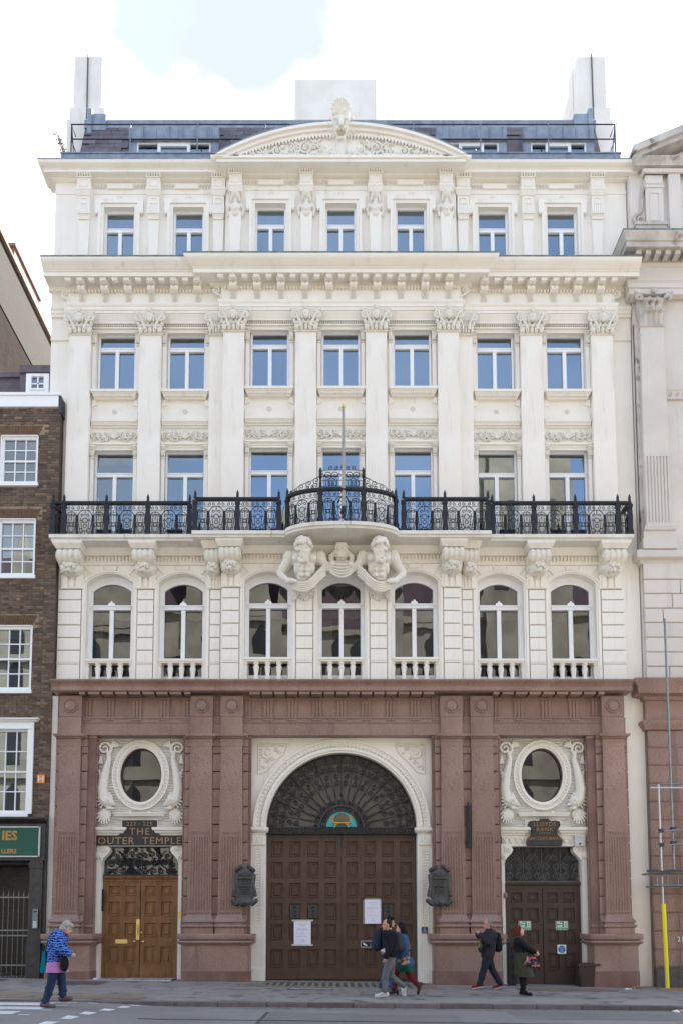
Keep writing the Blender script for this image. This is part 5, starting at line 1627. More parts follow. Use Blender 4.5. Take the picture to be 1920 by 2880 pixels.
for side in (-1, 1):
    xc = side * 5.785
    xa, xb = xc - 1.30, xc + 1.30
    FL = 0.05 if side < 0 else -0.14
    DZ = 0.0 if side < 0 else -0.19
    # ground of the oval window
    q = MB()
    loop_ring(q, ellipse(xc, OVZ, 0.66, 0.86), rect_loop(xc, OVZ, xa, xb, 4.30, 6.96), IY, IY + 0.35)
    bp(q, 'oval_window_wall', 'ripple')
    q = MB().box(xa, xb, IY - 0.002, IY + 0.35, 3.80, 4.31)
    bp(q, 'door_head', 'stucco')
    # moulded oval frame
    q = MB()
    for a, b_, yy0, a2, b2 in ((0.60, 0.79, -0.06, 0.65, 0.84), (0.65, 0.84, -0.10, 0.685, 0.875), (0.685, 0.875, -0.06, 0.79, 0.985), (0.79, 0.985, -0.085, 0.825, 1.02)):
        loop_ring(q, ellipse(xc, OVZ, a, b_), ellipse(xc, OVZ, a2, b2), IY + yy0, IY + 0.05)
    of = bp(q, 'oval_frame', 'stucco')
    q = MB()
    for i in range(54):
        a = 2 * PI * i / 54
        Mx = Matrix.Rotation(-a + 0.9, 4, 'Y')
        q.ell((xc + 0.738 * math.cos(a), IY - 0.068, OVZ + 0.93 * math.sin(a)), (0.055, 0.022, 0.02), 5, 4, Mx)
    stuff(q.build('leaf_band', M['carve'], of, smooth=60))
    q = MB(); loop_ring(q, ellipse(xc, OVZ, 0.565, 0.755), ellipse(xc, OVZ, 0.61, 0.80), IY + 0.02, IY + 0.2)
    ow = bp(q, 'oval_window', 'door')
    el = ellipse(xc, OVZ, 0.575, 0.765)
    MB().add([(x, IY + 0.10, z) for x, z in el], [tuple(range(len(el)))]).build('pane', M['glass_dim'], ow, smooth=0)
    if side < 0:
        MB().box(xc - 0.55, xc - 0.33, IY + 0.3, IY + 0.32, 5.2, 6.5).build('blind', M['blind'], ow)
    put('carved_dolphin', DOL, BLD, (xc, IY, 0)); put('carved_dolphin', DOLR, BLD, (xc, IY, 0))
    # shelf under the oval, broken cornice over the door
    q = MB().sweep([(0, 4.56), (0.05, 4.57), (0.09, 4.63), (0.15, 4.66), (0.15, 4.70), (0.18, 4.72), (0.18, 4.745), (0, 4.75)], [(xc - 0.56, IY + 0.1), (xc - 0.56, IY - 0.01), (xc + 0.56, IY - 0.01), (xc + 0.56, IY + 0.1)])
    q.box(xc - 0.52, xc + 0.52, IY - 0.05, IY, 4.33, 4.57).box(xc - 0.30, xc - 0.24, IY - 0.12, IY, 4.745, 4.80).box(xc + 0.24, xc + 0.30, IY - 0.12, IY, 4.745, 4.80)
    bp(q, 'shelf', 'stucco')
    cprof = [(0, 4.10), (0.04, 4.11), (0.06, 4.16), (0.10, 4.18), (0.12, 4.23), (0.16, 4.25), (0.18, 4.30), (0.18, 4.33), (0, 4.34)]
    for x0, x1, s in ((xa - 0.02, xc - 0.55, -1), (xc + 0.55, xb + 0.02, 1)):
        pth = [(x0, IY), (x1, IY), (x1, IY + 0.1)] if s < 0 else [(x0, IY + 0.1), (x0, IY), (x1, IY)]
        q = MB().sweep(cprof, pth)
        bp(q, 'broken_cornice', 'stucco')
    # jambs with scrolled shoulders
    for s in (-1, 1):
        e = xb if s > 0 else xa
        zb = g(BX + e) - 0.05
        j0 = e - s * (0.18 if (side < 0) == (s > 0) else 0.21)
        x0, x1 = sorted((e, j0))
        q = MB().box(x0, x1, IY, 0.30, zb, 3.81)
        sh = 0.22
        poly = [(j0, 3.80), (j0, 3.28), (j0 - s * 0.02, 3.40), (j0 - s * 0.10, 3.50), (j0 - s * 0.20, 3.60), (j0 - s * 0.24, 3.68), (j0 - s * 0.23, 3.76), (j0 - s * 0.17, 3.80)]
        q.prism(poly if s < 0 else poly, IY - 0.02, 0.18)
        q.spiral(j0 - s * 0.10, 3.70, IY - 0.035, 0.075, 1.4, s, 0, 0.02, 5, 9)
        for k in range(4):
            a = PI * (1.1 + 0.2 * k) if s < 0 else PI * (1.3 + 0.2 * k)
            q.cap((e - s * 0.12, IY - 0.02, 3.62), (e - s * 0.12 + 0.10 * math.cos(a), IY - 0.03, 3.62 + 0.17 * math.sin(a)), 0.015, 0.028, 5)
        bp(q, 'door_jamb', 'stucco', smooth=50)
    # doors
    d0, d1 = xc - 1.08, xc + 1.08
    dm, dp = ('oak', 'oak') if side < 0 else ('door_dk', 'door_dk')
    top = 2.80 + DZ
    yl = 0.12
    q = MB().box(d0 - 0.03, d0 + 0.06, yl - 0.02, yl + 0.1, FL - 0.1, top).box(d1 - 0.06, d1 + 0.03, yl - 0.02, yl + 0.1, FL - 0.1, top)
    q.sweep([(-0.05, top), (0.02, top), (0.02, top + 0.05), (0.05, top + 0.08), (0.07, top + 0.13), (0.07, top + 0.16), (-0.05, top + 0.16)], [(d0 - 0.03, yl), (d1 + 0.03, yl)])
    bp(q, 'door_frame', dm)
    rows = [(2.37 + DZ, 2.68 + DZ), (1.79 + DZ, 2.23 + DZ), (1.18 + DZ, 1.62 + DZ), (0.43 + DZ, 0.95 + DZ)]
    for x0, x1 in ((d0 + 0.06, xc - 0.01), (xc + 0.01, d1 - 0.06)):
        w = x1 - x0
        cols = [(x0 + 0.10, x0 + 0.44), (x1 - 0.44, x1 - 0.10)]
        lf = panel_door('door_leaf', x0, x1, FL, top, yl, cols, rows, dm, dp)
        if side < 0:
            kx = x1 - 0.13 if x1 < xc else x0 + 0.10
            MB().disc([(0.03, 0), (0.03, 0.01), (0.018, 0.02), (0.018, 0.04), (0.036, 0.055), (0.03, 0.08), (0, 0.085)], (kx, yl, 1.07), 10).build('knob', M['brass'], lf)
            if x1 < xc:
                q = MB().box(x0 + 0.32, x0 + 0.67, yl - 0.012, yl, 1.015, 1.13).box(x0 + 0.36, x0 + 0.63, yl - 0.02, yl - 0.012, 1.045, 1.10)
                q.build('letter_plate', M['brass'], lf)
                MB().box(xc - 0.105, xc - 0.01, yl - 0.015, yl, 1.12, 1.71).box(xc - 0.085, xc - 0.03, yl - 0.05, yl - 0.015, 1.5, 1.53).box(xc - 0.085, xc - 0.03, yl - 0.05, yl - 0.015, 1.26, 1.29).tube([(xc - 0.058, yl - 0.055, 1.24), (xc - 0.058, yl - 0.055, 1.55)], 0.014, 6).build('push_plate', M['brass'], lf)
            else:
                MB().disc([(0.025, 0), (0.025, 0.012), (0, 0.015)], (x0 + 0.04, yl, 1.33), 8).build('lock', M['brass'], lf)
        elif x1 < xc:
            MB().disc([(0.03, 0), (0.03, 0.012), (0.018, 0.03), (0, 0.032)], (x1 - 0.05, yl, 1.55), 8).build('lock', M['iron_grey'], lf)
    # iron fanlight over the door
    fz0, fz1 = top + 0.17, 3.81
    q = MB()
    q.box(d0 - 0.03, d1 + 0.03, yl - 0.01, yl + 0.03, fz0, fz0 + 0.03)
    if side < 0:
        for sgn in (-1, 1):
            for (u, z, r_, d) in ((0.12, 3.10, 0.10, 1), (0.35, 3.10, 0.10, -1), (0.58, 3.10, 0.09, 1), (0.80, 3.10, 0.08, -1), (0.97, 3.10, 0.07, 1), (0.14, 3.33, 0.11, -1), (0.40, 3.36, 0.12, 1), (0.66, 3.33, 0.11, -1), (0.90, 3.30, 0.09, 1), (0.10, 3.56, 0.08, 1), (0.30, 3.60, 0.09, -1), (0.52, 3.58, 0.10, 1), (0.74, 3.54, 0.07, -1), (0.20, 3.72, 0.06, 1), (0.45, 3.73, 0.06, -1)):
                q.spiral(xc + sgn * u, z, yl, r_, 1.5, d * sgn, PI / 2 if d > 0 else -PI / 2, 0.017, 4, 10)
            q.tube([(xc + sgn * (0.02 + 0.5 * math.sin(t * 0.5)), yl, 3.0 + 0.16 * t) for t in range(6)], 0.012, 4)
            q.tube([(xc + sgn * (1.0 - 0.5 * math.sin(t * 0.5)), yl, 3.0 + 0.14 * t) for t in range(6)], 0.012, 4)
            q.tube([(xc + sgn * 0.5, yl, fz0), (xc + sgn * 0.5, yl, 3.8)], 0.010, 4)
        q.tube([(xc, yl, fz0), (xc, yl, 3.8)], 0.012, 4)
        gl = bp(q, 'fanlight_grille', 'iron')
        MB().add([(d0, yl + 0.09, fz0), (d1, yl + 0.09, fz0), (d1, yl + 0.09, 3.81), (d0, yl + 0.09, 3.81)], [(0, 1, 2, 3)]).build('pane', M['glass_old'], gl, smooth=0)
    else:
        for k in range(4):
            cxk = d0 + (k + 0.5) * (d1 - d0) / 4
            for sgn in (-1, 1):
                q.spiral(cxk + sgn * 0.13, fz0 + 0.17, yl, 0.125, 1.9, sgn, -PI / 2, 0.016, 4, 11)
                q.spiral(cxk + sgn * 0.13, fz0 + 0.45, yl, 0.115, 1.9, -sgn, PI / 2, 0.016, 4, 11)
                q.spiral(cxk + sgn * 0.10, fz0 + 0.70, yl, 0.10, 1.7, sgn, PI / 2, 0.015, 4, 11)
                q.spiral(cxk + sgn * 0.12, fz0 + 0.92, yl, 0.08, 1.6, -sgn, PI / 2, 0.014, 4, 11)
                q.tube([(cxk + sgn * 0.24, yl, fz0 + 0.02), (cxk + sgn * 0.10, yl, fz0 + 0.30), (cxk + sgn * 0.22, yl, fz0 + 0.58), (cxk + sgn * 0.03, yl, fz0 + 0.85)], 0.010, 4)
            q.tube([(d0 + k * (d1 - d0) / 4, yl, fz0), (d0 + k * (d1 - d0) / 4, yl, 3.8)], 0.012, 4)
        gl = bp(q, 'fanlight_grille', 'railgrey')
        MB().box(d0 - 0.03, d1 + 0.03, yl + 0.12, yl + 0.14, fz0, 3.85).build('backing', M['slatepanel'], gl)
    bp(MB().box(xa, xb, 0.27, YB, -0.5, 3.9), 'lobby_wall', 'dark')
# left panel: OUTER TEMPLE
xc = -5.785
q = MB()
q.box(xc - 0.5, xc + 0.5, IY - 0.075, IY, 4.345, 4.545)
poly = [(xc - 1.30, 3.82), (xc + 1.30, 3.82), (xc + 1.30, 4.105), (xc + 0.62, 4.105), (xc + 0.50, 4.20), (xc + 0.48, 4.35), (xc - 0.48, 4.35), (xc - 0.50, 4.20), (xc - 0.62, 4.105), (xc - 1.30, 4.105)]
q.prism(poly, IY - 0.06, IY)
sg = bp(q, 'name_panel', 'slatepanel')
lettering('lettering', '222 \u00b7 225', 0.155, M['letter_tan'], sg, (xc, IY - 0.079, 4.385), depth=0.01, spacing=1.25)
lettering('lettering', 'THE', 0.28, M['letter_tan'], sg, (xc, IY - 0.065, 4.125), depth=0.01, spacing=1.25)
lettering('lettering', 'OUTER  TEMPLE', 0.285, M['letter_tan'], sg, (xc, IY - 0.065, 3.855), depth=0.01, spacing=1.13, xscale=1.06)
# right plaque
xc = 5.785
q = MB().prism([(xc - 0.48, 3.80), (xc + 0.48, 3.80), (xc + 0.50, 3.95), (xc + 0.45, 4.04), (xc + 0.37, 4.10), (xc + 0.35, 4.22), (xc + 0.40, 4.30), (xc + 0.46, 4.40), (xc + 0.42, 4.50), (xc + 0.30, 4.52), (xc + 0.18, 4.50), (xc + 0.10, 4.57), (xc - 0.10, 4.57), (xc - 0.18, 4.50), (xc - 0.30, 4.52), (xc - 0.42, 4.50), (xc - 0.46, 4.40), (xc - 0.40, 4.30), (xc - 0.35, 4.22), (xc - 0.37, 4.10), (xc - 0.45, 4.04), (xc - 0.50, 3.95)], IY - 0.19, IY)
sg = bp(q, 'name_plaque', 'slatepanel')
lettering('lettering', 'LLOYDS', 0.165, M['gold'], sg, (xc, IY - 0.194, 4.36), depth=0.008, spacing=1.12)
lettering('lettering', 'BANK', 0.155, M['gold'], sg, (xc, IY - 0.194, 4.215), depth=0.008, spacing=1.3)
lettering('lettering', 'LIMITED', 0.075, M['gold'], sg, (xc, IY - 0.194, 4.13), depth=0.008, spacing=1.3)
lettering('lettering', 'LAW COURTS BRANCH', 0.135, M['gold'], sg, (xc, IY - 0.194, 3.96), depth=0.008, spacing=0.92, xscale=0.70)
for s in (-1, 1):
    q = MB()
    for k in range(4):
        q.cap((xc + s * (0.56 + 0.17 * k), IY - 0.02, 3.90), (xc + s * (0.64 + 0.17 * k), IY - 0.02, 4.02), 0.02, 0.02, 5)
        q.cap((xc + s * (0.64 + 0.17 * k), IY - 0.02, 3.90), (xc + s * (0.56 + 0.17 * k), IY - 0.02, 4.02), 0.02, 0.02, 5)
    bp(q, 'fret_panel', 'carve')

# ---- central arch
R0, SPZ = 2.165, 4.36
q = MB()
lo = arc(0, SPZ, R0, PI, 0, 40)
hi = [(max(-2.60, min(2.60, x * 1.6)), 6.96) for x, z in lo]
hi = []
for i, (x, z) in enumerate(lo):
    a = PI - PI * i / 40
    c, s_ = math.cos(a), math.sin(a)
    t = min(2.60 / abs(c) if abs(c) > 1e-6 else 1e9, 2.60 / s_ if s_ > 1e-6 else 1e9)
    hi.append((c * t, SPZ + s_ * t))
q.strip(lo, hi, IY, IY + 0.40)
for s in (-1, 1):
    x0, x1 = sorted((s * 2.17, s * 2.60)); q.box(x0, x1, IY, IY + 0.4, g(BX + s * 2.4) - 0.05, SPZ)
bp(q, 'arch_wall', 'stucco')
q = MB()
for ra, rb, yy in ((2.165, 2.225, -0.03), (2.225, 2.31, -0.07), (2.31, 2.36, -0.03), (2.36, 2.375, -0.06), (2.375, 2.49, -0.035), (2.49, 2.54, -0.08)):
    q.strip(arc(0, SPZ, ra, PI, 0, 48), arc(0, SPZ, rb, PI, 0, 48), IY + yy, IY + 0.02)
ar = bp(q, 'archivolt', 'stucco')
q = MB()
for i in range(64):
    a = PI * (i + 0.5) / 64
    Mx = Matrix.Rotation(-a, 4, 'Y')
    q.ell((2.335 * math.cos(a), IY - 0.035, SPZ + 2.335 * math.sin(a)), (0.016, 0.03, 0.04), 5, 4, Mx)
    Mx = Matrix.Rotation(-a + (0.7 if i % 2 else -0.7), 4, 'Y')
    q.ell((2.43 * math.cos(a), IY - 0.04, SPZ + 2.43 * math.sin(a)), (0.05, 0.02, 0.016), 5, 4, Mx)
stuff(q.build('leaf_band', M['carve'], ar, smooth=60))
# corner carvings
for s in (-1, 1):
    q = MB()
    X0, X1, Z1, Z0 = s * 2.40, s * 1.55, 6.78, 5.90
    q.tube([(X0, IY - 0.01, Z1), (X1, IY - 0.01, Z1)], 0.02, 4); q.tube([(X0, IY - 0.01, Z1), (X0, IY - 0.01, Z0)], 0.02, 4)
    cv = [(s * 2.62 * math.cos(a), SPZ + 2.62 * math.sin(a)) for a in [0.63 + 0.035 * k for k in range(9)]]
    q.tube([(X1, IY - 0.01, Z1 - 0.01)] + [(x + s * 0.06, IY - 0.01, z + 0.04) for x, z in reversed(cv)] + [(X0, IY - 0.01, Z0)], 0.022, 4)
    for k in range(9):
        q.ell((X0 - s * 0.05 - s * 0.085 * k, IY - 0.02, Z1 - 0.06), (0.026, 0.02, 0.035), 5, 4)
        q.ell((X0 - s * 0.06, IY - 0.02, Z1 - 0.06 - 0.085 * k), (0.035, 0.02, 0.026), 5, 4)
    q.disc([(0.17, 0.0), (0.17, 0.03), (0.14, 0.04), (0.12, 0.02), (0.07, 0.02), (0.055, 0.05), (0.02, 0.05), (0, 0.06)], (X0 - s * 0.25, IY, Z1 - 0.27), 16)
    for (u, z, r_, d) in ((0.52, 6.62, 0.07, 1), (0.62, 6.52, 0.05, -1), (0.27, 6.26, 0.07, -1), (0.17, 6.12, 0.05, 1), (0.40, 6.36, 0.06, 1)):
        q.spiral(X0 - s * u, z, IY - 0.02, r_, 1.5, d * s, 0, 0.02, 4, 9)
    bp(q, 'corner_carving', 'carve', smooth=60)
# little pilasters carrying the arch
for s in (-1, 1):
    q = MB()
    x0, x1 = sorted((s * 2.185, s * 2.585))
    q.sweep([(0, 4.12), (0.03, 4.13), (0.04, 4.19), (0.09, 4.22), (0.11, 4.28), (0.11, 4.33), (0.0, 4.36)], [(x0 + 0.02, IY + 0.3), (x0 + 0.02, IY - 0.03), (x1 - 0.02, IY - 0.03), (x1 - 0.02, IY + 0.3)])
    q.box(x0, x1, IY - 0.05, IY, 3.86, 4.12)
    for k in range(5): q.tbox((x0 + x1) / 2 - 0.14 + 0.07 * k, 0.02, 0.02, IY - 0.05, 0.03, 0.03, 3.91, 4.10)
    q.box(x0 - 0.01, x1 + 0.01, IY - 0.065, IY, 3.84, 3.87)
    q.box(x0, x1, IY - 0.05, IY, g(BX + s * 2.4) - 0.05, 0.31).box(x0, x0 + 0.06, IY - 0.015, IY, 0.3, 3.85).box(x1 - 0.06, x1, IY - 0.015, IY, 0.3, 3.85)
    for a, b_, c, d in ((x0 + 0.10, x1 - 0.10, 3.72, 3.74), (x0 + 0.10, x0 + 0.12, 1.52, 3.72), (x1 - 0.12, x1 - 0.10, 1.52, 3.72), (x0 + 0.10, x1 - 0.10, 1.50, 1.52)):
        q.box(a, b_, IY - 0.02, IY, c, d)
    for k in range(26):
        z = 1.58 + k * 0.082
        q.tube([((x0 + x1) / 2 - 0.07, IY - 0.006, z), ((x0 + x1) / 2, IY - 0.012, z + 0.04), ((x0 + x1) / 2 + 0.07, IY - 0.006, z)], 0.012, 4)
    bp(q, 'arch_pilaster', 'stucco', smooth=50)
# fan of ironwork
GYI = 0.10
q = MB()
hub = 0.62
for i in range(17):
    a = PI * i / 16
    if 0 < i < 16:
        q.tube([(hub * math.cos(a), GYI, 4.37 + hub * math.sin(a)), (2.14 * math.cos(a), GYI, 4.37 + 2.14 * math.sin(a))], 0.011 if i % 2 else 0.016, 4)
    if i % 2 == 0 and 0 < i < 16:
        q.cap((0.95 * math.cos(a), GYI - 0.02, 4.37 + 0.95 * math.sin(a)), (1.12 * math.cos(a), GYI - 0.02, 4.37 + 1.12 * math.sin(a)), 0.045, 0.02, 6)
    for r_, sz, d in ((0.74, 0.05, 1), (1.30, 0.085, 1), (1.50, 0.075, -1), (1.72, 0.09, 1), (1.96, 0.11, -1)):
        for h_ in ((0.27, 0.73) if r_ > 1.6 else (0.5,)):
            if i < 16:
                a2 = PI * (i + h_) / 16
                q.spiral(r_ * math.cos(a2), 4.37 + r_ * math.sin(a2), GYI - 0.005, sz, 1.6, d if (i + (h_ > 0.5)) % 2 else -d, a2, 0.019, 4, 9)
        if i < 15:
            am = PI * (i + 1) / 16
    if i < 16:
        a2 = PI * (i + 0.5) / 16
        q.tube([(rr * math.cos(a2 + 0.09 * math.sin((rr - 0.7) * 4.4)), GYI, 4.37 + rr * math.sin(a2 + 0.09 * math.sin((rr - 0.7) * 4.4))) for rr in [0.66 + 0.15 * k for k in range(10)]], 0.009, 4)
for r_ in (hub, 0.46): q.tube([(x, GYI, z) for x, z in arc(0, 4.37, r_, 0, PI, 28)], 0.022, 5)
for i in range(22):
    a = PI * (i + 0.5) / 22
    if i % 7 != 6:
        q.tube([(0.49 * math.cos(a), GYI, 4.37 + 0.49 * math.sin(a)), (0.59 * math.cos(a), GYI, 4.37 + 0.59 * math.sin(a))], 0.016, 4)
        q.tube([(0.585 * math.cos(a), GYI, 4.37 + 0.585 * math.sin(a)), (0.585 * math.cos(a + 0.07), GYI, 4.37 + 0.585 * math.sin(a + 0.07)), (0.54 * math.cos(a + 0.07), GYI, 4.37 + 0.54 * math.sin(a + 0.07))], 0.013, 4)
q.tube([(x, GYI, z) for x, z in arc(0, 4.37, 2.13, 0, PI, 40)], 0.02, 5)
fan = bp(q, 'fan_grille', 'iron_grey')
poly = [(x, z) for x, z in arc(0, 4.36, 2.17, 0, PI, 40)]
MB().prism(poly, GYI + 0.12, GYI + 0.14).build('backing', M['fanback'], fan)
q = MB().box(-2.17, 2.17, 0.05, 0.3, 4.165, 4.355).box(-2.17, 2.17, 0.03, 0.05, 4.325, 4.355).box(-2.17, 2.17, 0.03, 0.05, 4.165, 4.185)
li = bp(q, 'lintel', 'iron')
lettering('lettering', 'LLOYDS BANK LIMITED LAW COURTS BRANCH', 0.165, M['iron_grey'], li, (0.02, 0.035, 4.20), depth=0.03, spacing=1.0, xscale=1.12)
# beehive emblem
q = MB().prism(arc(0, 4.375, 0.435, 0, PI, 24), GYI - 0.05, GYI + 0.0)
em = bp(q, 'emblem', 'teal')
q = MB()
for k in range(9):
    z = 4.515 + 0.03 * k
    t = k / 8
    w = 0.205 * math.sqrt(max(0.06, 1 - t ** 2.2))
    q.tube([(-w * math.cos(b2) if False else w * math.sin(b2), GYI - 0.06 - 0.05 * math.cos(b2), z) for b2 in [-PI / 2 + PI * j / 10 for j in range(11)]], 0.019, 5)
q.ell((0, GYI - 0.05, 4.62), (0.19, 0.05, 0.16), 12, 8)
q.build('beehive', M['straw'], em, smooth=60)
q = MB().box(-0.22, 0.22, GYI - 0.12, GYI - 0.05, 4.475, 4.505)
for s in (-1, 1):
    q.tube([(s * 0.16, GYI - 0.09, 4.48), (s * 0.19, GYI - 0.09, 4.36)], 0.016, 4); q.tube([(s * 0.18, GYI - 0.09, 4.40), (s * 0.09, GYI - 0.09, 4.475)], 0.013, 4)
    for k in range(6):
        a = k * PI / 3
        q.ell((s * 0.26 + 0.03 * math.cos(a), GYI - 0.06, 4.66 + 0.03 * math.sin(a)), (0.016, 0.01, 0.016), 5, 4)
    q.tube([(s * 0.26, GYI - 0.055, 4.64), (s * 0.25, GYI - 0.055, 4.56), (s * 0.29, GYI - 0.055, 4.47)], 0.008, 4)
    for u, z in ((0.30, 4.55), (0.22, 4.53), (0.31, 4.48)): q.ell((s * u, GYI - 0.055, z), (0.03, 0.008, 0.014), 5, 4)
q.build('bench_and_flowers', M['amber'], em, smooth=60)
MB().box(-0.17, 0.17, GYI - 0.052, GYI - 0.045, 4.38, 4.47).build('grass', M['darkgreen'], em)
# great doors
rows = [(3.51, 3.98), (2.90, 3.38), (2.31, 2.77), (1.69, 2.18), (1.10, 1.58), (0.31, 0.86)]
for s in (-1, 1):
    cols = [(-2.04, -1.685), (-1.52, -1.165), (-1.0, -0.645), (-0.485, -0.13)]
    if s > 0: cols = [(-b_, -a) for a, b_ in reversed(cols)]
    x0, x1 = (-2.17, -0.006) if s < 0 else (0.006, 2.17)
    lf = panel_door('door_leaf', x0, x1, 0.0 if s < 0 else -0.01, 4.165, 0.20, cols, rows, 'door', 'door')
    q = MB()
    for xx in ((-2.15, -1.95), (-0.30, -0.02)):
        u, v = (xx if s < 0 else (-xx[1], -xx[0]))
        q.box(u, v, 0.188, 0.2, 4.09, 4.15)
    for xx in ((-2.13, -2.07), (-0.10, -0.02)):
        u, v = (xx if s < 0 else (-xx[1], -xx[0]))
        q.box(u, v, 0.187, 0.2, 3.78, 4.15)
    q.build('hinge_strap', M['iron_grey'], lf)
    for c in (cols[1], cols[2]):
        q = MB().box(c[0] + 0.04, c[1] - 0.03, 0.195, 0.215, 1.74, 2.11)
        for k in range(3):
            q.spiral((c[0] + c[1]) / 2, 1.80 + 0.12 * k, 0.192, 0.05, 1.4, 1, 0, 0.014, 4, 8)
        q.build('vent_grille', M['iron_grey'], lf)
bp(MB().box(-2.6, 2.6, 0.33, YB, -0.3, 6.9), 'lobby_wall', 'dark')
# ------------------------------------------------------------------ neighbours
def root(name, base, label, cat):
    r_ = tag(empty(name, base), label, cat)
    return r_
def ch(mb, name, m, r_, parent=None, smooth=40):
    """child of a root, geometry given in world coordinates"""
    if parent is None:
        return mb.build(name, M[m], r_, tuple(-Vector(r_.location)), smooth)
    return mb.build(name, M[m], parent, None, smooth)
# brick with a shade per face for the joined brickwork
bm_ = mat('stock_brick_mixed', (0.098, 0.066, 0.047), 0.85, spec=0.2, bump=0.2, bscale=50)
nt = bm_.node_tree
at = nt.nodes.new('ShaderNodeAttribute'); at.attribute_name = 'shade'
cr = nt.nodes.new('ShaderNodeValToRGB')
els = cr.color_ramp.elements
els[0].position = 0.0; els[0].color = (0.075, 0.057, 0.048, 1)
els[1].position = 1.0; els[1].color = (0.26, 0.18, 0.115, 1)
e_ = els.new(0.55); e_.color = (0.145, 0.105, 0.079, 1)
nt.links.new(at.outputs['Fac'], cr.inputs['Fac']); nt.links.new(cr.outputs['Color'], nt.nodes['Principled BSDF'].inputs['Base Color'])
M['brickmix'] = bm_
# far brick: texture only (too oblique and small to pick bricks apart)
fbm = bpy.data.materials.new('flank_brickwork'); fbm.use_nodes = True
nt = fbm.node_tree; L_ = nt.links.new; pb_ = nt.nodes['Principled BSDF']; pb_.inputs['Roughness'].default_value = 0.9
tc = nt.nodes.new('ShaderNodeTexCoord'); sp = nt.nodes.new('ShaderNodeSeparateXYZ'); cbn = nt.nodes.new('ShaderNodeCombineXYZ')
L_(tc.outputs['Object'], sp.inputs['Vector']); L_(sp.outputs['Y'], cbn.inputs['X']); L_(sp.outputs['Z'], cbn.inputs['Y'])
bt = nt.nodes.new('ShaderNodeTexBrick'); bt.inputs['Scale'].default_value = 1.0
bt.inputs['Brick Width'].default_value = 0.23; bt.inputs['Row Height'].default_value = 0.078; bt.inputs['Mortar Size'].default_value = 0.012; bt.inputs['Bias'].default_value = 0.1
bt.inputs['Color1'].default_value = (0.19, 0.125, 0.075, 1); bt.inputs['Color2'].default_value = (0.075, 0.052, 0.035, 1); bt.inputs['Mortar'].default_value = (0.24, 0.19, 0.12, 1)
L_(cbn.outputs['Vector'], bt.inputs['Vector'])
no_ = nt.nodes.new('ShaderNodeTexNoise'); no_.inputs['Scale'].default_value = 0.9; no_.inputs['Detail'].default_value = 5
L_(tc.outputs['Object'], no_.inputs['Vector'])
mxn = nt.nodes.new('ShaderNodeMix'); mxn.data_type = 'RGBA'; mxn.blend_type = 'MULTIPLY'; mxn.inputs['Factor'].default_value = 0.6
L_(bt.outputs['Color'], mxn.inputs['A']); L_(no_.outputs['Color'], mxn.inputs['B'])
hs = nt.nodes.new('ShaderNodeHueSaturation'); hs.inputs['Value'].default_value = 0.19; hs.inputs['Saturation'].default_value = 1.3
L_(mxn.outputs['Result'], hs.inputs['Color']); L_(hs.outputs['Color'], pb_.inputs['Base Color'])
M['farbrick'] = fbm
M['greybrick'] = mat('grey_brown_brickwork', (0.040, 0.029, 0.024), 0.9, spec=0.05, var=(0.027, 0.020, 0.017), scale=2.5, speck=[((0.06, 0.043, 0.033), 22, 0.55, 0.7)])  # darker grey-brown brick for the lower section of the flank
M['tile'] = mat('red_coping_tile', (0.30, 0.19, 0.15), 0.8, var=(0.20, 0.12, 0.10), scale=4)

# ---- brick town house on the left
HB = (-9.6, -0.33, 0.0)
HS = root('brick_house', HB, 'dark brown brick house with white sash windows and white parapet above a green shop sign', 'house')
FY = -0.33
XR = -7.97
wins = [(-9.15, 0.555, 14.43, 16.02), (-9.15, 0.555, 11.62, 13.45), (-9.15, 0.555, 8.20, 10.23), (-9.15, 0.60, 4.60, 7.20)]
lw = [(-11.0, 0.555, a, b_) for _, _, a, b_ in wins]
mb = MB()
def wall_bands(mb, x0, x1, y0, y1, z0, z1, ops):
    cols = {}
    for xc, hw, za, zb in ops: cols.setdefault((xc, hw), []).append((za, zb))
    x = x0
    for (xc, hw), zz in sorted(cols.items()):
        mb.box(x, xc - hw, y0, y1, z0, z1)
        z = z0
        for za, zb in sorted(zz):
            if za > z: mb.box(xc - hw, xc + hw, y0, y1, z, za)
            z = zb
        mb.box(xc - hw, xc + hw, y0, y1, z, z1)
        x = xc + hw
    mb.box(x, x1, y0, y1, z0, z1)
ops = [(-9.15, 0.555, a, b_) for _, _, a, b_ in wins] + lw
wall_bands(mb, -12.6, XR - 0.012, FY + 0.012, -0.02, 4.40, 16.9, ops)
wl_ = ch(mb, 'wall', 'mortar', HS)
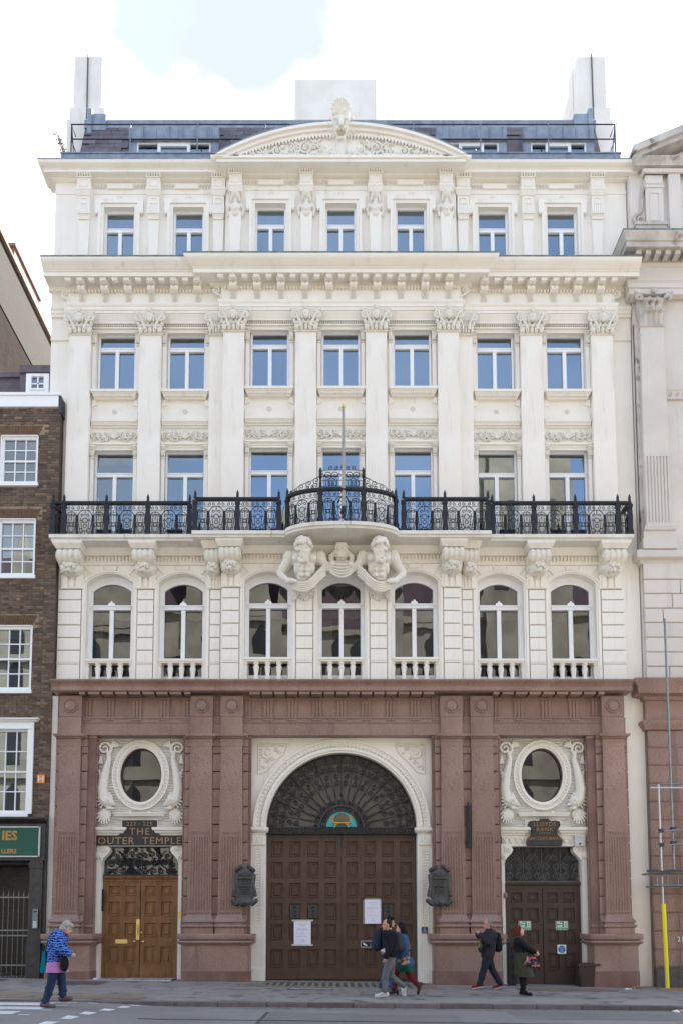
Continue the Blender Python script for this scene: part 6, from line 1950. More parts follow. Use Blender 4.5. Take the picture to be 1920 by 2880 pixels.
# bricks, Flemish bond
ch_h, ST, HD, JT = 0.0815, 0.215, 0.103, 0.011
def in_open(x0, x1, z0, z1):
    for xc, hw, za, zb in ops:
        if x1 > xc - hw + 0.005 and x0 < xc + hw - 0.005 and z1 > za + 0.005 and z0 < zb - 0.005: return True
        # flat arch over the opening
        if za < 12 or True:
            zt = zb
            if z1 > zt and z0 < zt + 0.30 and x1 > xc - hw - 0.13 * min(1, (z0 - zt + 0.1) / 0.3) and x0 < xc + hw + 0.13 * min(1, (z0 - zt + 0.1) / 0.3) and zt < 17 and zt > 8: return True
    return False
cand = []
z = 4.62; r_i = 0
while z + ch_h < 16.87:
    x = XR - 0.0
    k = r_i % 2
    first = True
    while x > -12.5:
        w = HD if k % 2 == 0 else ST
        if first and r_i % 2 == 1: w = ST
        x0 = x - w
        if not in_open(x0, x, z, z + ch_h - JT):
            cand.append((x0, w, z))
        else:
            # clip a brick to the opening's edge
            for xc, hw, za, zb in ops:
                for e in (xc + hw, ):
                    if x0 < e - 0.005 < x - 0.04 and za + 0.005 < z + ch_h - JT and z < zb - 0.005 and not in_open(e + 0.002, x, z, z + ch_h - JT):
                        cand.append((e + 0.003, x - e - 0.003, z))
        x = x0 - JT; k += 1; first = False
    z += ch_h; r_i += 1
h_ = ch_h - JT
single = [c for c in cand if c[0] > -9.6 and abs(c[1] - ST) < 0.001]
single.sort(key=lambda c: (c[2]))
single = single[:298]
sset = set(single)
bk = MB().box(0, ST, -0.004, 0.03, 0, h_).mesh('brick', 0); bk.materials.append(M['brick'])
for (x0, w, z) in single:
    put('brick', bk, wl_, (x0, FY + 0.004 + rnd.uniform(-0.003, 0.003), z))
mb = MB()
for c in cand:
    if c in sset: continue
    x0, w, z = c
    mb.box(x0, x0 + w, FY - rnd.uniform(-0.003, 0.004), FY + 0.03, z, z + h_)
me = mb.mesh('brickwork', 0)
me.materials.append(M['brickmix'])
a_ = me.attributes.new('shade', 'FLOAT', 'FACE')
vals = []
for i in range(len(me.polygons) // 6):
    v = min(1, max(0, rnd.gauss(0.45, 0.22)))
    vals += [v] * 6
vals += [0.5] * (len(me.polygons) - len(vals))
a_.data.foreach_set('value', vals)
o_ = put('brickwork', me, wl_); o_['kind'] = 'stuff'
# side return of the house
ch(MB().box(XR - 0.03, XR - 0.004, FY + 0.02, -0.02, 4.4, 16.9), 'return_wall', 'brick', HS)
# gauged flat arches
for xc, hw, za, zb in ops:
    if zb < 8: continue
    mb = MB()
    n = 15
    for k in range(n):
        t0, t1 = k / n, (k + 1) / n
        b0 = xc - hw + 2 * hw * t0 + 0.005; b1 = xc - hw + 2 * hw * t1 - 0.005
        e = 0.13
        u0 = xc - hw - e + 2 * (hw + e) * t0 + 0.006; u1 = xc - hw - e + 2 * (hw + e) * t1 - 0.006
        mb.prism([(b0, zb + 0.002), (b1, zb + 0.002), (u1, zb + 0.29), (u0, zb + 0.29)], FY - 0.002, FY + 0.03)
    ch(mb, 'flat_arch', 'brick_red', HS, wl_)
# sash windows
def sash_window(xc, hw, za, zb, fancy=False, style=0):
    y = FY + 0.10
    mb = MB()
    fr = 0.085
    mb.box(xc - hw, xc - hw + 0.02, FY - 0.004, FY + 0.2, za, zb).box(xc + hw - 0.02, xc + hw, FY - 0.004, FY + 0.2, za, zb).box(xc - hw, xc + hw, FY - 0.004, FY + 0.2, zb - 0.02, zb)
    mb.box(xc - hw + 0.02, xc - hw + fr, y - 0.03, y + 0.08, za, zb - 0.02).box(xc + hw - fr, xc + hw - 0.02, y - 0.03, y + 0.08, za, zb - 0.02)
    mb.box(xc - hw + fr, xc + hw - fr, y - 0.03, y + 0.08, zb - 0.10, zb - 0.02)
    x0, x1 = xc - hw + fr, xc + hw - fr
    z0, z1 = za + 0.16, zb - 0.10
    zm = (z0 + z1) / 2
    mb.box(x0, x1, y - 0.02, y + 0.06, zm - 0.025, zm + 0.025).box(x0, x1, y - 0.01, y + 0.06, za + 0.08, z0 + 0.05)
    gx = [x0 + (x1 - x0) * k / 3 for k in range(4)]
    for v in gx[1:3]: mb.box(v - 0.014, v + 0.014, y + 0.0, y + 0.05, z0, z1)
    for v in ((z0 + 0.05 + zm - 0.025) / 2, (zm + 0.025 + z1) / 2): mb.box(x0, x1, y + 0.002, y + 0.05, v - 0.014, v + 0.014)
    mb.box(xc - hw - 0.04, xc + hw + 0.04, FY - 0.07, FY + 0.12, za - 0.005, za + 0.10)
    if fancy:
        for s in (-1, 1): mb.box(xc + s * (hw + 0.06) - 0.08, xc + s * (hw + 0.06) + 0.08, FY - 0.05, FY + 0.01, za + 0.1, zb)
        mb.box(xc - hw - 0.14, xc + hw + 0.14, FY - 0.05, FY + 0.01, zb, zb + 0.15).box(xc - hw - 0.10, xc + hw + 0.10, FY - 0.07, FY, zb - 0.05, zb)
        mb.sweep([(0, zb + 0.15), (0.08, zb + 0.16), (0.10, zb + 0.20), (0.14, zb + 0.22), (0.14, zb + 0.25), (0, zb + 0.26)], [(xc - hw - 0.16, FY + 0.01), (xc - hw - 0.16, FY - 0.02), (xc + hw + 0.16, FY - 0.02), (xc + hw + 0.16, FY + 0.01)])
    w = ch(mb, 'sash_window', 'white_gloss', HS)
    rz = [z0 + 0.05, (z0 + 0.05 + zm - 0.025) / 2, zm - 0.025], [zm + 0.025, (zm + 0.025 + z1) / 2, z1]
    for k in range(3):
        for rr in rz:
            for a, b_ in zip(rr[:-1], rr[1:]):
                MB().add([(0, 0, 0), (gx[k + 1] - gx[k], 0, 0), (gx[k + 1] - gx[k], 0, b_ - a), (0, 0, b_ - a)], [(0, 1, 2, 3)]).build('pane', M['glass'], w, (gx[k], y + 0.03, a), smooth=0)
    bh = 0.30 * (zb - za) if style else 0.12 * (zb - za)
    MB().box(x0, x1, y + 0.12, y + 0.125, z1 - bh, z1).build('blind', M['blind'], w)
for i, (xc, hw, za, zb) in enumerate(wins[:3]): sash_window(xc, hw, za, zb, style=i % 2)
sash_window(-9.15, 0.555, 4.60, 7.20, fancy=True, style=1)
for (xc, hw, za, zb) in lw: sash_window(xc, hw, za, zb)
for za, zb in ((4.4, 7.5), (8.0, 10.4), (11.4, 13.6), (14.2, 16.3)):
    pass
ch(MB().box(-12.6, -8.02, 1.0, 1.1, 4.4, 16.8), 'interior', 'dark', HS)
# parapet, roof, dormer
ch(MB().box(-12.7, -8.02, FY - 0.04, 0.25, 16.88, 17.22).box(-12.7, -7.96, FY - 0.08, 0.28, 17.22, 17.30), 'parapet', 'white_gloss', HS)
ch(MB().box(-8.02, -7.94, FY - 0.03, -0.02, 16.70, 17.22), 'parapet_end', 'black_wood', HS)
ch(MB().prismx([(0.35, 17.0), (0.55, 18.45), (3.0, 18.5), (3.0, 17.0)], -12.6, -8.45), 'roof', 'slate', HS)
mb = MB()
for k in range(7):
    mb.box(-12.6, -9.46, 0.36 + 0.03 * k - 0.02, 0.6, 17.2 + 0.18 * k, 17.37 + 0.18 * k)
ch(mb, 'slate_courses', 'slate', HS)
d_ = ch(MB().box(-9.46, -8.45, 0.22, 1.5, 18.40, 18.63).box(-12.6, -9.46, 0.45, 1.5, 18.42, 18.58).box(-9.46, -9.26, 0.28, 1.4, 17.0, 18.4).box(-8.56, -8.45, 0.28, 1.4, 17.0, 18.4), 'dormer', 'slate', HS)
mb = MB().box(-9.26, -9.10, 0.25, 0.4, 17.2, 18.38).box(-8.72, -8.56, 0.25, 0.4, 17.2, 18.38).box(-9.10, -8.72, 0.25, 0.4, 18.30, 18.38).box(-9.10, -8.72, 0.25, 0.4, 17.2, 17.86).box(-8.93, -8.89, 0.28, 0.38, 17.86, 18.3).box(-9.10, -8.72, 0.28, 0.38, 18.06, 18.09).box(-9.14, -8.68, 0.2, 0.3, 17.83, 17.87)
ch(mb, 'window_frame', 'white_gloss', HS, d_)
for x0 in (-9.10, -8.89):
    for z0, z1 in ((17.87, 18.06), (18.09, 18.30)):
        MB().add([(x0, 0.33, z0), (x0 + 0.17, 0.33, z0), (x0 + 0.17, 0.33, z1), (x0, 0.33, z1)], [(0, 1, 2, 3)]).build('pane', M['glass'], d_, smooth=0)
# shopfront: fascia, sign, pilaster, passage
SF = ch(MB().sweep([(0, 4.38), (0.05, 4.40), (0.10, 4.47), (0.26, 4.53), (0.26, 4.58), (0, 4.62)], [(-12.6, FY - 0.02), (-7.98, FY - 0.02)]).box(-12.6, -8.0, FY - 0.14, 0.3, 3.36, 4.40).box(-8.0, -7.97, FY - 0.10, 0.2, 3.3, 4.40), 'shopfront', 'black_wood', HS)
gz = g(-8.3)
mb = MB().box(-8.42, -8.06, FY - 0.12, 0.35, gz - 0.05, 3.40).box(-8.06, -7.975, FY - 0.06, 0.3, gz - 0.05, 3.40).box(-8.44, -8.04, FY - 0.15, 0.3, 3.14, 3.3).box(-8.45, -8.05, FY - 0.16, 0.3, gz - 0.05, 1.10)
ch(mb, 'shop_pilaster', 'black_wood', HS, SF)
ch(MB().box(-12.6, -8.42, 1.6, 1.7, gz - 0.2, 3.4).box(-12.6, -11, 0.0, 1.6, gz - .2, 3.4).box(-8.5, -8.42, 0.35, 1.6, gz - 0.2, 3.4).box(-12.6, -8.42, 0.3, 1.7, 3.30, 3.36), 'passage', 'black_wood', HS, SF)
mb = MB()
for k in range(26):
    mb.box(-9.75, -9.05, 1.585, 1.60, 0.1 + 0.12 * k, 0.2 + 0.12 * k)
ch(mb, 'dark_passage_brick', 'iron_grey', HS, SF)  # brick courses given a dark colour so the passage reads as unlit
ch(MB().box(-12.6, -8.42, FY - 0.10, 1.6, gz - 0.2, gz + 0.02), 'threshold', 'ironcover', HS, SF)
mb = MB()
for k in range(14): mb.box(-9.9 + 0.11 * k, -9.85 + 0.11 * k, -0.25, 0.2, gz + 0.02, gz + 0.045)
ch(mb, 'foot_grating', 'steel', HS, SF)
sgn = tag(empty('shop_sign', (-9.2, FY - 0.15, 3.46)), 'green shop sign with tan capital letters in a pale frame over the passage', 'sign')
MB().box(-3.0, 1.03, -0.02, 0.0, 0.02, 0.83).build('board', M['green'], sgn)
MB().box(-3.0, 1.06, -0.045, 0.0, -0.01, 0.025).box(-3.0, 1.06, -0.045, 0, 0.825, 0.86).box(1.03, 1.065, -0.045, 0.0, -0.01, 0.86).build('frame', M['signframe'], sgn)
lettering('lettering', 'IES', 0.36, M['signgold'], sgn, (0.42, -0.025, 0.48), depth=0.01, align='RIGHT', bold=0.012)
lettering('lettering', 'LLERS', 0.17, M['signgold'], sgn, (0.41, -0.025, 0.10), depth=0.01, align='RIGHT', bold=0.006)
# entrance gate
gt = tag(empty('iron_gate', (-9.0, 0.2, gz)), 'low black iron gate with spear tops across the passage', 'gate')
mb = MB()
for z in (2.28, 1.33, 1.18, 0.33): mb.box(-1.2, 0.53, -0.02, 0.02, z - 0.02, z + 0.02)
mb.build('rails', M['steel'], gt)
bar = MB().tube([(0, 0, 0.05), (0, 0, 2.30)], 0.011, 5).lathe([(0.012, 0), (0.028, 0.03), (0.034, 0.06), (0.016, 0.12), (0.003, 0.19)], (0, 0, 2.29), 6).mesh('bar', 40)
bar.materials.append(M['steel'])
for k in range(12): put('bar', bar, gt, (0.48 - 0.148 * k, 0, 0))
ip = tag(empty('entry_phone', (-8.205, FY - 0.165, 1.45)), 'grey steel entry phone panel on the black shop pilaster', 'entry phone')
MB().box(-0.075, 0.075, -0.03, 0, 0, 0.54).build('panel', M['steel'], ip)
MB().box(-0.045, 0.045, -0.034, -0.03, 0.45, 0.49).build('speaker', M['iron'], ip)
bt_ = MB().box(-0.05, 0.05, -0.036, -0.03, 0, 0.018).mesh('button', 0); bt_.materials.append(M['fwhite'])
for k in range(5): put('button', bt_, ip, (0, 0, 0.03 + 0.036 * k))
hs_ = tag(empty('hydrant_sign', (-8.22, FY - 0.012, 5.58)), 'small orange plate with white letter on the brick wall', 'sign')
MB().box(-0.11, 0.11, -0.012, 0, 0, 0.25).build('plate', M['orange'], hs_)
lettering('lettering', 'H', 0.26, M['paper'], hs_, (0, -0.013, 0.035), depth=0.004)

# ---- tall brick block behind the house
TB = root('brick_block', (-15, 8, 0), 'tall brown brick block rising behind the slate roof and small dormer', 'building')
ch(MB().box(-18.5, -12.03, 3.6, 16.0, 0, 24.15), 'lower_wall', 'greybrick', TB)
ch(MB().box(-18.48, -12.0, 3.6, 16.0, 24.15, 26.6), 'wall', 'farbrick', TB)
mb = MB().box(-18.55, -11.88, 3.5, 16.05, 26.6, 26.72).box(-12.4, -11.92, 5.2, 7.7, 26.72, 27.15).box(-12.5, -11.84, 5.1, 7.75, 27.15, 27.26).box(-12.5, -11.94, 3.5, 4.4, 26.7, 27.4)
ch(mb, 'coping', 'tile', TB)

# ------------------------------------------------------------------ stone bank building on the right
RB = root('stone_building', (11.5, -0.25, -0.2), 'pale weathered stone building with granite base and fluted pilaster, behind the scaffold', 'building')
RY = -0.22
RX, RE = 9.18, 13.5
ch(MB().box(RX, RE, RY + 0.03, 5.0, -0.5, 24.6), 'wall_core', 'stone', RB)
ch(MB().box(RX - 0.03, RE, RY - 0.16, RY + 0.03, -0.5, 0.30).tbox(11.34, 2.17, 2.10, RY + 0.0, 0.16, 0.05, 0.30, 0.36), 'plinth', 'ironcover', RB)
rblk = {}
def rstone(name, x0, x1, z0, z1, y, d, m):
    key = (round(x1 - x0, 2), round(z1 - z0, 2), d, m)
    if key not in rblk:
        w, h, e = x1 - x0, z1 - z0, 0.015
        q = MB().add([(0, 0.02, 0), (w, 0.02, 0), (w, 0.02, h), (0, 0.02, h), (0, -d + e, 0), (w, -d + e, 0), (w, -d + e, h), (0, -d + e, h), (e, -d, e), (w - e, -d, e), (w - e, -d, h - e), (e, -d, h - e)],
                     [(0, 1, 5, 4), (1, 2, 6, 5), (2, 3, 7, 6), (3, 0, 4, 7), (4, 5, 9, 8), (5, 6, 10, 9), (6, 7, 11, 10), (7, 4, 8, 11), (8, 9, 10, 11)])
        me = q.mesh(name, 20); me.materials.append(M[m]); rblk[key] = me
    return put(name, rblk[key], RB, tuple(Vector((x0, y, z0)) - Vector(RB.location)))
cz = [0.37, 0.855, 1.375, 1.895, 2.42, 2.96, 3.49, 4.01, 4.53, 5.06, 5.59, 6.11, 6.63, 7.13]
for k in range(len(cz) - 1):
    xs_r = [RX - 0.02, 9.98 if k % 2 else 10.30, 11.0 if k % 2 else 11.4, 12.2, RE]
    if k < 4: xs_r = [RX - 0.02, 9.88 + 0.04 * (k % 2) if k in (0, 2) else 10.45, 11.0, 12.2, RE]
    for a, b_ in zip(xs_r[:-1], xs_r[1:]):
        rstone('granite_block', a + 0.008, b_ - 0.008, cz[k] + 0.014, cz[k + 1] - 0.014, RY + 0.02, 0.09, 'granite')
ch(MB().box(RX, RE, RY - 0.055, RY + 0.1, 0.3, 7.13), 'granite_backing', 'granite_dk', RB)
ch(MB().sweep([(0, 7.13), (0.10, 7.15), (0.12, 7.22), (0.16, 7.26), (0.20, 7.34), (0.20, 7.40), (0.06, 7.43), (0.06, 8.0), (0.12, 8.02), (0.16, 8.10), (0.38, 8.14), (0.40, 8.30), (0.46, 8.40), (0.50, 8.50), (0.50, 8.55), (0, 8.60)], [(RX, 0.3), (RX, RY), (RE, RY)]), 'granite_cornice', 'granite', RB)
fz = [8.60, 9.01, 9.44, 9.88, 10.32, 10.75, 11.19, 11.62, 12.12]
for k in range(len(fz) - 1):
    split = [9.85, 10.6, 9.75, 10.6, 9.72, 10.0, 10.25, 10.45][k]
    xs_r = [RX, split, 10.62, 11.6, 12.6, RE] if split < 10.55 else [RX, 10.62, 11.6, 12.6, RE]
    for a, b_ in zip(xs_r[:-1], xs_r[1:]):
        rstone('stone_block', a + 0.012, b_ - 0.012, fz[k] + 0.016, fz[k + 1] - 0.012, RY + 0.0, 0.08, 'stone')
ch(MB().box(RX + 0.01, RE, RY - 0.035, RY + 0.1, 8.56, 12.15), 'stone_backing', 'stone_dirty', RB)
ch(MB().sweep([(0, 12.08), (0.06, 12.10), (0.10, 12.18), (0.16, 12.20), (0.22, 12.24), (0.22, 12.40), (0.20, 12.46), (0, 12.48)], [(RX, 0.3), (RX, RY), (RE, RY)]), 'string_course', 'stone', RB)
# giant pilaster
pc = 9.64
mb = MB().box(pc - 0.50, pc + 0.50, RY - 0.24, RY, 12.48, 12.78).box(pc - 0.47, pc + 0.47, RY - 0.22, RY, 12.78, 13.02)
mb.sweep([(0, 13.02), (0.07, 13.03), (0.08, 13.07), (0.03, 13.11), (0.05, 13.15), (0.0, 13.2)], [(pc - 0.39, RY), (pc - 0.39, RY - 0.20), (pc + 0.39, RY - 0.20), (pc + 0.39, RY)])
mb.tbox(pc, 0.385, 0.345, RY, 0.19, 0.18, 13.15, 19.35)
ch(mb, 'pilaster', 'stone', RB)
mb = MB()
for k in range(8):
    x = pc - 0.365 + 0.0945 * k
    mb.box(x, x + 0.05, RY - 0.215, RY - 0.18, 13.28, 15.30)
mb.box(pc - 0.375, pc + 0.375, RY - 0.212, RY - 0.18, 13.18, 13.28).box(pc - 0.372, pc + 0.372, RY - 0.212, RY - 0.18, 15.30, 15.42)
ch(mb, 'fluting', 'stone', RB)
ch(MB().box(RX, RX + 0.11, RY - 0.06, RY + 0.1, 12.5, 19.6), 'side_pilaster', 'stone_dirty', RB)
# Corinthian capital
b = MB()
z0 = 19.40
b.box(pc - 0.37, pc + 0.37, RY - 0.215, RY, z0 - 0.05, z0)
b.tbox(pc, 0.34, 0.42, RY, 0.18, 0.26, z0, z0 + 0.85)
for row_, (zz, n_, hh) in enumerate(((z0, 4, 0.42), (z0 + 0.25, 3, 0.5))):
    for k in range(n_):
        x = pc - 0.30 + 0.60 * (k + 0.5) / n_
        b.cap((x, RY - 0.2, zz + 0.02), (x, RY - 0.25, zz + hh * 0.8), 0.06, 0.075, 7)
        b.ell((x, RY - 0.33, zz + hh * 0.85), (0.075, 0.07, 0.055), 8, 5)
for s in (-1, 1):
    b.cap((pc + s * 0.12, RY - 0.26, z0 + 0.5), (pc + s * 0.40, RY - 0.34, z0 + 0.84), 0.04, 0.05, 6)
    for i in range(12):
        f = i / 11; a = PI / 2 + s * -2 * PI * 1.1 * f; r_ = 0.13 * (1 - 0.7 * f)
        b.ell((pc + s * 0.42 + r_ * math.cos(a), RY - 0.34, z0 + 0.78 + r_ * math.sin(a)), (0.045, 0.05, 0.045), 6, 5)
    b.ell((pc + s * 0.12, RY - 0.34, z0 + 0.72), (0.07, 0.06, 0.07), 7, 5)
b.ell((pc, RY - 0.38, z0 + 0.95), (0.09, 0.07, 0.11), 8, 6)
me = remesh(b, 'capital', 0.022, 1); me.materials.append(M['stone_dirty'])
put('capital', me, RB, tuple(-Vector(RB.location)))
k = 0.56
fr = [(pc - k + 2 * k * i / 8, RY - 0.42 + 0.10 * (1 - ((i - 4) / 4) ** 2)) for i in range(9)]
pl = fr + [(pc + k, RY), (pc - k, RY)]
mb = MB().add([(x, y, 20.28) for x, y in pl] + [(x, y, 20.38) for x, y in pl], [tuple(range(10, -1, -1)), tuple(range(11, 22))] + [(i, (i + 1) % 11, (i + 1) % 11 + 11, i + 11) for i in range(11)])
ch(mb, 'abacus', 'stone', RB)
ch(MB().sweep([(0, 20.38), (0.20, 20.38), (0.20, 20.56), (0.23, 20.57), (0.23, 20.72), (0.27, 20.76), (0.27, 20.80), (0.19, 20.82), (0.19, 21.22), (0.24, 21.25), (0.26, 21.34), (0, 21.36)], [(RX, 0.2), (RX, RY), (RE, RY)]), 'entablature', 'stone', RB)
cm2 = MB().box(-0.075, 0.075, -0.30, 0, 21.36, 21.50).mesh('modillion'); cm2.materials.append(M['stone_dirty'])
for k in range(15): put('modillion', cm2, RB, tuple(Vector((RX - 0.02 + 0.29 * k, RY - 0.24, 0)) - Vector(RB.location)))
ch(MB().sweep([(0, 21.36), (0.24, 21.36), (0.26, 21.50), (0.62, 21.51), (0.62, 21.66), (0.66, 21.68), (0.70, 21.78), (0.76, 21.88), (0.76, 21.92), (0, 21.96)], [(RX + 0.22, 0.6), (RX + 0.22, RY), (RE, RY)]), 'main_cornice', 'stone_dirty', RB)
ch(MB().sweep([(0.77, 21.91), (0.77, 21.95), (0, 22.0), (0, 21.97)], [(RX + 0.22, 0.6), (RX + 0.22, RY), (RE, RY)]), 'cornice_flashing', 'copper', RB)
# attic: panelled pedestal, scroll, pilaster, pediment
AY = RY + 0.10
mb = MB().box(RX + 0.10, RX + 0.98, AY - 0.25, 1.0, 21.9, 22.62).box(RX + 0.05, RX + 1.04, AY - 0.31, 1.0, 22.62, 22.72).box(RX + 0.08, RX + 1.0, AY - 0.28, 1.0, 22.50, 22.62)
mb.box(RX + 0.28, RX + 0.82, AY - 0.27, AY - 0.25, 22.12, 22.14).box(RX + 0.28, RX + 0.82, AY - 0.27, AY - 0.25, 22.40, 22.42).box(RX + 0.28, RX + 0.30, AY - 0.27, AY - 0.25, 22.14, 22.40).box(RX + 0.80, RX + 0.82, AY - 0.27, AY - 0.25, 22.14, 22.40)
ch(mb, 'attic_pedestal', 'stone_dirty', RB)
mb = MB().box(RX + 0.45, RX + 0.98, AY - 0.18, 1.5, 22.72, 24.35).box(RX + 1.14, RX + 1.50, AY - 0.22, 1.5, 22.0, 24.35).box(RX + 0.98, RE, AY - 0.05, 1.5, 21.9, 24.9)
mb.box(RX + 0.56, RX + 0.86, AY - 0.20, AY - 0.18, 22.85, 22.88).box(RX + 0.56, RX + 0.86, AY - 0.20, AY - 0.18, 23.75, 23.78).box(RX + 0.56, RX + 0.59, AY - 0.20, AY - 0.18, 22.88, 23.75).box(RX + 0.83, RX + 0.86, AY - 0.20, AY - 0.18, 22.88, 23.75)
mb.sweep([(0, 23.92), (0.03, 23.93), (0.03, 24.0), (0.06, 24.03), (0, 24.05)], [(RX + 0.45, AY), (RX + 0.45, AY - 0.18), (RX + 1.0, AY - 0.18)])
mb.sweep([(0, 24.35), (0.05, 24.36), (0.08, 24.45), (0, 24.5)], [(RX + 0.42, AY), (RX + 0.42, AY - 0.22), (RE, AY - 0.22)])
ch(mb, 'attic_wall', 'stone', RB)
mb = MB()
mb.spiral(RX + 0.27, 22.95, AY - 0.1, 0.20, 1.6, 1, PI / 2, 0.06, 6, 12, tail=[(RX + 0.42, 24.2), (RX + 0.36, 23.7), (RX + 0.34, 23.3)])
mb.prism([(RX + 0.12, 22.75), (RX + 0.45, 22.75), (RX + 0.45, 24.3), (RX + 0.36, 24.0), (RX + 0.32, 23.4), (RX + 0.10, 23.1)], AY - 0.06, 1.0)
ch(mb, 'scroll_buttress', 'stone_dirty', RB)
prof = [(0, 0), (0.30, 0.0), (0.32, 0.10), (0.38, 0.16), (0.40, 0.22), (0, 0.24)]
mb = MB().sweep([(o_, 24.50 + z_) for o_, z_ in prof], [(RX + 0.40, 0.5), (RX + 0.40, AY - 0.05), (RE, AY - 0.05)])
sl_ = 0.44
for (ya, z0_, z1_) in ((AY - 0.45, 0.22, 0.34), (AY - 0.36, 0.08, 0.22)):
    x0, x1 = RX + 0.02, RE
    mb.prism([(x0, 24.62 + z0_), (x1, 24.62 + z0_ + sl_ * (x1 - x0)), (x1, 24.62 + z1_ + 0.1 + sl_ * (x1 - x0)), (x0, 24.62 + z1_ + 0.1)], ya, 1.0)
mb.prism([(RX + 0.4, 24.7), (RE, 24.7), (RE, 24.7 + sl_ * 3.9)], AY - 0.05, 1.0)
ch(mb, 'pediment', 'stone_dirty', RB)
ch(MB().sweep([(0, 17.20), (0.03, 17.21), (0.03, 17.24), (0.02, 17.25), (0.02, 17.46), (0.05, 17.48), (0.05, 17.52), (0, 17.53)], [(10.08, RY), (RE, RY)]), 'band', 'stone', RB)
mb = MB()
for k in range(8): mb.spiral(10.2 + 0.21 * k, 17.355, RY - 0.03, 0.075, 1.3, -1, -PI / 2, 0.016, 4, 9)
stuff(ch(mb, 'wave_ornament', 'stone', RB))
lettering('numerals', '218', 0.20, M['fwhite'], RB, tuple(Vector((9.79, RY - 0.085, 1.08)) - Vector(RB.location)), depth=0.02, align='LEFT', spacing=1.05)

# ------------------------------------------------------------------ the law building across the street (seen in the window glass)
OB = root('opposite_building', (0, -38, -0.2), 'pale stone building with gables and slate roofs, seen only as reflections in the windows', 'building')
oy = -36.0
mb = MB().box(-45, 45, oy - 8, oy, -0.5, 25.4)
for z in (6.5, 12.5, 17.8, 21.5, 24.8): mb.box(-45, 45, oy, oy + 0.35, z, z + 0.4)
for x in (-36, -20.5, -11.0, -3.5, 5.5, 13, 27): mb.box(x - 0.6, x + 0.6, oy, oy + 0.7, -0.5, 26.5)
mb.box(12.5, 19.0, oy - 8, oy + 0.6, 20, 39)
law_wall = mb
mb = MB()
for x in range(-42, 43, 3):
    if any(abs(x - v) < 1.2 for v in (-36, -20.5, -11.0, -3.5, 5.5, 13, 27)): continue
    for z, h in ((1.0, 4.5), (7.6, 3.9), (13.6, 3.4), (18.8, 2.2), (22.3, 1.6)):
        mb.box(x - 0.55, x + 0.55, oy + 0.0, oy + 0.04, z, z + h)
        mb.prism([(x - 0.55, z + h), (x + 0.55, z + h), (x, z + h + 0.7)], oy, oy + 0.04)
for k in range(3): mb.box(13.6 + 1.7 * k, 14.6 + 1.7 * k, oy + 0.6, oy + 0.65, 27, 35)
ch(mb, 'window', 'slatepanel', OB)
M['law_stone'] = mat('sooty_law_stone', (0.37, 0.335, 0.275), 0.9, spec=0.1, var=(0.25, 0.225, 0.185), scale=0.5)
M['purple_slate'] = mat('purple_slate', (0.10, 0.068, 0.078), 0.8, spec=0.2, var=(0.075, 0.05, 0.06), scale=2)
ch(law_wall, 'wall', 'law_stone', OB)
mb = MB()
for a, b_ in ((-45, -24), (-15, 12.5), (19, 45)):
    mb.prismx([(oy - 0.3, 25.4), (oy - 3.2, 31.5), (oy - 7.7, 25.4)], a, b_)
ch(mb, 'roof', 'purple_slate', OB)
mb = MB()
for x, w, t in ((-19.5, 4.5, 36.5), (-7.2, 3.2, 34.5), (9.2, 2.2, 30.0), (31, 4.0, 34)):
    mb.prism([(x - w, 25.4), (x + w, 25.4), (x, t)], oy - 1.2, oy + 0.1)
for x, t in ((-23.9, 33), (-15.1, 33), (-11.0, 34.5), (-3.5, 34.5), (5.5, 31), (12.2, 42), (19.2, 42), (15.8, 46)):
    mb.box(x - 0.5, x + 0.5, oy - 1.2, oy + 0.3, 25, t - 3); mb.lathe([(0.6, t - 3), (0.02, t)], (x, oy - 0.4, 0), 6)
ch(mb, 'gable', 'law_stone', OB)
# ------------------------------------------------------------------ street
def ky(x): return -5.98 + 0.055 * max(-14, min(14, x))           # kerb line
def kh(x):                                                          # kerb height, dropped at the crossing
    t = min(1, max(0, (x + 5.2) / 2.2))
    return 0.012 + 0.075 * t * t * (3 - 2 * t)
def rz_(x): return g(max(-60, min(60, x))) - kh(x)
xs = [-400, -120, -40, -20] + [-14 + 0.5 * i for i in range(57)] + [20, 40, 120, 400]
mb = MB()
vs = []; fs = []
ys = lambda x: [ky(x) + 0.02, -9, -14, -24, -60, -400]
for x in xs:
    for y in ys(x): vs.append((x, y, rz_(x)))
n = len(ys(0))
for i in range(len(xs) - 1):
    for j in range(n - 1): fs.append((i * n + j, i * n + j + 1, (i + 1) * n + j + 1, (i + 1) * n + j))
mb.add(vs, fs)
tag(mb.build('road', M['asphalt'], smooth=0), kind='structure')
mb = MB(); vs = []; fs = []
for x in xs:
    for y in (3.0, -0.3, -2.0, -4.0, ky(x) + 0.28): vs.append((x, y, g(max(-60, min(60, x)))))
n = 5
for i in range(len(xs) - 1):
    for j in range(n - 1): fs.append((i * n + j, i * n + j + 1, (i + 1) * n + j + 1, (i + 1) * n + j))
mb.add(vs, fs)
pv = tag(mb.build('pavement', M['pave'], smooth=0), kind='structure')
# ground behind the buildings, plus an unseen slab added underneath to block light
tag(MB().box(-400, 400, -400, 600, -7.0, -6.2).box(-400, 400, 2.9, 600, -6.2, -0.35).build('ground', M['pave'], smooth=0), kind='structure')
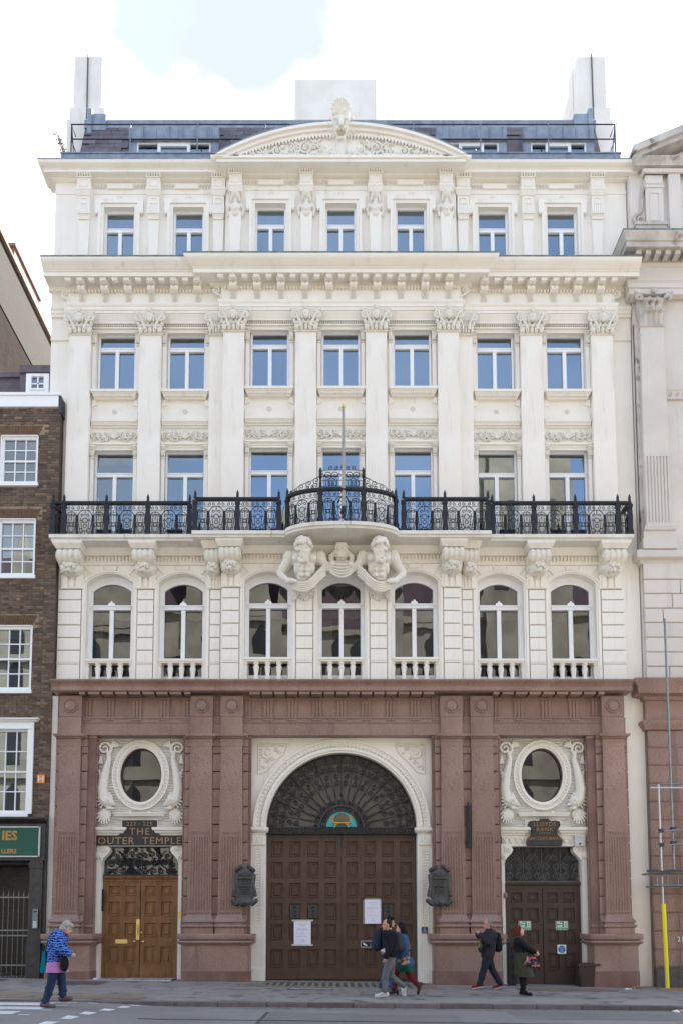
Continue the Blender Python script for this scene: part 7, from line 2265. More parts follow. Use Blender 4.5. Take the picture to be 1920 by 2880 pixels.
# kerb stones
x = -14.0
kb = tag(MB().box(-0.1, 0.1, 0, 0.05, 0, 0.02).build('kerb', M['kerb'], None, (-13.9, ky(-13.9) + 0.1, g(-13.9) - 0.03)), kind='structure')
while x < 13.5:
    w = rnd.uniform(0.85, 1.15)
    y0, y1 = ky(x), ky(x + w)
    q = MB().add([(0.006, 0, -0.2), (w - 0.006, y1 - y0, -0.2), (w - 0.006, y1 - y0 + 0.285, -0.2), (0.006, 0.285, -0.2),
                  (0.006, 0.012, 0.004), (w - 0.006, y1 - y0 + 0.012, g(x + w) - g(x) + 0.004), (w - 0.006, y1 - y0 + 0.285, g(x + w) - g(x) + 0.002), (0.006, 0.285, 0.002)],
                 [(0, 1, 5, 4), (1, 2, 6, 5), (2, 3, 7, 6), (3, 0, 4, 7), (4, 5, 6, 7)])
    q.build('kerb_stone', M['kerb'], kb, (x + 13.9, y0 - ky(-13.9) - 0.1, g(x) - g(-13.9) + 0.03 + rnd.uniform(-0.006, 0.004)), smooth=0)
    x += w
def flat(name, pts, m, dz=0.004, on='pave', parent=None):
    f = (lambda x: g(x)) if on == 'pave' else rz_
    me = MB().add([(x, y, f(x) + dz) for x, y in pts], [tuple(range(len(pts)))])
    return me.build(name, M[m], parent, smooth=0)
# buff paving of the crossing: slabs
bs_ = None
for i in range(9):
    for j in range(2):
        x0 = -12.2 + 0.9 * i + 0.2 * j; x1 = x0 + 0.888
        y0 = -4.55 - 0.62 * j; y1 = y0 - 0.61
        if x1 > -3.9: continue
        o = flat('paving_slab', [(x0, y0), (x0, y1 - 0.0), (x1, y1), (x1, y0)], 'pave_buff', 0.005 + rnd.uniform(0, 0.004), parent=pv)
o = flat('paving_patch', [(5.0, -1.15), (4.9, -1.9), (5.7, -2.1), (7.45, -2.05), (7.6, -1.65), (7.2, -1.15)], 'pave_buff', 0.006, parent=pv)
# pavement lights in front of the great door
fr_ = flat('pavement_light_frame', [(-2.2, -0.42), (-2.35, -2.05), (2.95, -2.05), (2.8, -0.42)], 'pave_buff', 0.005, parent=pv)
for i in range(26):
    x0 = -2.08 + 0.19 * i
    flat('pavement_light', [(x0, -0.55), (x0 - 0.01, -1.75 + 0.05 * (i % 2)), (x0 + 0.095, -1.75), (x0 + 0.095, -0.55)], 'glassblock', 0.010, parent=pv)
# covers and frames let into the pavement
def cover(name, x0, x1, y0, y1, lab, frame='pave_buff', m='ironcover'):
    o = empty(name, ((x0 + x1) / 2, (y0 + y1) / 2, g((x0 + x1) / 2)))
    tag(o, lab, 'cover')
    c = Vector(o.location)
    def rel(pts, dz, nm, mm): MB().add([(x - c.x, y - c.y, g(x) - c.z + dz) for x, y in pts], [tuple(range(len(pts)))]).build(nm, M[mm], o, smooth=0)
    rel([(x0, y0), (x1, y0), (x1, y1), (x0, y1)], 0.005, 'frame', frame)
    e = 0.07
    rel([(x0 + e, y0 + e), (x1 - e, y0 + e), (x1 - e, y1 - e), (x0 + e, y1 - e)], 0.010, 'plate', m)
cover('pavement_cover', -7.35, -5.85, -2.3, -1.15, 'brown iron pavement cover in a pale frame by the left granite pier')
cover('drain_cover', -1.05, 0.12, -2.75, -2.45, 'narrow iron drain cover in front of the great brown door', frame='ironcover', m='mosaic')
cover('grating_cover', -9.8, -8.7, -1.5, -0.9, 'dark iron grating in the pavement by the iron gate', frame='ironcover')
# mosaic threshold of the oak door
th = tag(MB().box(-7.12, -4.72, -0.72, 0.30, -0.16, 0.040).build('door_step', M['mosaic'], BLD, (BX * 0 + 0, 0, 0)))
th.location = (0.0 - 0.0, 0, 0)
th2 = text_mesh('OUTER TEMPLE', 0.34, 0.004, spacing=1.15)
th2.transform(Matrix.Rotation(-PI / 2, 4, 'X'))
th2.materials.clear(); th2.materials.append(M['slatepanel'])
put('mosaic_lettering', th2, th, (-5.9, -0.58, 0.044))
# hair cracks and repair joints in the pavement
q = MB()
for (xa, ya, xb, yb) in ((-3.3, -3.2, -3.9, -4.6), (-1.9, -3.3, -2.1, -4.4), (2.3, -3.0, 2.25, -4.2), (0.8, -3.1, 0.75, -4.0), (-5, -4.5, 3.2, -4.35), (4.6, -3.9, 7.9, -3.6)):
    n_ = 12; pts = []
    for i in range(n_ + 1):
        t = i / n_
        pts.append((xa + (xb - xa) * t + rnd.uniform(-0.03, 0.03), ya + (yb - ya) * t + rnd.uniform(-0.03, 0.03)))
    for a, b_ in zip(pts[:-1], pts[1:]):
        dx, dy = b_[0] - a[0], b_[1] - a[1]; l = math.hypot(dx, dy); nx, ny = -dy / l * 0.005, dx / l * 0.005
        q.add([(a[0] - nx, a[1] - ny, g(a[0]) + 0.0045), (b_[0] - nx, b_[1] - ny, g(b_[0]) + 0.0045), (b_[0] + nx, b_[1] + ny, g(b_[0]) + 0.0045), (a[0] + nx, a[1] + ny, g(a[0]) + 0.0045)], [(0, 1, 2, 3)])
q.build('pavement_cracks', M['ironcover'], pv, smooth=0)['kind'] = 'stuff'
# repairs in the road and stains on the pavement
for pts, m_ in (([(-1.2, -6.9), (-1.25, -8.6), (2.4, -8.75), (2.45, -7.0)], 'patch'), ([(3.6, -6.2), (3.55, -7.4), (9.5, -7.2), (9.5, -6.05)], 'patch'), ([(-3.4, -8.2), (-3.4, -8.26), (9, -8.02), (9, -7.96)], 'tar'), ([(-1.22, -6.88), (-1.27, -8.62), (-1.21, -8.62), (-1.16, -6.88)], 'tar')):
    flat('road_patch', pts, m_, 0.004 if m_ == 'patch' else 0.0065, 'road', parent=bpy.data.objects['road'])
r7 = random.Random(31)
q = MB()
for k in range(150):
    x, y = r7.uniform(-8.5, 9.5), r7.uniform(-5.4, -0.9)
    rr = r7.uniform(0.015, 0.04) if k % 7 else r7.uniform(0.08, 0.25)
    n_ = 7
    q.add([(x + rr * r7.uniform(0.7, 1.3) * math.cos(2 * PI * i / n_), y + rr * r7.uniform(0.5, 1.0) * math.sin(2 * PI * i / n_), g(x) + 0.0035) for i in range(n_)], [tuple(range(n_))])
q.build('pavement_stains', M['stain'], pv, smooth=0)['kind'] = 'stuff'
# road markings: zebra bars, dashes, gutter line
zb = None
road = bpy.data.objects['road']
for pts in ([(-13, -7.35), (-13, -6.9), (-5.47, -6.52), (-5.41, -6.99)], [(-13, -8.1), (-13, -7.65), (-5.37, -7.22), (-5.33, -7.67)], [(-13, -8.8), (-13, -8.35), (-5.56, -7.96), (-5.55, -8.41)], [(-13, -9.55), (-13, -9.15), (-5.6, -8.75), (-5.6, -9.2)]):
    flat('zebra_bar', pts, 'roadpaint', 0.005, 'road', parent=road)
for pts in ([(-4.56, -8.82), (-4.58, -8.36), (-4.35, -8.44), (-4.38, -8.80)], [(-4.48, -8.10), (-4.48, -7.72), (-4.24, -7.78), (-4.29, -8.10)], [(-4.32, -7.45), (-4.29, -7.11), (-4.07, -7.15), (-4.13, -7.45)], [(-4.14, -6.86), (-4.10, -6.52), (-3.92, -6.58), (-3.96, -6.87)], [(-4.03, -6.38), (-3.99, -6.26), (-3.79, -6.27), (-3.84, -6.40)], [(-4.66, -9.55), (-4.66, -9.19), (-4.44, -9.16), (-4.46, -9.55)]):
    flat('road_dash', pts, 'roadpaint', 0.006, 'road', parent=road)
for (xc, yc) in ((-5.5, -6.40), (-5.15, -6.42), (-4.75, -6.4), (-5.15, -7.0), (-5.18, -7.75), (-5.3, -8.5)):
    flat('road_dash', [(xc - 0.10, yc - 0.05), (xc + 0.10, yc - 0.04), (xc + 0.10, yc + 0.05), (xc - 0.1, yc + 0.04)], 'roadpaint', 0.007, 'road', parent=road)
pts_a = [(-2.4 + 0.4 * i) for i in range(26)]
for a in pts_a[:-1]:
    flat('gutter_line', [(a, ky(a) - 0.14), (a, ky(a) - 0.22), (a + 0.4, ky(a + 0.4) - 0.22), (a + 0.4, ky(a + 0.4) - 0.14)], 'roadpaint_old', 0.005, 'road', parent=road)

# ------------------------------------------------------------------ things fixed to the building
def T(name, loc, label, cat, group=None):
    return tag(empty(name, (loc[0] + BX, loc[1], loc[2])), label, cat, group)
fp = T('flagpole', (0.04, -1.60, 12.80), 'grey flagpole with gold ball top on the curved balcony', 'flagpole')
MB().tube([(0, 0, 0.0), (0, 0, 0.35), (0, 0.0, 1.7), (0, 0, 3.15)], [0.055, 0.052, 0.046, 0.036], 8).build('pole', mat('weathered_pole', (0.27, 0.25, 0.22), 0.5, var=(0.36, 0.34, 0.30), scale=3), fp)
MB().lathe([(0.035, 0), (0.035, 0.05), (0.02, 0.06)], (0, 0, 3.10), 8).ell((0, 0, 3.22), (0.065, 0.065, 0.07), 10, 8).build('finial', M['brass'], fp)
MB().tube([(-0.15, 0.1, 0.45), (-0.10, 0.02, 0.55), (0, 0, 0.62), (0.10, 0.02, 0.55), (0.15, 0.1, 0.45)], 0.018, 5).box(-0.075, 0.075, -0.06, 0.12, 0.75, 0.80).box(-0.075, 0.075, -0.06, 0.12, 0.15, 0.2).tube([(0, 0, -0.02), (0, 0, 0.3)], 0.058, 8).build('bracket', M['iron'], fp)
# bronze cartouches
def cartouche(s):
    b = MB()
    b.prism([(-0.20, -0.46), (0.20, -0.46), (0.27, -0.20), (0.25, 0.10), (0.27, 0.34), (0.16, 0.50), (-0.16, 0.50), (-0.27, 0.34), (-0.25, 0.10), (-0.27, -0.20)], -0.09, 0.02)
    for sg in (-1, 1):
        b.cap((sg * 0.10, -0.10, 0.56), (sg * 0.25, -0.08, 0.44), 0.055, 0.055, 8)
        b.cap((sg * 0.27, -0.06, 0.30), (sg * 0.25, -0.08, 0.05), 0.05, 0.04, 8)
        b.cap((sg * 0.25, -0.08, 0.05), (sg * 0.30, -0.06, -0.25), 0.04, 0.05, 8)
        b.cap((sg * 0.32, -0.07, -0.40), (sg * 0.22, -0.08, -0.50), 0.065, 0.06, 8)
    b.ell((0, -0.10, 0.36), (0.17, 0.05, 0.14), 10, 6); b.ell((0, -0.11, -0.44), (0.17, 0.06, 0.14), 10, 6)
    b.ell((0, -0.15, -0.44), (0.07, 0.05, 0.07), 8, 6); b.cap((-0.15, -0.10, 0.22), (0.15, -0.10, 0.22), 0.035, 0.035, 6)
    for k in range(4): b.cap((-0.13, -0.085, 0.10 - 0.10 * k), (0.13, -0.085, 0.10 - 0.10 * k), 0.022, 0.022, 6)
    me = remesh(b, 'plaque', 0.014, 1); me.materials.append(M['bronze'])
    return me
CM = cartouche(1)
for s, lab in ((-1, 'dark bronze scrolled plaque on the granite pier nearer the oak door'), (1, 'dark bronze scrolled plaque on the granite pier by the wheelchair sign')):
    o = T('bronze_plaque', (s * 2.70, GY - 0.19, 2.62), lab, 'plaque', 'bronze plaques beside the great door')
    put('cartouche', CM, o)
    q = MB()
    r5 = random.Random(4 + s)
    for k in range(5):
        x = -0.14
        while x < 0.13:
            w = r5.uniform(0.015, 0.04); q.box(x, x + w, -0.118, -0.10, 0.14 - 0.075 * k, 0.185 - 0.075 * k); x += w + 0.014
    stuff(q.build('raised_lettering', M['bronze'], o))
    MB().tube([(0, 0.05, 0.35), (0, -0.05, 0.35)], 0.03, 6).build('fixing', M['bronze'], o)
# notices on the doors
def notice(loc, w, h, lab, framed):
    o = T('notice', loc, lab, 'notice', 'white notices on the great door')
    MB().box(-w / 2, w / 2, -0.006, 0, 0, h).build('sheet', M['paper'], o)
    if framed: MB().box(-w / 2 - 0.05, -w / 2, -0.012, 0, -0.01, h + 0.04).box(w / 2, w / 2 + 0.03, -0.012, 0, -0.01, h + 0.04).box(-w / 2 - 0.05, w / 2 + 0.03, -0.012, 0, h, h + 0.04).build('frame', M['steel'], o)
    else: MB().box(-w / 2 - 0.06, w / 2 + 0.06, -0.012, 0, -0.045, 0.0).box(-w / 2 - 0.06, w / 2 + 0.06, -0.012, 0, h, h + 0.045).build('clip_bar', M['signframe'], o)
    q = MB()
    for (a, b_, z) in ((-0.3, 0.3, 0.86), (-0.16, 0.16, 0.80), (-0.34, 0.34, 0.66), (-0.34, 0.30, 0.62), (-0.36, -0.30, 0.50), (-0.36, -0.30, 0.44), (-0.12, -0.06, 0.50), (-0.12, -0.06, 0.44), (0.02, 0.08, 0.50), (0.02, 0.08, 0.44), (-0.34, 0.25, 0.34), (-0.14, 0.14, 0.12)):
        q.box(a * w, b_ * w, -0.0075, -0.006, z * h, z * h + 0.010)
    q.prism([(-0.03, 0.17 * h), (0.02, 0.17 * h), (0.05, 0.215 * h), (0.0, 0.20 * h)], -0.0075, -0.006)
    q.build('print', M['paper_ink'], o, smooth=0)
notice((-1.12, 0.17, 0.99), 0.49, 0.66, 'white notice with clip bars at top and bottom on the great brown door', False)
notice((0.89, 0.17, 1.58), 0.46, 0.70, 'white notice in a grey frame on the great brown door', True)
o = T('letter_box', (0.90, 0.185, 0.90), 'black letter box plate with white pointing hand on the great door', 'letter box')
MB().box(-0.35, 0.35, -0.012, 0, 0, 0.19).build('plate', M['iron'], o)
MB().box(-0.35, 0.35, -0.018, -0.012, 0, 0.015).box(-0.35, 0.35, -0.018, -0.012, 0.175, 0.19).box(-0.35, -0.335, -0.018, -0.012, 0.015, 0.175).box(0.335, 0.35, -0.018, -0.012, 0.015, 0.175).build('rim', M['signframe'], o)
MB().prism([(-0.29, 0.13), (-0.27, 0.07), (-0.18, 0.045), (-0.17, 0.07), (-0.22, 0.10), (-0.27, 0.14)], -0.016, -0.012).build('pointing_hand', M['fwhite'], o)
lettering('lettering', 'LETTERS', 0.075, M['fwhite'], o, (0.07, -0.016, 0.06), depth=0.004, spacing=1.1)
# hanging wrought-iron banner case between the right piers
o = T('furled_banner_case', (3.55, GY - 0.16, 3.72), 'narrow black iron case fixed upright between the right granite piers', 'wall case')
MB().tbox(0, 0.045, 0.05, 0.04, 0.09, 0.09, 0.06, 1.15).lathe([(0.05, 0), (0.03, 0.08), (0.005, 0.16)], (0, 0, 1.15), 6).tbox(0, 0.075, 0.055, 0.04, 0.10, 0.08, 0.0, 0.10).build('case', M['iron'], o)
MB().box(-0.02, 0.02, 0.0, 0.12, 0.2, 0.26).box(-0.02, 0.02, 0.0, 0.12, 1.0, 1.06).build('bracket', M['iron'], o)
# fire exit signs
for i, (x, lab) in enumerate(((5.255, 'green fire exit sign on the left leaf of the right-hand door, behind the red-haired woman'), (6.32, 'green fire exit sign on the right leaf of the right-hand door'))):
    o = T('fire_exit_sign', (x, 0.105, 1.40), lab, 'sign', 'fire exit signs')
    MB().box(-0.175, 0.175, -0.006, 0, 0, 0.255).build('plate', M['fwhite'], o)
    MB().box(-0.165, 0.165, -0.008, -0.006, 0.075, 0.245).box(-0.165, 0.165, -0.008, -0.006, 0.008, 0.062).build('field', M['fgreen'], o)
    lettering('lettering', 'Fire', 0.092, M['fwhite'], o, (-0.065, -0.0095, 0.168), depth=0.003, bold=0.004)
    lettering('lettering', 'exit', 0.092, M['fwhite'], o, (-0.065, -0.0095, 0.092), depth=0.003, bold=0.004)
    lettering('lettering', 'Keep clear', 0.055, M['fwhite'], o, (0.0, -0.0095, 0.018), depth=0.003)
    q = MB().box(0.055, 0.150, -0.0095, -0.008, 0.085, 0.235)
    q.build('pictogram', M['fwhite'], o)
    q = MB().ell((0.115, -0.010, 0.215), (0.011, 0.002, 0.011), 8, 4).tube([(0.108, -0.0105, 0.20), (0.098, -0.0105, 0.155), (0.12, -0.0105, 0.125), (0.105, -0.0105, 0.095)], 0.009, 4).tube([(0.098, -0.0105, 0.155), (0.08, -0.0105, 0.13), (0.065, -0.0105, 0.13)], 0.008, 4).tube([(0.07, -0.0105, 0.17), (0.10, -0.0105, 0.19), (0.135, -0.0105, 0.165)], 0.006, 4)
    q.build('running_figure', M['fgreen'], o)
o = T('notice_plate', (6.30, 0.105, 0.72), 'square white plate with round blue sign on the right-hand door', 'sign')
MB().box(-0.125, 0.125, -0.006, 0, 0, 0.26).build('plate', M['fwhite'], o)
MB().disc([(0.105, 0.006), (0.105, 0.008), (0, 0.008)], (0, 0, 0.13), 20).build('disc', M['fblue'], o)
for k, t_ in enumerate(('FIRE DOOR', 'KEEP', 'SHUT')):
    lettering('lettering', t_, 0.04, M['fwhite'], o, (0, -0.0095, 0.155 - 0.05 * k), depth=0.002, xscale=0.8)
o = T('access_sign', (2.355, IY - 0.055, 1.31), 'small navy square sign with white wheelchair symbol', 'sign')
MB().box(-0.085, 0.085, -0.006, 0, 0, 0.18).build('plate', M['navy'], o)
MB().ell((-0.01, -0.008, 0.15), (0.012, 0.003, 0.012), 8, 4).tube([(-0.01, -0.008, 0.135), (-0.005, -0.008, 0.085), (0.03, -0.008, 0.08), (0.05, -0.008, 0.04), (0.06, -0.008, 0.045)], 0.006, 4).tube([(x, -0.008, z) for x, z in arc(-0.005, 0.06, 0.036, 2.2, 6.0, 12)], 0.005, 4).build('symbol', M['fwhite'], o)
# camera box, side lamp and plates by the side doors
o = T('wall_box', (6.80, IY - 0.10, 3.80), 'grey security box on the cream door head, right of the bank plaque', 'security box')
MB().box(-0.14, 0.14, -0.02, 0.1, 0, 0.28).box(-0.15, 0.15, -0.035, 0.1, 0.25, 0.30).build('case', M['signframe'], o)
MB().disc([(0.03, 0.02), (0.03, 0.03), (0, 0.03)], (0, 0, 0.06), 10).build('lens', M['navy'], o)
o = T('small_black_box', (4.52, IY - 0.10, 3.86), 'small black box on the cream door head, left of the bank plaque', 'box')
MB().box(-0.05, 0.05, -0.02, 0.1, 0, 0.2).box(-0.055, 0.055, -0.025, 0.1, 0.18, 0.21).build('case', M['iron'], o)
o = T('door_lamp', (4.62, IY - 0.20, 2.30), 'small rusty red door lamp on a bent black arm', 'lamp')
MB().tube([(0.06, 0.15, 0.42), (0.02, 0.0, 0.42), (0.0, -0.02, 0.40), (0, -0.02, 0.16)], 0.012, 5).tube([(0, -0.02, 0.02), (0, -0.02, -0.25)], 0.008, 5).build('arm', M['iron'], o)
MB().lathe([(0.03, 0), (0.06, 0.02), (0.06, 0.13), (0.03, 0.16)], (0, -0.02, 0), 8).build('lamp_head', M['tile'], o)
o = T('black_name_board', (-6.86, 0.03, 1.94), 'narrow black board on the jamb left of the oak door', 'board')
MB().box(-0.04, 0.04, -0.01, 0.02, 0, 0.63).box(-0.045, 0.045, -0.014, -0.01, 0.0, 0.02).box(-0.045, 0.045, -0.014, -0.01, 0.61, 0.63).build('board', M['iron'], o)
o = T('brass_name_plate', (-4.60, IY - 0.02, 1.78), 'small brass name plate right of the oak door', 'plate')
MB().box(-0.055, 0.055, -0.01, 0.0, 0, 0.17).build('plate', M['brass'], o)
MB().box(-0.04, 0.04, -0.012, -0.01, 0.03, 0.04).box(-0.04, 0.04, -0.012, -0.01, 0.07, 0.085).box(-0.04, 0.04, -0.012, -0.01, 0.12, 0.135).build('engraving', M['door'], o)
# iron guards and planter at the right-hand door
for i, (x, lab) in enumerate(((4.72, 'black cast-iron corner guard behind the red-haired woman'), (7.08, 'black cast-iron corner guard right of the right-hand door'))):
    o = T('corner_guard', (x, GY - 0.12, g(BX + x)), lab, 'guard', 'iron corner guards')
    q = MB().box(-0.10, -0.075, -0.04, 0.1, 0, 1.18).box(0.075, 0.10, -0.04, 0.1, 0, 1.18).box(-0.075, 0.075, -0.02, 0.1, 0, 1.18)
    for z in (0.12, 0.40, 0.62, 0.95, 1.12): q.box(-0.105, 0.105, -0.055, 0.1, z, z + 0.035)
    q.build('frame', M['iron'], o)
    q = MB()
    for z in (0.25, 0.50, 0.78, 1.03):
        q.spiral(0, z, -0.03, 0.06, 1.5, 1, 0, 0.016, 4, 9); q.ell((0.03, -0.03, z + 0.07), (0.03, 0.02, 0.03), 6, 4)
    q.build('casting', M['iron'], o)
o = T('dark_planter', (6.82, -0.42, g(BX + 6.8)), 'dark brown box standing in the right-hand doorway', 'box')
MB().tbox(0, 0.24, 0.27, 0.24, 0.40, 0.46, 0, 0.58).box(-0.31, 0.31, -0.25, 0.26, 0.58, 0.64).build('body', M['door_dk'], o)
MB().box(-0.27, 0.27, -0.21, 0.22, 0.64, 0.65).build('top', M['iron'], o)
MB().box(-0.25, -0.21, -0.195, -0.165, 0.02, 0.58).box(0.21, 0.25, -0.195, -0.165, 0.02, 0.58).build('corner_strip', M['iron'], o)

# ------------------------------------------------------------------ scaffold at the right edge
SC = tag(empty('scaffold', (9.2, -1.2, g(9.2))), 'tube scaffold with boarded deck and yellow-sleeved leg in front of the stone building', 'scaffold')
sb = -Vector(SC.location)
def st(pts, r_, name, m): MB().tube(pts, r_, 8).build(name, M[m], SC, tuple(sb))
st([(9.05, -1.2, g(9.1) + 0.06), (9.02, -1.2, 5.40)], 0.026, 'standard', 'scaff_alu')
st([(9.46, -1.0, 3.0), (9.44, -1.0, 10.15)], 0.032, 'standard', 'steel')
st([(10.9, -1.2, g(11) + 0.05), (10.9, -1.2, 6.0)], 0.026, 'standard', 'steel')
st([(10.9, -0.6, g(11) + 0.05), (10.9, -0.6, 8.0)], 0.026, 'standard', 'steel')
st([(8.80, -1.2, 5.30), (11.4, -1.2, 5.30)], 0.026, 'ledger', 'scaff_alu')
st([(9.15, -1.0, 5.45), (11.4, -1.0, 5.45)], 0.024, 'ledger', 'steel')
for z in (4.13, 3.74):
    st([(8.86, -1.25, z - 0.06), (11.4, -0.95, z + 0.22)], 0.022, 'brace', 'steel')
    MB().box(8.98, 9.10, -1.27, -1.17, z - 0.07, z + 0.03).box(9.38, 9.52, -1.1, -0.98, z + 0.0, z + 0.10).build('coupler', M['iron_grey'], SC, tuple(sb))
st([(8.75, -1.3, 2.62), (11.5, -1.3, 2.62)], 0.025, 'ledger', 'steel')
st([(8.80, -0.7, 2.60), (11.5, -0.7, 2.60)], 0.025, 'ledger', 'steel')
for k in range(9): st([(8.86 + 0.28 * k, -1.3, 2.62), (8.86 + 0.28 * k, -1.3, 2.93)], 0.018, 'truss_upright', 'steel')
bd = MB().box(0, 2.9, 0, 0.22, 0, 0.038).mesh('deck_board', 0); bd.materials.append(M['timber'])
for k in range(4): put('deck_board', bd, SC, tuple(Vector((8.70 + 0.05 * (k % 2), -1.45 + 0.23 * k, 2.93)) + sb))
st([(8.66, -1.30, 2.90), (11.5, -1.30, 2.92)], 0.025, 'ledger', 'steel')
mb = MB(); lo = []; hi = []
for i in range(16):
    x = 8.52 + 0.2 * i
    lo.append((x, 2.955 + 0.015 * math.sin(i * 1.7))); hi.append((x, 3.02 + 0.02 * math.sin(i * 2.3)))
mb.strip(lo, hi, -1.5, -1.46)
mb.build('tarpaulin', M['bluesheet'], SC, tuple(sb))
MB().tube([(9.085, -1.2, g(9.1) + 0.05), (9.055, -1.2, 2.12)], 0.055, 10).build('yellow_sleeve', M['yellow'], SC, tuple(sb))
o = tag(empty('sole_board', (9.15, -1.2, g(9.15))), 'short timber board under the yellow scaffold leg', 'board')
MB().add([(-0.32, -0.10, 0), (0.36, -0.12, 0), (0.36, 0.12, 0), (-0.32, 0.10, 0), (-0.30, -0.10, 0.05), (0.35, -0.11, 0.045), (0.35, 0.12, 0.05), (-0.31, 0.10, 0.045)], [(0, 3, 2, 1), (4, 5, 6, 7), (0, 1, 5, 4), (1, 2, 6, 5), (2, 3, 7, 6), (3, 0, 4, 7)]).build('board', M['timber'], o)
# litter
def litter(name, x, y, pts, m, lab, cat, z=None):
    o = tag(empty(name, (x, y, z if z is not None else g(x))), lab, cat)
    b = MB()
    for (dx, dy, dz, rx, ry, rz2) in pts: b.ell((dx, dy, dz), (rx, ry, rz2), 7, 5, Matrix.Rotation(dx * 9, 4, 'Z'))
    for k, v in enumerate(b.v):
        b.v[k] = (v[0] + 0.012 * math.sin(k * 7.1), v[1] + 0.012 * math.sin(k * 3.7), max(0.0, v[2] + 0.01 * math.sin(k * 5.3)))
    b.build('wrapper', M[m], o, smooth=0)
    return o
litter('crumpled_wrapper', 7.35, -5.83, [(-0.12, 0, 0.02, 0.09, 0.04, 0.025), (0.05, 0.01, 0.025, 0.10, 0.04, 0.03), (0.16, 0, 0.02, 0.05, 0.03, 0.02)], 'paper', 'crumpled white and orange wrapper in the gutter on the right', 'litter', rz_(7.35))
MB().ell((-0.06, -0.035, 0.035), (0.05, 0.012, 0.02), 6, 4).ell((0.02, -0.04, 0.035), (0.03, 0.01, 0.02), 6, 4).build('print', M['orange'], bpy.data.objects['crumpled_wrapper'])
litter('dry_leaves', 8.42, -0.85, [(-0.1, 0, 0.02, 0.07, 0.05, 0.03), (0.03, 0.02, 0.04, 0.09, 0.06, 0.05), (0.12, -0.03, 0.02, 0.05, 0.04, 0.03)], 'timber', 'small heap of brown litter at the foot of the right granite pier', 'litter')
litter('white_scrap', 8.05, -1.2, [(-0.05, 0, 0.01, 0.07, 0.04, 0.02), (0.05, 0.0, 0.015, 0.04, 0.03, 0.02)], 'paper', 'white paper scrap on the pavement by the right granite pier', 'litter')
litter('white_tissue', -6.45 + 0.0, -0.55, [(-0.04, 0, 0.06, 0.07, 0.03, 0.02), (0.05, 0.0, 0.06, 0.04, 0.03, 0.02)], 'paper', 'white scrap lying on the step of the oak door', 'litter', 0.0)
# small plant growing from the left parapet
o = tag(empty('roof_weed', (-8.12, 0.05, 25.25)), 'thin weed growing from the roof parapet at far left', 'plant')
q = MB(); q2 = MB()
r6 = random.Random(2)
for k in range(6):
    pts = [(-0.05 * i * (1 + 0.5 * k / 5) + 0.02 * r6.uniform(-1, 1), 0.02 * i * (-1) ** k, 0.15 * i + 0.02 * r6.uniform(-1, 1)) for i in range(6)]
    q.tube(pts, [0.012, 0.010, 0.008, 0.006, 0.005, 0.003], 4)
    for p_ in pts[2:]:
        for j in range(3):
            a = r6.uniform(0, 6.28)
            q2.ell((p_[0] + 0.05 * math.cos(a), p_[1] + 0.03, p_[2] + 0.05 * math.sin(a)), (0.04, 0.01, 0.014), 5, 4, Matrix.Rotation(a, 4, 'Y'))
M['leaf'] = mat('weed_leaves', (0.12, 0.10, 0.10), 0.7, var=(0.08, 0.09, 0.05), scale=9)
q.build('stem', M['timber'], o); q2.build('leaves', M['leaf'], o)
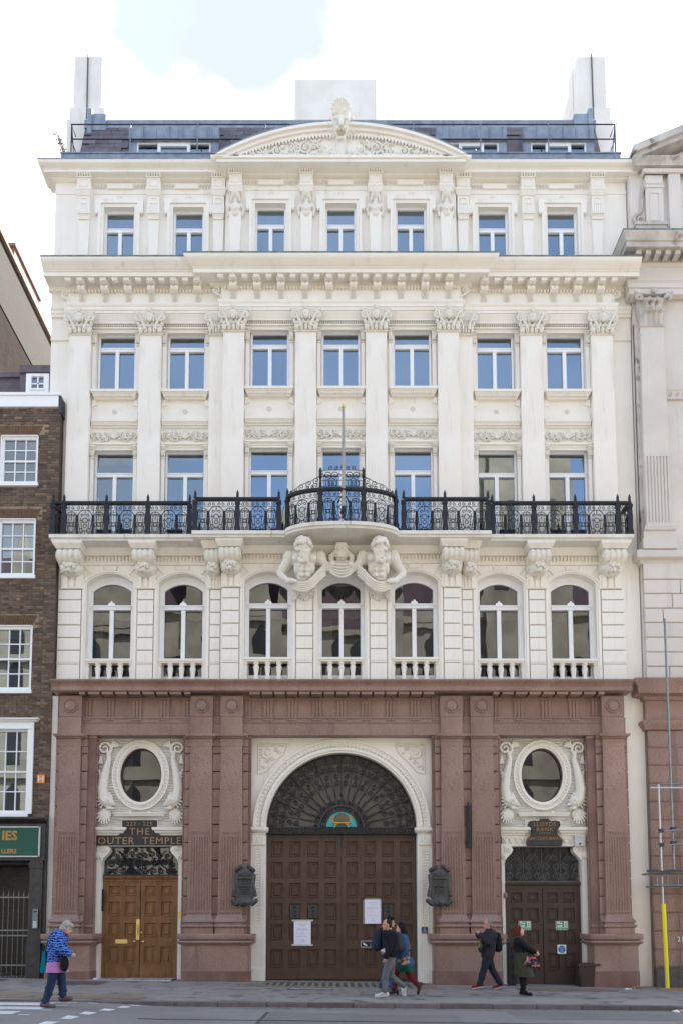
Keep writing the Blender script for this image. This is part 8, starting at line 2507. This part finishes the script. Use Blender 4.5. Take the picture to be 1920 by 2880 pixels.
# ------------------------------------------------------------------ people
def cloth(name, a, b=None, scale=20, rough=0.85, bump=0.0):
    return mat(name, a, rough, spec=0.2, var=b or tuple(c * 0.7 for c in a), scale=scale, bump=bump, bscale=30)
K = {}
K['skin'] = mat('skin', (0.52, 0.29, 0.21), 0.55, spec=0.35, var=(0.46, 0.24, 0.17), scale=8)
K['skin_pale'] = mat('pale_skin', (0.62, 0.40, 0.32), 0.55, spec=0.35, var=(0.56, 0.33, 0.26), scale=8)
K['skin_tan'] = mat('tan_skin', (0.47, 0.27, 0.17), 0.55, spec=0.35)
def pose_person(name, base, label, face, J, S, skin='skin_pale', rad=1.0, heel=None):
    """J: joints in metres relative to the base, (forward, side, up); face=+1 walks to +x, -1 to -x; S: dict of outfit pieces"""
    r_ = tag(empty(name, base), label, 'person')
    def P(p): return Vector((p[0] * face, p[1] * (1 if face > 0 else 1), p[2]))
    j = {k: P(v) for k, v in J.items()}
    def limb(mb, pts, rs, f=1.0, add=0.0):
        for (a, ra), (b_, rb) in zip(zip(pts[:-1], rs[:-1]), zip(pts[1:], rs[1:])):
            mb.cap(a, b_, ra * f + add, rb * f + add, 12)
    head = j['head']
    fwd = Vector((face, 0, 0))
    tilt = j.get('look', head + fwd) - head
    fw = tilt.normalized()
    up = (head - j['neck']).normalized()
    sd = fw.cross(up).normalized()
    up = sd.cross(fw).normalized()
    Rm = Matrix((fw, sd, up)).transposed().to_4x4()
    def H(a, b_, c): return head + fw * a + sd * b_ + up * c
    # --- one continuous body
    b = MB()
    b.ell(tuple(H(0, 0, 0.015)), (0.098, 0.076, 0.115), 14, 10, Rm)
    b.ell(tuple(H(0.035, 0, -0.055)), (0.068, 0.058, 0.07), 12, 8, Rm)
    b.cap(tuple(H(0.085, 0, 0.0)), tuple(H(0.112, 0, -0.028)), 0.013, 0.018, 7)        # nose
    b.cap(tuple(H(0.07, 0, -0.105)), tuple(H(0.088, 0, -0.10)), 0.022, 0.02, 7)         # chin
    b.cap(tuple(H(0.092, 0.018, -0.062)), tuple(H(0.092, -0.018, -0.062)), 0.012, 0.012, 6)   # mouth
    for s in (-1, 1):
        b.ell(tuple(H(-0.012, s * 0.078, -0.012)), (0.022, 0.012, 0.032), 8, 6, Rm)     # ears
        b.cap(tuple(H(0.082, s * 0.012, 0.028)), tuple(H(0.072, s * 0.045, 0.030)), 0.012, 0.012, 6)   # brow
    b.cap(tuple(j['neck'] - up * 0.04), tuple(H(-0.015, 0, -0.06)), 0.058, 0.052, 10)
    ch_, pv_ = j['chest'], j['pelvis']
    side = Vector((0, 1, 0))
    sw = 0.165 * rad
    b.cap(tuple(ch_ + side * sw * 0.62), tuple(ch_ - side * sw * 0.62), 0.115 * rad, 0.115 * rad, 12)
    b.cap(tuple(ch_), tuple(pv_), 0.125 * rad, 0.125 * rad, 12)
    b.cap(tuple(pv_ + side * 0.08), tuple(pv_ - side * 0.08), 0.115 * rad, 0.115 * rad, 12)
    b.cap(tuple(ch_ + Vector((0, 0, 0.10))), tuple(j['neck']), 0.075, 0.058, 10)
    LEG = [0.088 * rad, 0.058, 0.042]; ARM = [0.055 * rad, 0.043, 0.030]
    for s, k in ((-1, 'n'), (1, 'f')):                 # n = near the camera (-y), f = far
        hip = pv_ + side * s * 0.09
        limb(b, [hip, j['knee_' + k], j['ankle_' + k]], LEG)
        b.cap(tuple(j['ankle_' + k]), tuple(j['toe_' + k]), 0.030, 0.024, 8)
        sho = ch_ + side * s * sw + Vector((0, 0, 0.055))
        limb(b, [sho, j['elbow_' + k], j['hand_' + k]], ARM)
        # hand: palm, four fingers, thumb
        hd = (j['hand_' + k] - j['elbow_' + k]).normalized()
        pa = j['hand_' + k] + hd * 0.045
        b.cap(tuple(j['hand_' + k]), tuple(pa), 0.030, 0.034, 8)
        curl = Vector((face * 0.35, 0, -0.25))
        cross = hd.cross(Vector((0, 1, 0)))
        if cross.length < 0.1: cross = Vector((1, 0, 0))
        cross.normalize()
        for q_, (o_, ln) in enumerate(((-0.030, 0.050), (-0.010, 0.062), (0.010, 0.058), (0.028, 0.046))):
            a0 = pa + cross * o_ + hd * 0.018
            a1 = a0 + hd * ln * 0.6 + side * (-s) * 0.008
            a2 = a1 + (hd * 0.6 + side * (-s) * 0.8).normalized() * ln * 0.5
            b.cap(tuple(a0), tuple(a1), 0.010, 0.009, 6); b.cap(tuple(a1), tuple(a2), 0.009, 0.008, 6)
        t0 = j['hand_' + k] + cross * 0.034 + hd * 0.01
        t1 = t0 + (hd * 0.7 + cross * 0.7).normalized() * 0.035
        b.cap(tuple(t0), tuple(t1), 0.012, 0.010, 6); b.cap(tuple(t1), tuple(t1 + hd * 0.025), 0.010, 0.008, 6)
    me = remesh(b, 'body', 0.011, 2, 0.4); me.materials.append(K[skin])
    put('body', me, r_)
    e = MB()
    for s in (-1, 1): e.ell(tuple(H(0.086, s * 0.032, 0.012)), (0.008, 0.012, 0.008), 6, 5, Rm)
    e.build('eyes', M['iron'], r_, smooth=60)
    def piece(nm, mb, m, vox=0.013, it=3):
        me = remesh(mb, nm, vox, it); me.materials.append(m); return put(nm, me, r_)
    # --- trousers / tights
    if 'legs' in S:
        m, extra, zend = S['legs']
        t = MB()
        t.cap(tuple(pv_ + side * 0.08 + Vector((0, 0, 0.05))), tuple(pv_ - side * 0.08 + Vector((0, 0, 0.05))), 0.125 * rad + extra * 0.3, 0.125 * rad + extra * 0.3, 12)
        for s, k in ((-1, 'n'), (1, 'f')):
            hip = pv_ + side * s * 0.09
            an = j['knee_' + k].lerp(j['ankle_' + k], zend)
            limb(t, [hip, hip.lerp(j['knee_' + k], 0.5), j['knee_' + k], j['knee_' + k].lerp(an, 0.45), an], [0.098 * rad, 0.088 * rad, 0.068, 0.066, 0.054], 1.0, extra)
            # creases
            for q_ in (0.25, 0.75, 1.2, 1.55, 1.9):
                c = hip.lerp(j['knee_' + k], q_) if q_ <= 1 else j['knee_' + k].lerp(an, q_ - 1)
                t.ell(tuple(c + Vector((0.03 * math.sin(q_ * 9), 0, 0))), (0.075 + extra, 0.07 + extra, 0.018), 8, 5, Matrix.Rotation(0.5 * math.sin(q_ * 5), 4, 'Y'))
        piece('trousers' if S.get('legname') is None else S['legname'], t, m)
    # --- top
    if 'top' in S:
        m, extra, hem, sleeve = S['top']
        t = MB()
        t.cap(tuple(ch_ + side * sw * 0.7 + Vector((0, 0, 0.01))), tuple(ch_ - side * sw * 0.7 + Vector((0, 0, 0.01))), 0.122 * rad + extra, 0.122 * rad + extra, 12)
        t.cap(tuple(ch_ + Vector((0, 0, 0.09))), tuple(j['neck'] + Vector((0, 0, -0.035))), 0.085 + extra, 0.072 + extra * 0.4, 10)
        low = pv_ + Vector((0, 0, hem))
        t.cap(tuple(ch_), tuple(low), 0.135 * rad + extra, 0.13 * rad + extra, 14)
        for s in (-1, 1): t.cap(tuple(ch_ + side * s * 0.05), tuple(low + side * s * 0.07), 0.125 * rad + extra, 0.118 * rad + extra, 12)
        if 'flare' in S:
            fz, fr = S['flare']
            lo2 = pv_ + Vector((S.get('flare_dx', 0) * face, 0, fz))
            for s in (-1, 0, 1): t.cap(tuple(low + side * s * 0.07), tuple(lo2 + side * s * 0.10 + Vector((0.05 * s, 0, 0))), 0.12 * rad + extra, fr, 12)
        for s, k in ((-1, 'n'), (1, 'f')):
            sho = ch_ + side * s * sw + Vector((0, 0, 0.055))
            wr = j['elbow_' + k].lerp(j['hand_' + k], sleeve)
            limb(t, [sho, j['elbow_' + k], wr], [0.062 * rad, 0.055, 0.045], 1.0, extra)
            for q_ in (0.7, 1.0, 1.35, 1.7):
                c = sho.lerp(j['elbow_' + k], q_) if q_ <= 1 else j['elbow_' + k].lerp(wr, q_ - 1)
                t.ell(tuple(c), (0.06 + extra, 0.058 + extra, 0.016), 8, 5, Matrix.Rotation(0.6 * math.sin(q_ * 7), 4, 'Y'))
        ob = piece(S.get('topname', 'jacket'), t, m)
    if 'skirt' in S:
        m, z0, z1, r0, r1, dx = S['skirt']
        t = MB()
        n_ = 22; lv = 7; vs = []
        for i in range(lv):
            f = i / (lv - 1)
            for q_ in range(n_):
                a = 2 * PI * q_ / n_
                fold = 1 + 0.07 * f * math.sin(a * 5 + 1.0)
                rr = (r0 + (r1 - r0) * f) * fold
                vs.append((pv_.x + dx * face * f + rr * math.cos(a), pv_.y + rr * S.get('skirt_y', 1.32) * math.sin(a), z0 + (z1 - z0) * f))
        fs = []
        for i in range(lv - 1):
            for q_ in range(n_):
                w_ = (q_ + 1) % n_
                fs.append((i * n_ + q_, i * n_ + w_, (i + 1) * n_ + w_, (i + 1) * n_ + q_))
        fs += [tuple(range(n_ - 1, -1, -1)), tuple((lv - 1) * n_ + q_ for q_ in range(n_))]
        t.add(vs, fs)
        t.build(S.get('skirtname', 'skirt'), m, r_, smooth=60)
    # --- shoes
    if 'shoe' in S:
        m, sole, boot = S['shoe']
        for k in ('n', 'f'):
            a, to = j['ankle_' + k], j['toe_' + k]
            d = (to - a); dh = Vector((d.x, 0, d.z)).normalized()
            dn = Vector((-dh.z, 0, dh.x)) if face > 0 else Vector((dh.z, 0, -dh.x))
            if dn.z > 0: dn = -dn
            flat_d = (to - (a + Vector((0, 0, -0.05)))).normalized()
            heelp = a + dn * 0.035 - flat_d * 0.045
            toe = to
            t = MB()
            t.cap(tuple(heelp), tuple(toe), 0.042, 0.036, 10)
            t.cap(tuple(a), tuple(heelp.lerp(toe, 0.62)), 0.048, 0.042, 10)
            t.cap(tuple(a), tuple(heelp), 0.046, 0.044, 10)
            if boot: t.cap(tuple(a), tuple(a + (j['knee_' + k] - a) * boot), 0.055, 0.062, 10)
            sh = piece('shoe', t, m, 0.010, 2)
            if sole is not None:
                q_ = MB()
                nrm = flat_d.cross(Vector((0, 1, 0))).normalized()
                if nrm.z > 0: nrm = -nrm
                for f in (0.0, 1.0): pass
                q_.cap(tuple(heelp + nrm * 0.030), tuple(toe + nrm * 0.024), 0.034, 0.032, 10)
                me = remesh(q_, 'sole', 0.01, 1); me.materials.append(sole); put('sole', me, sh)
            if heel:
                q_ = MB().cap(tuple(heelp + dn * 0.02), tuple(heelp + dn * 0.085), 0.028, 0.022, 8)
                q_.build('heel', m, sh)
    # --- hair
    if 'hair' in S:
        m, style = S['hair']
        t = MB()
        t.ell(tuple(H(-0.018, 0, 0.040)), (0.103, 0.088, 0.108), 14, 10, Rm)
        t.ell(tuple(H(-0.055, 0, -0.01)), (0.062, 0.080, 0.085), 12, 8, Rm)
        if style == 'crop':
            t = MB(); t.ell(tuple(H(-0.028, 0, 0.035)), (0.092, 0.082, 0.098), 14, 10, Rm); t.ell(tuple(H(-0.06, 0, -0.02)), (0.045, 0.07, 0.07), 10, 8, Rm)
        if style == 'full':
            t.ell(tuple(H(0.03, 0, 0.095)), (0.07, 0.07, 0.045), 10, 8, Rm)
        if style == 'bob':
            t.ell(tuple(H(-0.04, 0, -0.03)), (0.085, 0.095, 0.10), 12, 8, Rm); t.ell(tuple(H(0.05, 0, 0.075)), (0.07, 0.07, 0.05), 10, 8, Rm)
            t.cap(tuple(H(-0.05, 0.05, -0.05)), tuple(H(-0.08, 0.03, -0.13)), 0.05, 0.025, 8)
        if style == 'long':
            bk_ = j['chest'] - fwd * 0.13
            for s in (-1, 0, 1):
                t.cap(tuple(H(-0.06, s * 0.05, 0.0)), tuple(H(-0.09, s * 0.06, -0.16)), 0.07, 0.065, 10)
                t.cap(tuple(H(-0.09, s * 0.06, -0.16)), tuple(bk_ + side * s * 0.07 + Vector((0, 0, S.get('hair_z', -0.05)))), 0.065, 0.03, 10)
                if s: t.cap(tuple(H(-0.02, s * 0.075, 0.02)), tuple(H(-0.03, s * 0.08, -0.12)), 0.04, 0.035, 8)
        piece('hair', t, m, 0.011, 1)
    return r_, j

def carried(name, base, label, cat):
    return tag(empty(name, base), label, cat)
BLK = cloth('black_cloth', (0.012, 0.012, 0.014)); NVY = cloth('navy_jeans', (0.018, 0.03, 0.065), (0.03, 0.05, 0.10), 10)
# 1. grey-haired woman stepping onto the pavement from the crossing
jump = mat('blue_patterned_knit', (0.05, 0.12, 0.46), 0.9, spec=0.1)
nt = jump.node_tree; w1 = nt.nodes.new('ShaderNodeTexWave'); w1.bands_direction = 'Z'; w1.inputs['Scale'].default_value = 6.5; w1.inputs['Distortion'].default_value = 7; w1.inputs['Detail'].default_value = 2; w1.inputs['Detail Scale'].default_value = 3.2
cr = nt.nodes.new('ShaderNodeValToRGB'); e0, e1 = cr.color_ramp.elements; e0.position = 0.38; e0.color = (0.012, 0.02, 0.06, 1); e1.position = 0.60; e1.color = (0.10, 0.22, 0.66, 1)
tcj = nt.nodes.new('ShaderNodeTexCoord'); nt.links.new(tcj.outputs['Object'], w1.inputs['Vector']); nt.links.new(w1.outputs['Fac'], cr.inputs['Fac']); nt.links.new(cr.outputs['Color'], nt.nodes['Principled BSDF'].inputs['Base Color'])
pink = cloth('pink_marled_tunic', (0.56, 0.19, 0.42), (0.34, 0.20, 0.50), 26)
base = (-5.20, -7.25, rz_(-5.2))
J = dict(pelvis=(0.0, 0, 0.90), chest=(0.03, 0, 1.30), neck=(0.09, 0, 1.44), head=(0.175, 0, 1.505), look=(0.9, -0.05, 1.16),
         knee_n=(-0.06, -0.08, 0.46), ankle_n=(-0.17, -0.07, 0.10), toe_n=(0.0, -0.08, 0.035), knee_f=(0.08, 0.09, 0.49), ankle_f=(0.11, 0.10, 0.20), toe_f=(0.26, 0.10, 0.17),
         elbow_n=(0.12, -0.23, 1.12), hand_n=(0.31, -0.20, 1.03), elbow_f=(-0.20, 0.22, 1.14), hand_f=(-0.16, 0.20, 0.98))
pw, jw = pose_person('person', base, 'grey-haired woman in a blue patterned jumper and pink tunic walking off the zebra crossing', 1, J,
    dict(legs=(NVY, 0.012, 0.95), top=(jump, 0.035, -0.03, 0.93), topname='jumper', skirt=(pink, 0.90, 0.67, 0.165, 0.195, 0.02), skirtname='tunic', hair=(cloth('grey_hair', (0.40, 0.37, 0.33), (0.26, 0.23, 0.20), 30), 'bob'), shoe=(cloth('grey_trainer', (0.16, 0.13, 0.16)), cloth('maroon_sole', (0.13, 0.06, 0.075)), 0)), 'skin_pale', 1.02)
o = MB().cap((0.15, 0, 1.42), (0.19, -0.04, 1.38), 0.035, 0.03).build('scarf', cloth('red_scarf', (0.55, 0.02, 0.03)), pw)
c = carried('teal_bag', (base[0] - 0.22, base[1] + 0.05, base[2] + 0.66), 'flat teal shoulder bag on the grey-haired woman', 'bag')
MB().tbox(0, 0.055, 0.03, 0.15, 0.30, 0.28, 0.0, 0.40).build('body', cloth('teal_cloth', (0.0, 0.20, 0.27)), c)
MB().tube([(0.01, -0.08, 0.40), (0.06, -0.10, 0.60), (0.12, -0.08, 0.72)], 0.014, 5).build('strap', cloth('teal_cloth_strap', (0.0, 0.15, 0.20)), c)
c = carried('shoulder_bag', (base[0] + 0.22, base[1] - 0.18, base[2] + 0.70), 'black shoulder bag with a long strap on the grey-haired woman', 'bag')
MB().ell((0, 0, 0.13), (0.075, 0.10, 0.15), 10, 8).build('body', BLK, c)
MB().tube([(-0.02, -0.04, 0.25), (-0.10, -0.045, 0.42), (-0.20, -0.02, 0.58), (-0.27, 0.06, 0.70), (-0.25, 0.16, 0.74)], 0.016, 5).build('strap', BLK, c)

# 2. man in black jumper, grey jeans, white trainers
base = (1.36, -4.36, g(1.36))
J = dict(pelvis=(-0.06, 0, 0.93), chest=(-0.06, 0, 1.37), neck=(-0.03, 0, 1.52), head=(0.035, 0, 1.645), look=(1.0, 0, 1.60),
         knee_n=(0.09, -0.09, 0.50), ankle_n=(0.10, -0.09, 0.11), toe_n=(0.30, -0.09, 0.045), knee_f=(-0.05, 0.09, 0.47), ankle_f=(-0.36, 0.09, 0.22), toe_f=(-0.37, 0.09, 0.03),
         elbow_n=(0.0, -0.24, 1.12), hand_n=(0.09, -0.24, 0.90), elbow_f=(-0.14, 0.24, 1.13), hand_f=(0.06, 0.22, 1.02))
pose_person('person', base, 'dark-haired man in a black jumper, grey jeans and white trainers', -1, J,
    dict(legs=(cloth('grey_denim', (0.10, 0.105, 0.115), (0.17, 0.175, 0.185), 7), 0.008, 0.95), top=(cloth('black_jumper', (0.011, 0.011, 0.016)), 0.018, 0.03, 0.9), topname='jumper', hair=(cloth('dark_brown_hair', (0.035, 0.022, 0.02)), 'crop'), shoe=(cloth('white_trainer', (0.62, 0.63, 0.62), (0.45, 0.46, 0.45), 9), cloth('white_sole', (0.75, 0.75, 0.75)), 0)), 'skin', 1.0)
c = carried('backpack', (base[0] + 0.22, base[1], base[2] + 1.03), 'grey backpack worn by the man in the black jumper', 'backpack')
b = MB(); b.cap((0.02, 0, 0.10), (-0.01, 0, 0.36), 0.115, 0.10, 12); b.cap((0.05, 0, 0.10), (0.04, 0, 0.22), 0.09, 0.08, 10)
me = remesh(b, 'body', 0.015, 2); me.materials.append(cloth('grey_nylon', (0.05, 0.05, 0.058))); put('body', me, c)
MB().tube([(-0.02, -0.14, 0.40), (-0.12, -0.16, 0.49), (-0.20, -0.15, 0.44)], 0.018, 5).tube([(-0.02, -0.12, 0.06), (-0.10, -0.16, 0.10)], 0.014, 5).build('strap', cloth('grey_webbing', (0.07, 0.07, 0.08)), c)
c = carried('paper_sheets', (base[0] - 0.11, base[1] + 0.20, base[2] + 0.98), 'folded white papers held by the man in the black jumper', 'paper')
MB().add([(-0.07, 0.0, 0.07), (0.03, -0.03, 0.12), (0.04, -0.03, 0.02), (0.05, 0.0, -0.06), (-0.01, 0.02, 0.03)], [(0, 1, 2, 4), (4, 2, 3)]).add([(-0.07, 0.006, 0.073), (0.03, -0.024, 0.123), (0.05, 0.006, -0.057)], [(0, 2, 1)]).build('sheets', M['paper'], c, smooth=0)

# 3. woman in blue coat, green skirt, red tights, brown boots
base = (1.72, -3.92, g(1.72))
J = dict(pelvis=(0.0, 0, 0.88), chest=(0.0, 0, 1.29), neck=(0.01, 0, 1.43), head=(0.04, 0, 1.565), look=(1.0, 0.1, 1.5),
         knee_n=(-0.14, -0.08, 0.46), ankle_n=(-0.36, -0.08, 0.24), toe_n=(-0.34, -0.08, 0.06), knee_f=(0.15, 0.09, 0.48), ankle_f=(0.19, 0.09, 0.11), toe_f=(0.36, 0.09, 0.04),
         elbow_n=(-0.05, -0.22, 1.06), hand_n=(0.06, -0.22, 0.88), elbow_f=(-0.02, 0.22, 1.06), hand_f=(0.10, 0.22, 0.90))
tights = cloth('crimson_tights', (0.17, 0.008, 0.018), (0.12, 0.006, 0.014)); boots = cloth('brown_suede', (0.085, 0.042, 0.034))
pose_person('person', base, 'long-haired woman in a blue coat, green skirt and dark red tights', -1, J,
    dict(legs=(tights, -0.001, 1.0), legname='tights', top=(cloth('blue_coat', (0.03, 0.066, 0.155), (0.045, 0.09, 0.20), 9), 0.03, 0.0, 0.92), topname='coat', flare=(-0.13, 0.165), flare_dx=-0.08, skirt=(cloth('green_skirt', (0.0, 0.085, 0.045)), 0.80, 0.555, 0.16, 0.205, -0.08), hair=(cloth('dark_hair', (0.018, 0.011, 0.013)), 'long'), hair_z=0.05, shoe=(boots, None, 0.22)), 'skin_pale', 0.94, heel=True)
c = carried('patterned_bag', (base[0] + 0.02, base[1] - 0.29, base[2] + 0.70), 'small brown patterned handbag beside the blue coat', 'handbag')
pat = mat('brown_and_cream_print', (0.42, 0.32, 0.22), 0.8, speck=[((0.10, 0.03, 0.03), 16, 0.48, 0.55), ((0.05, 0.04, 0.03), 24, 0.55, 0.6)])
b = MB(); b.cap((-0.05, 0, 0.07), (0.05, 0, 0.09), 0.06, 0.06, 10); b.cap((-0.05, 0, 0.15), (0.07, 0, 0.16), 0.05, 0.05, 10); b.xform(Matrix.Diagonal((1, 0.6, 1, 1)))
me = remesh(b, 'body', 0.012, 1); me.materials.append(pat); put('body', me, c)
MB().tube([(0.10, 0, 0.18), (0.12, 0.03, 0.45), (0.04, 0.12, 0.68)], 0.009, 5).build('strap', pat, c)

# 4. tall young man behind them, walking right
base = (1.42, -3.10, g(1.42))
J = dict(pelvis=(0.0, 0, 0.96), chest=(0.01, 0, 1.42), neck=(0.03, 0, 1.57), head=(0.075, 0, 1.695), look=(1.0, -0.1, 1.62),
         knee_n=(0.10, -0.09, 0.51), ankle_n=(0.10, -0.09, 0.11), toe_n=(0.30, -0.09, 0.045), knee_f=(-0.02, 0.09, 0.51), ankle_f=(-0.14, 0.09, 0.14), toe_f=(0.04, 0.09, 0.045),
         elbow_n=(0.12, -0.22, 1.20), hand_n=(0.36, -0.14, 1.42), elbow_f=(0.10, 0.22, 1.17), hand_f=(0.32, 0.16, 1.22))
pose_person('person', base, 'black-haired young man in blue jeans half hidden behind the couple, holding a cup', 1, J,
    dict(legs=(cloth('mid_blue_denim', (0.05, 0.10, 0.24)), 0.01, 0.95), top=(cloth('navy_coat', (0.016, 0.020, 0.034)), 0.02, 0.0, 0.9), hair=(cloth('black_hair', (0.007, 0.007, 0.009)), 'full'), shoe=(cloth('grey_shoe', (0.13, 0.14, 0.17)), cloth('pale_sole', (0.4, 0.4, 0.42)), 0)), 'skin_tan', 1.0)
c = carried('takeaway_cup', (base[0] + 0.40, base[1] - 0.14, base[2] + 1.44), 'dark takeaway cup raised in the young man\'s hand', 'cup')
MB().lathe([(0.028, 0), (0.040, 0.10)], (0, 0, 0), 10).build('cup', cloth('dark_green_card', (0.012, 0.03, 0.022)), c); MB().lathe([(0.043, 0.10), (0.043, 0.115), (0.036, 0.13)], (0, 0, 0), 10).build('lid', BLK, c)
c = carried('backpack', (base[0] - 0.24, base[1], base[2] + 0.98), 'large dark navy backpack worn by the tall young man', 'backpack')
b = MB(); b.cap((-0.02, 0, 0.12), (0.03, 0, 0.46), 0.12, 0.10, 12); b.cap((-0.07, 0, 0.14), (-0.05, 0, 0.30), 0.08, 0.07, 10)
me = remesh(b, 'body', 0.015, 2); me.materials.append(cloth('navy_nylon', (0.018, 0.026, 0.045), (0.03, 0.04, 0.06), 8)); put('body', me, c)
MB().tube([(0.06, -0.13, 0.55), (0.18, -0.16, 0.60), (0.30, -0.14, 0.50), (0.30, -0.15, 0.30)], 0.018, 5).build('strap', BLK, c)

# 5. older man in dark jacket and red shoes walking left
base = (4.10, -2.02, g(4.1))
J = dict(pelvis=(0.0, 0, 0.92), chest=(-0.07, 0, 1.39), neck=(-0.05, 0, 1.555), head=(0.0, 0, 1.685), look=(1.0, -0.1, 1.67),
         knee_n=(0.13, -0.09, 0.51), ankle_n=(0.23, -0.09, 0.15), toe_n=(0.42, -0.09, 0.075), knee_f=(-0.13, 0.09, 0.51), ankle_f=(-0.34, 0.09, 0.14), toe_f=(-0.15, 0.09, 0.045),
         elbow_n=(0.03, -0.24, 1.22), hand_n=(0.21, -0.13, 1.42), elbow_f=(0.05, 0.24, 1.24), hand_f=(0.25, 0.02, 1.45))
pose_person('person', base, 'balding older man with glasses, dark jacket and red shoes, hands raised', -1, J,
    dict(legs=(cloth('dark_jeans', (0.016, 0.02, 0.032), (0.025, 0.03, 0.045), 9), 0.02, 0.97), top=(cloth('charcoal_jacket', (0.020, 0.020, 0.028), (0.032, 0.032, 0.044), 12), 0.04, -0.02, 0.9), hair=(cloth('short_grey_hair', (0.24, 0.20, 0.18)), 'crop'), shoe=(cloth('red_canvas', (0.26, 0.01, 0.025)), cloth('white_rubber', (0.62, 0.60, 0.55)), 0)), 'skin', 1.05)
gl_ = MB().tube([(-0.09, -0.05, 1.70), (-0.105, -0.02, 1.705), (-0.105, 0.02, 1.705), (-0.09, 0.05, 1.70)], 0.007, 4).tube([(-0.09, -0.062, 1.70), (0.0, -0.088, 1.695)], 0.005, 4)
gl_.build('spectacles', M['iron'], [o for o in bpy.data.objects if o.name.startswith('person') and o.parent is None and abs(o.location.x - 4.10) < 0.01][0])
c = carried('backpack', (base[0] + 0.27, base[1], base[2] + 0.98), 'black backpack worn by the older man in the dark jacket', 'backpack')
b = MB(); b.cap((0.0, 0, 0.10), (-0.02, 0, 0.40), 0.12, 0.11, 12)
me = remesh(b, 'body', 0.015, 2); me.materials.append(BLK); put('body', me, c)
MB().tube([(-0.05, -0.15, 0.45), (-0.16, -0.20, 0.53), (-0.26, -0.19, 0.48)], 0.02, 5).build('strap', BLK, c)
c = carried('camera_bag', (base[0] - 0.22, base[1] - 0.17, base[2] + 0.98), 'small dark bag with yellow-green strap on the older man\'s front', 'bag')
MB().ell((0, 0, 0.07), (0.06, 0.05, 0.09), 10, 8).build('body', cloth('dark_green_nylon', (0.02, 0.03, 0.03)), c)
MB().tube([(-0.02, -0.03, 0.10), (-0.05, -0.03, 0.20), (-0.03, -0.03, 0.30), (0.0, -0.02, 0.34)], 0.02, 5).tube([(0.02, -0.03, 0.12), (0.0, -0.03, 0.24), (0.01, -0.02, 0.34)], 0.014, 5).build('strap', cloth('olive_strap', (0.20, 0.20, 0.05)), c)

# 6. red-haired woman in an olive dress
base = (4.60, -3.62, g(4.6))
J = dict(pelvis=(-0.06, 0, 0.90), chest=(-0.11, 0, 1.27), neck=(-0.11, 0, 1.405), head=(-0.075, 0, 1.54), look=(1.0, 0, 1.74),
         knee_n=(-0.03, -0.07, 0.47), ankle_n=(-0.02, -0.07, 0.11), toe_n=(0.17, -0.07, 0.045), knee_f=(0.05, 0.07, 0.48), ankle_f=(0.02, 0.07, 0.11), toe_f=(0.20, 0.07, 0.045),
         elbow_n=(0.06, -0.21, 1.15), hand_n=(0.25, -0.20, 1.04), elbow_f=(0.10, 0.18, 1.12), hand_f=(0.28, 0.14, 1.02))
olive = cloth('olive_dress', (0.042, 0.043, 0.028), (0.058, 0.058, 0.038), 10)
pr, jr = pose_person('person', base, 'red-haired woman in an olive dress over black sleeves, face turned up', 1, J,
    dict(legs=(BLK, 0.0, 0.95), legname='leggings', top=(cloth('black_sleeves', (0.014, 0.013, 0.017)), 0.012, 0.06, 0.95), topname='black_top', skirt=(olive, 1.03, 0.465, 0.155, 0.225, 0.10), hair=(cloth('auburn_hair', (0.13, 0.026, 0.010), (0.08, 0.016, 0.008), 20), 'long'), hair_z=-0.12, shoe=(BLK, None, 0.5)), 'skin_pale', 0.96)
t = MB(); t.cap((-0.11, 0.04, 1.33), (-0.11, -0.04, 1.33), 0.125, 0.125, 12); t.cap((-0.11, 0, 1.30), (-0.07, 0, 1.02), 0.155, 0.145, 14)
me = remesh(t, 'bodice', 0.014, 2); me.materials.append(olive); put('bodice', me, pr)
c = carried('floral_bag', (base[0] + 0.14, base[1] - 0.24, base[2] + 0.70), 'black handbag printed with pink flowers, on the red-haired woman\'s arm', 'handbag')
flo = mat('pink_floral_print', (0.014, 0.016, 0.028), 0.8, speck=[((0.50, 0.06, 0.11), 11, 0.53, 0.56), ((0.55, 0.44, 0.36), 17, 0.60, 0.63), ((0.05, 0.09, 0.09), 22, 0.62, 0.65)])
b = MB(); b.cap((-0.10, 0, 0.08), (0.14, 0, 0.06), 0.075, 0.07, 10); b.cap((-0.08, 0, 0.19), (0.08, 0, 0.18), 0.06, 0.055, 10); b.xform(Matrix.Diagonal((1, 0.65, 1, 1)))
me = remesh(b, 'body', 0.013, 2); me.materials.append(flo); put('body', me, c)
MB().tube([(-0.09, 0, 0.22), (-0.04, 0.03, 0.36), (0.0, 0.04, 0.42), (0.05, 0.03, 0.36), (0.09, 0, 0.22)], 0.011, 5).build('handle', BLK, c)
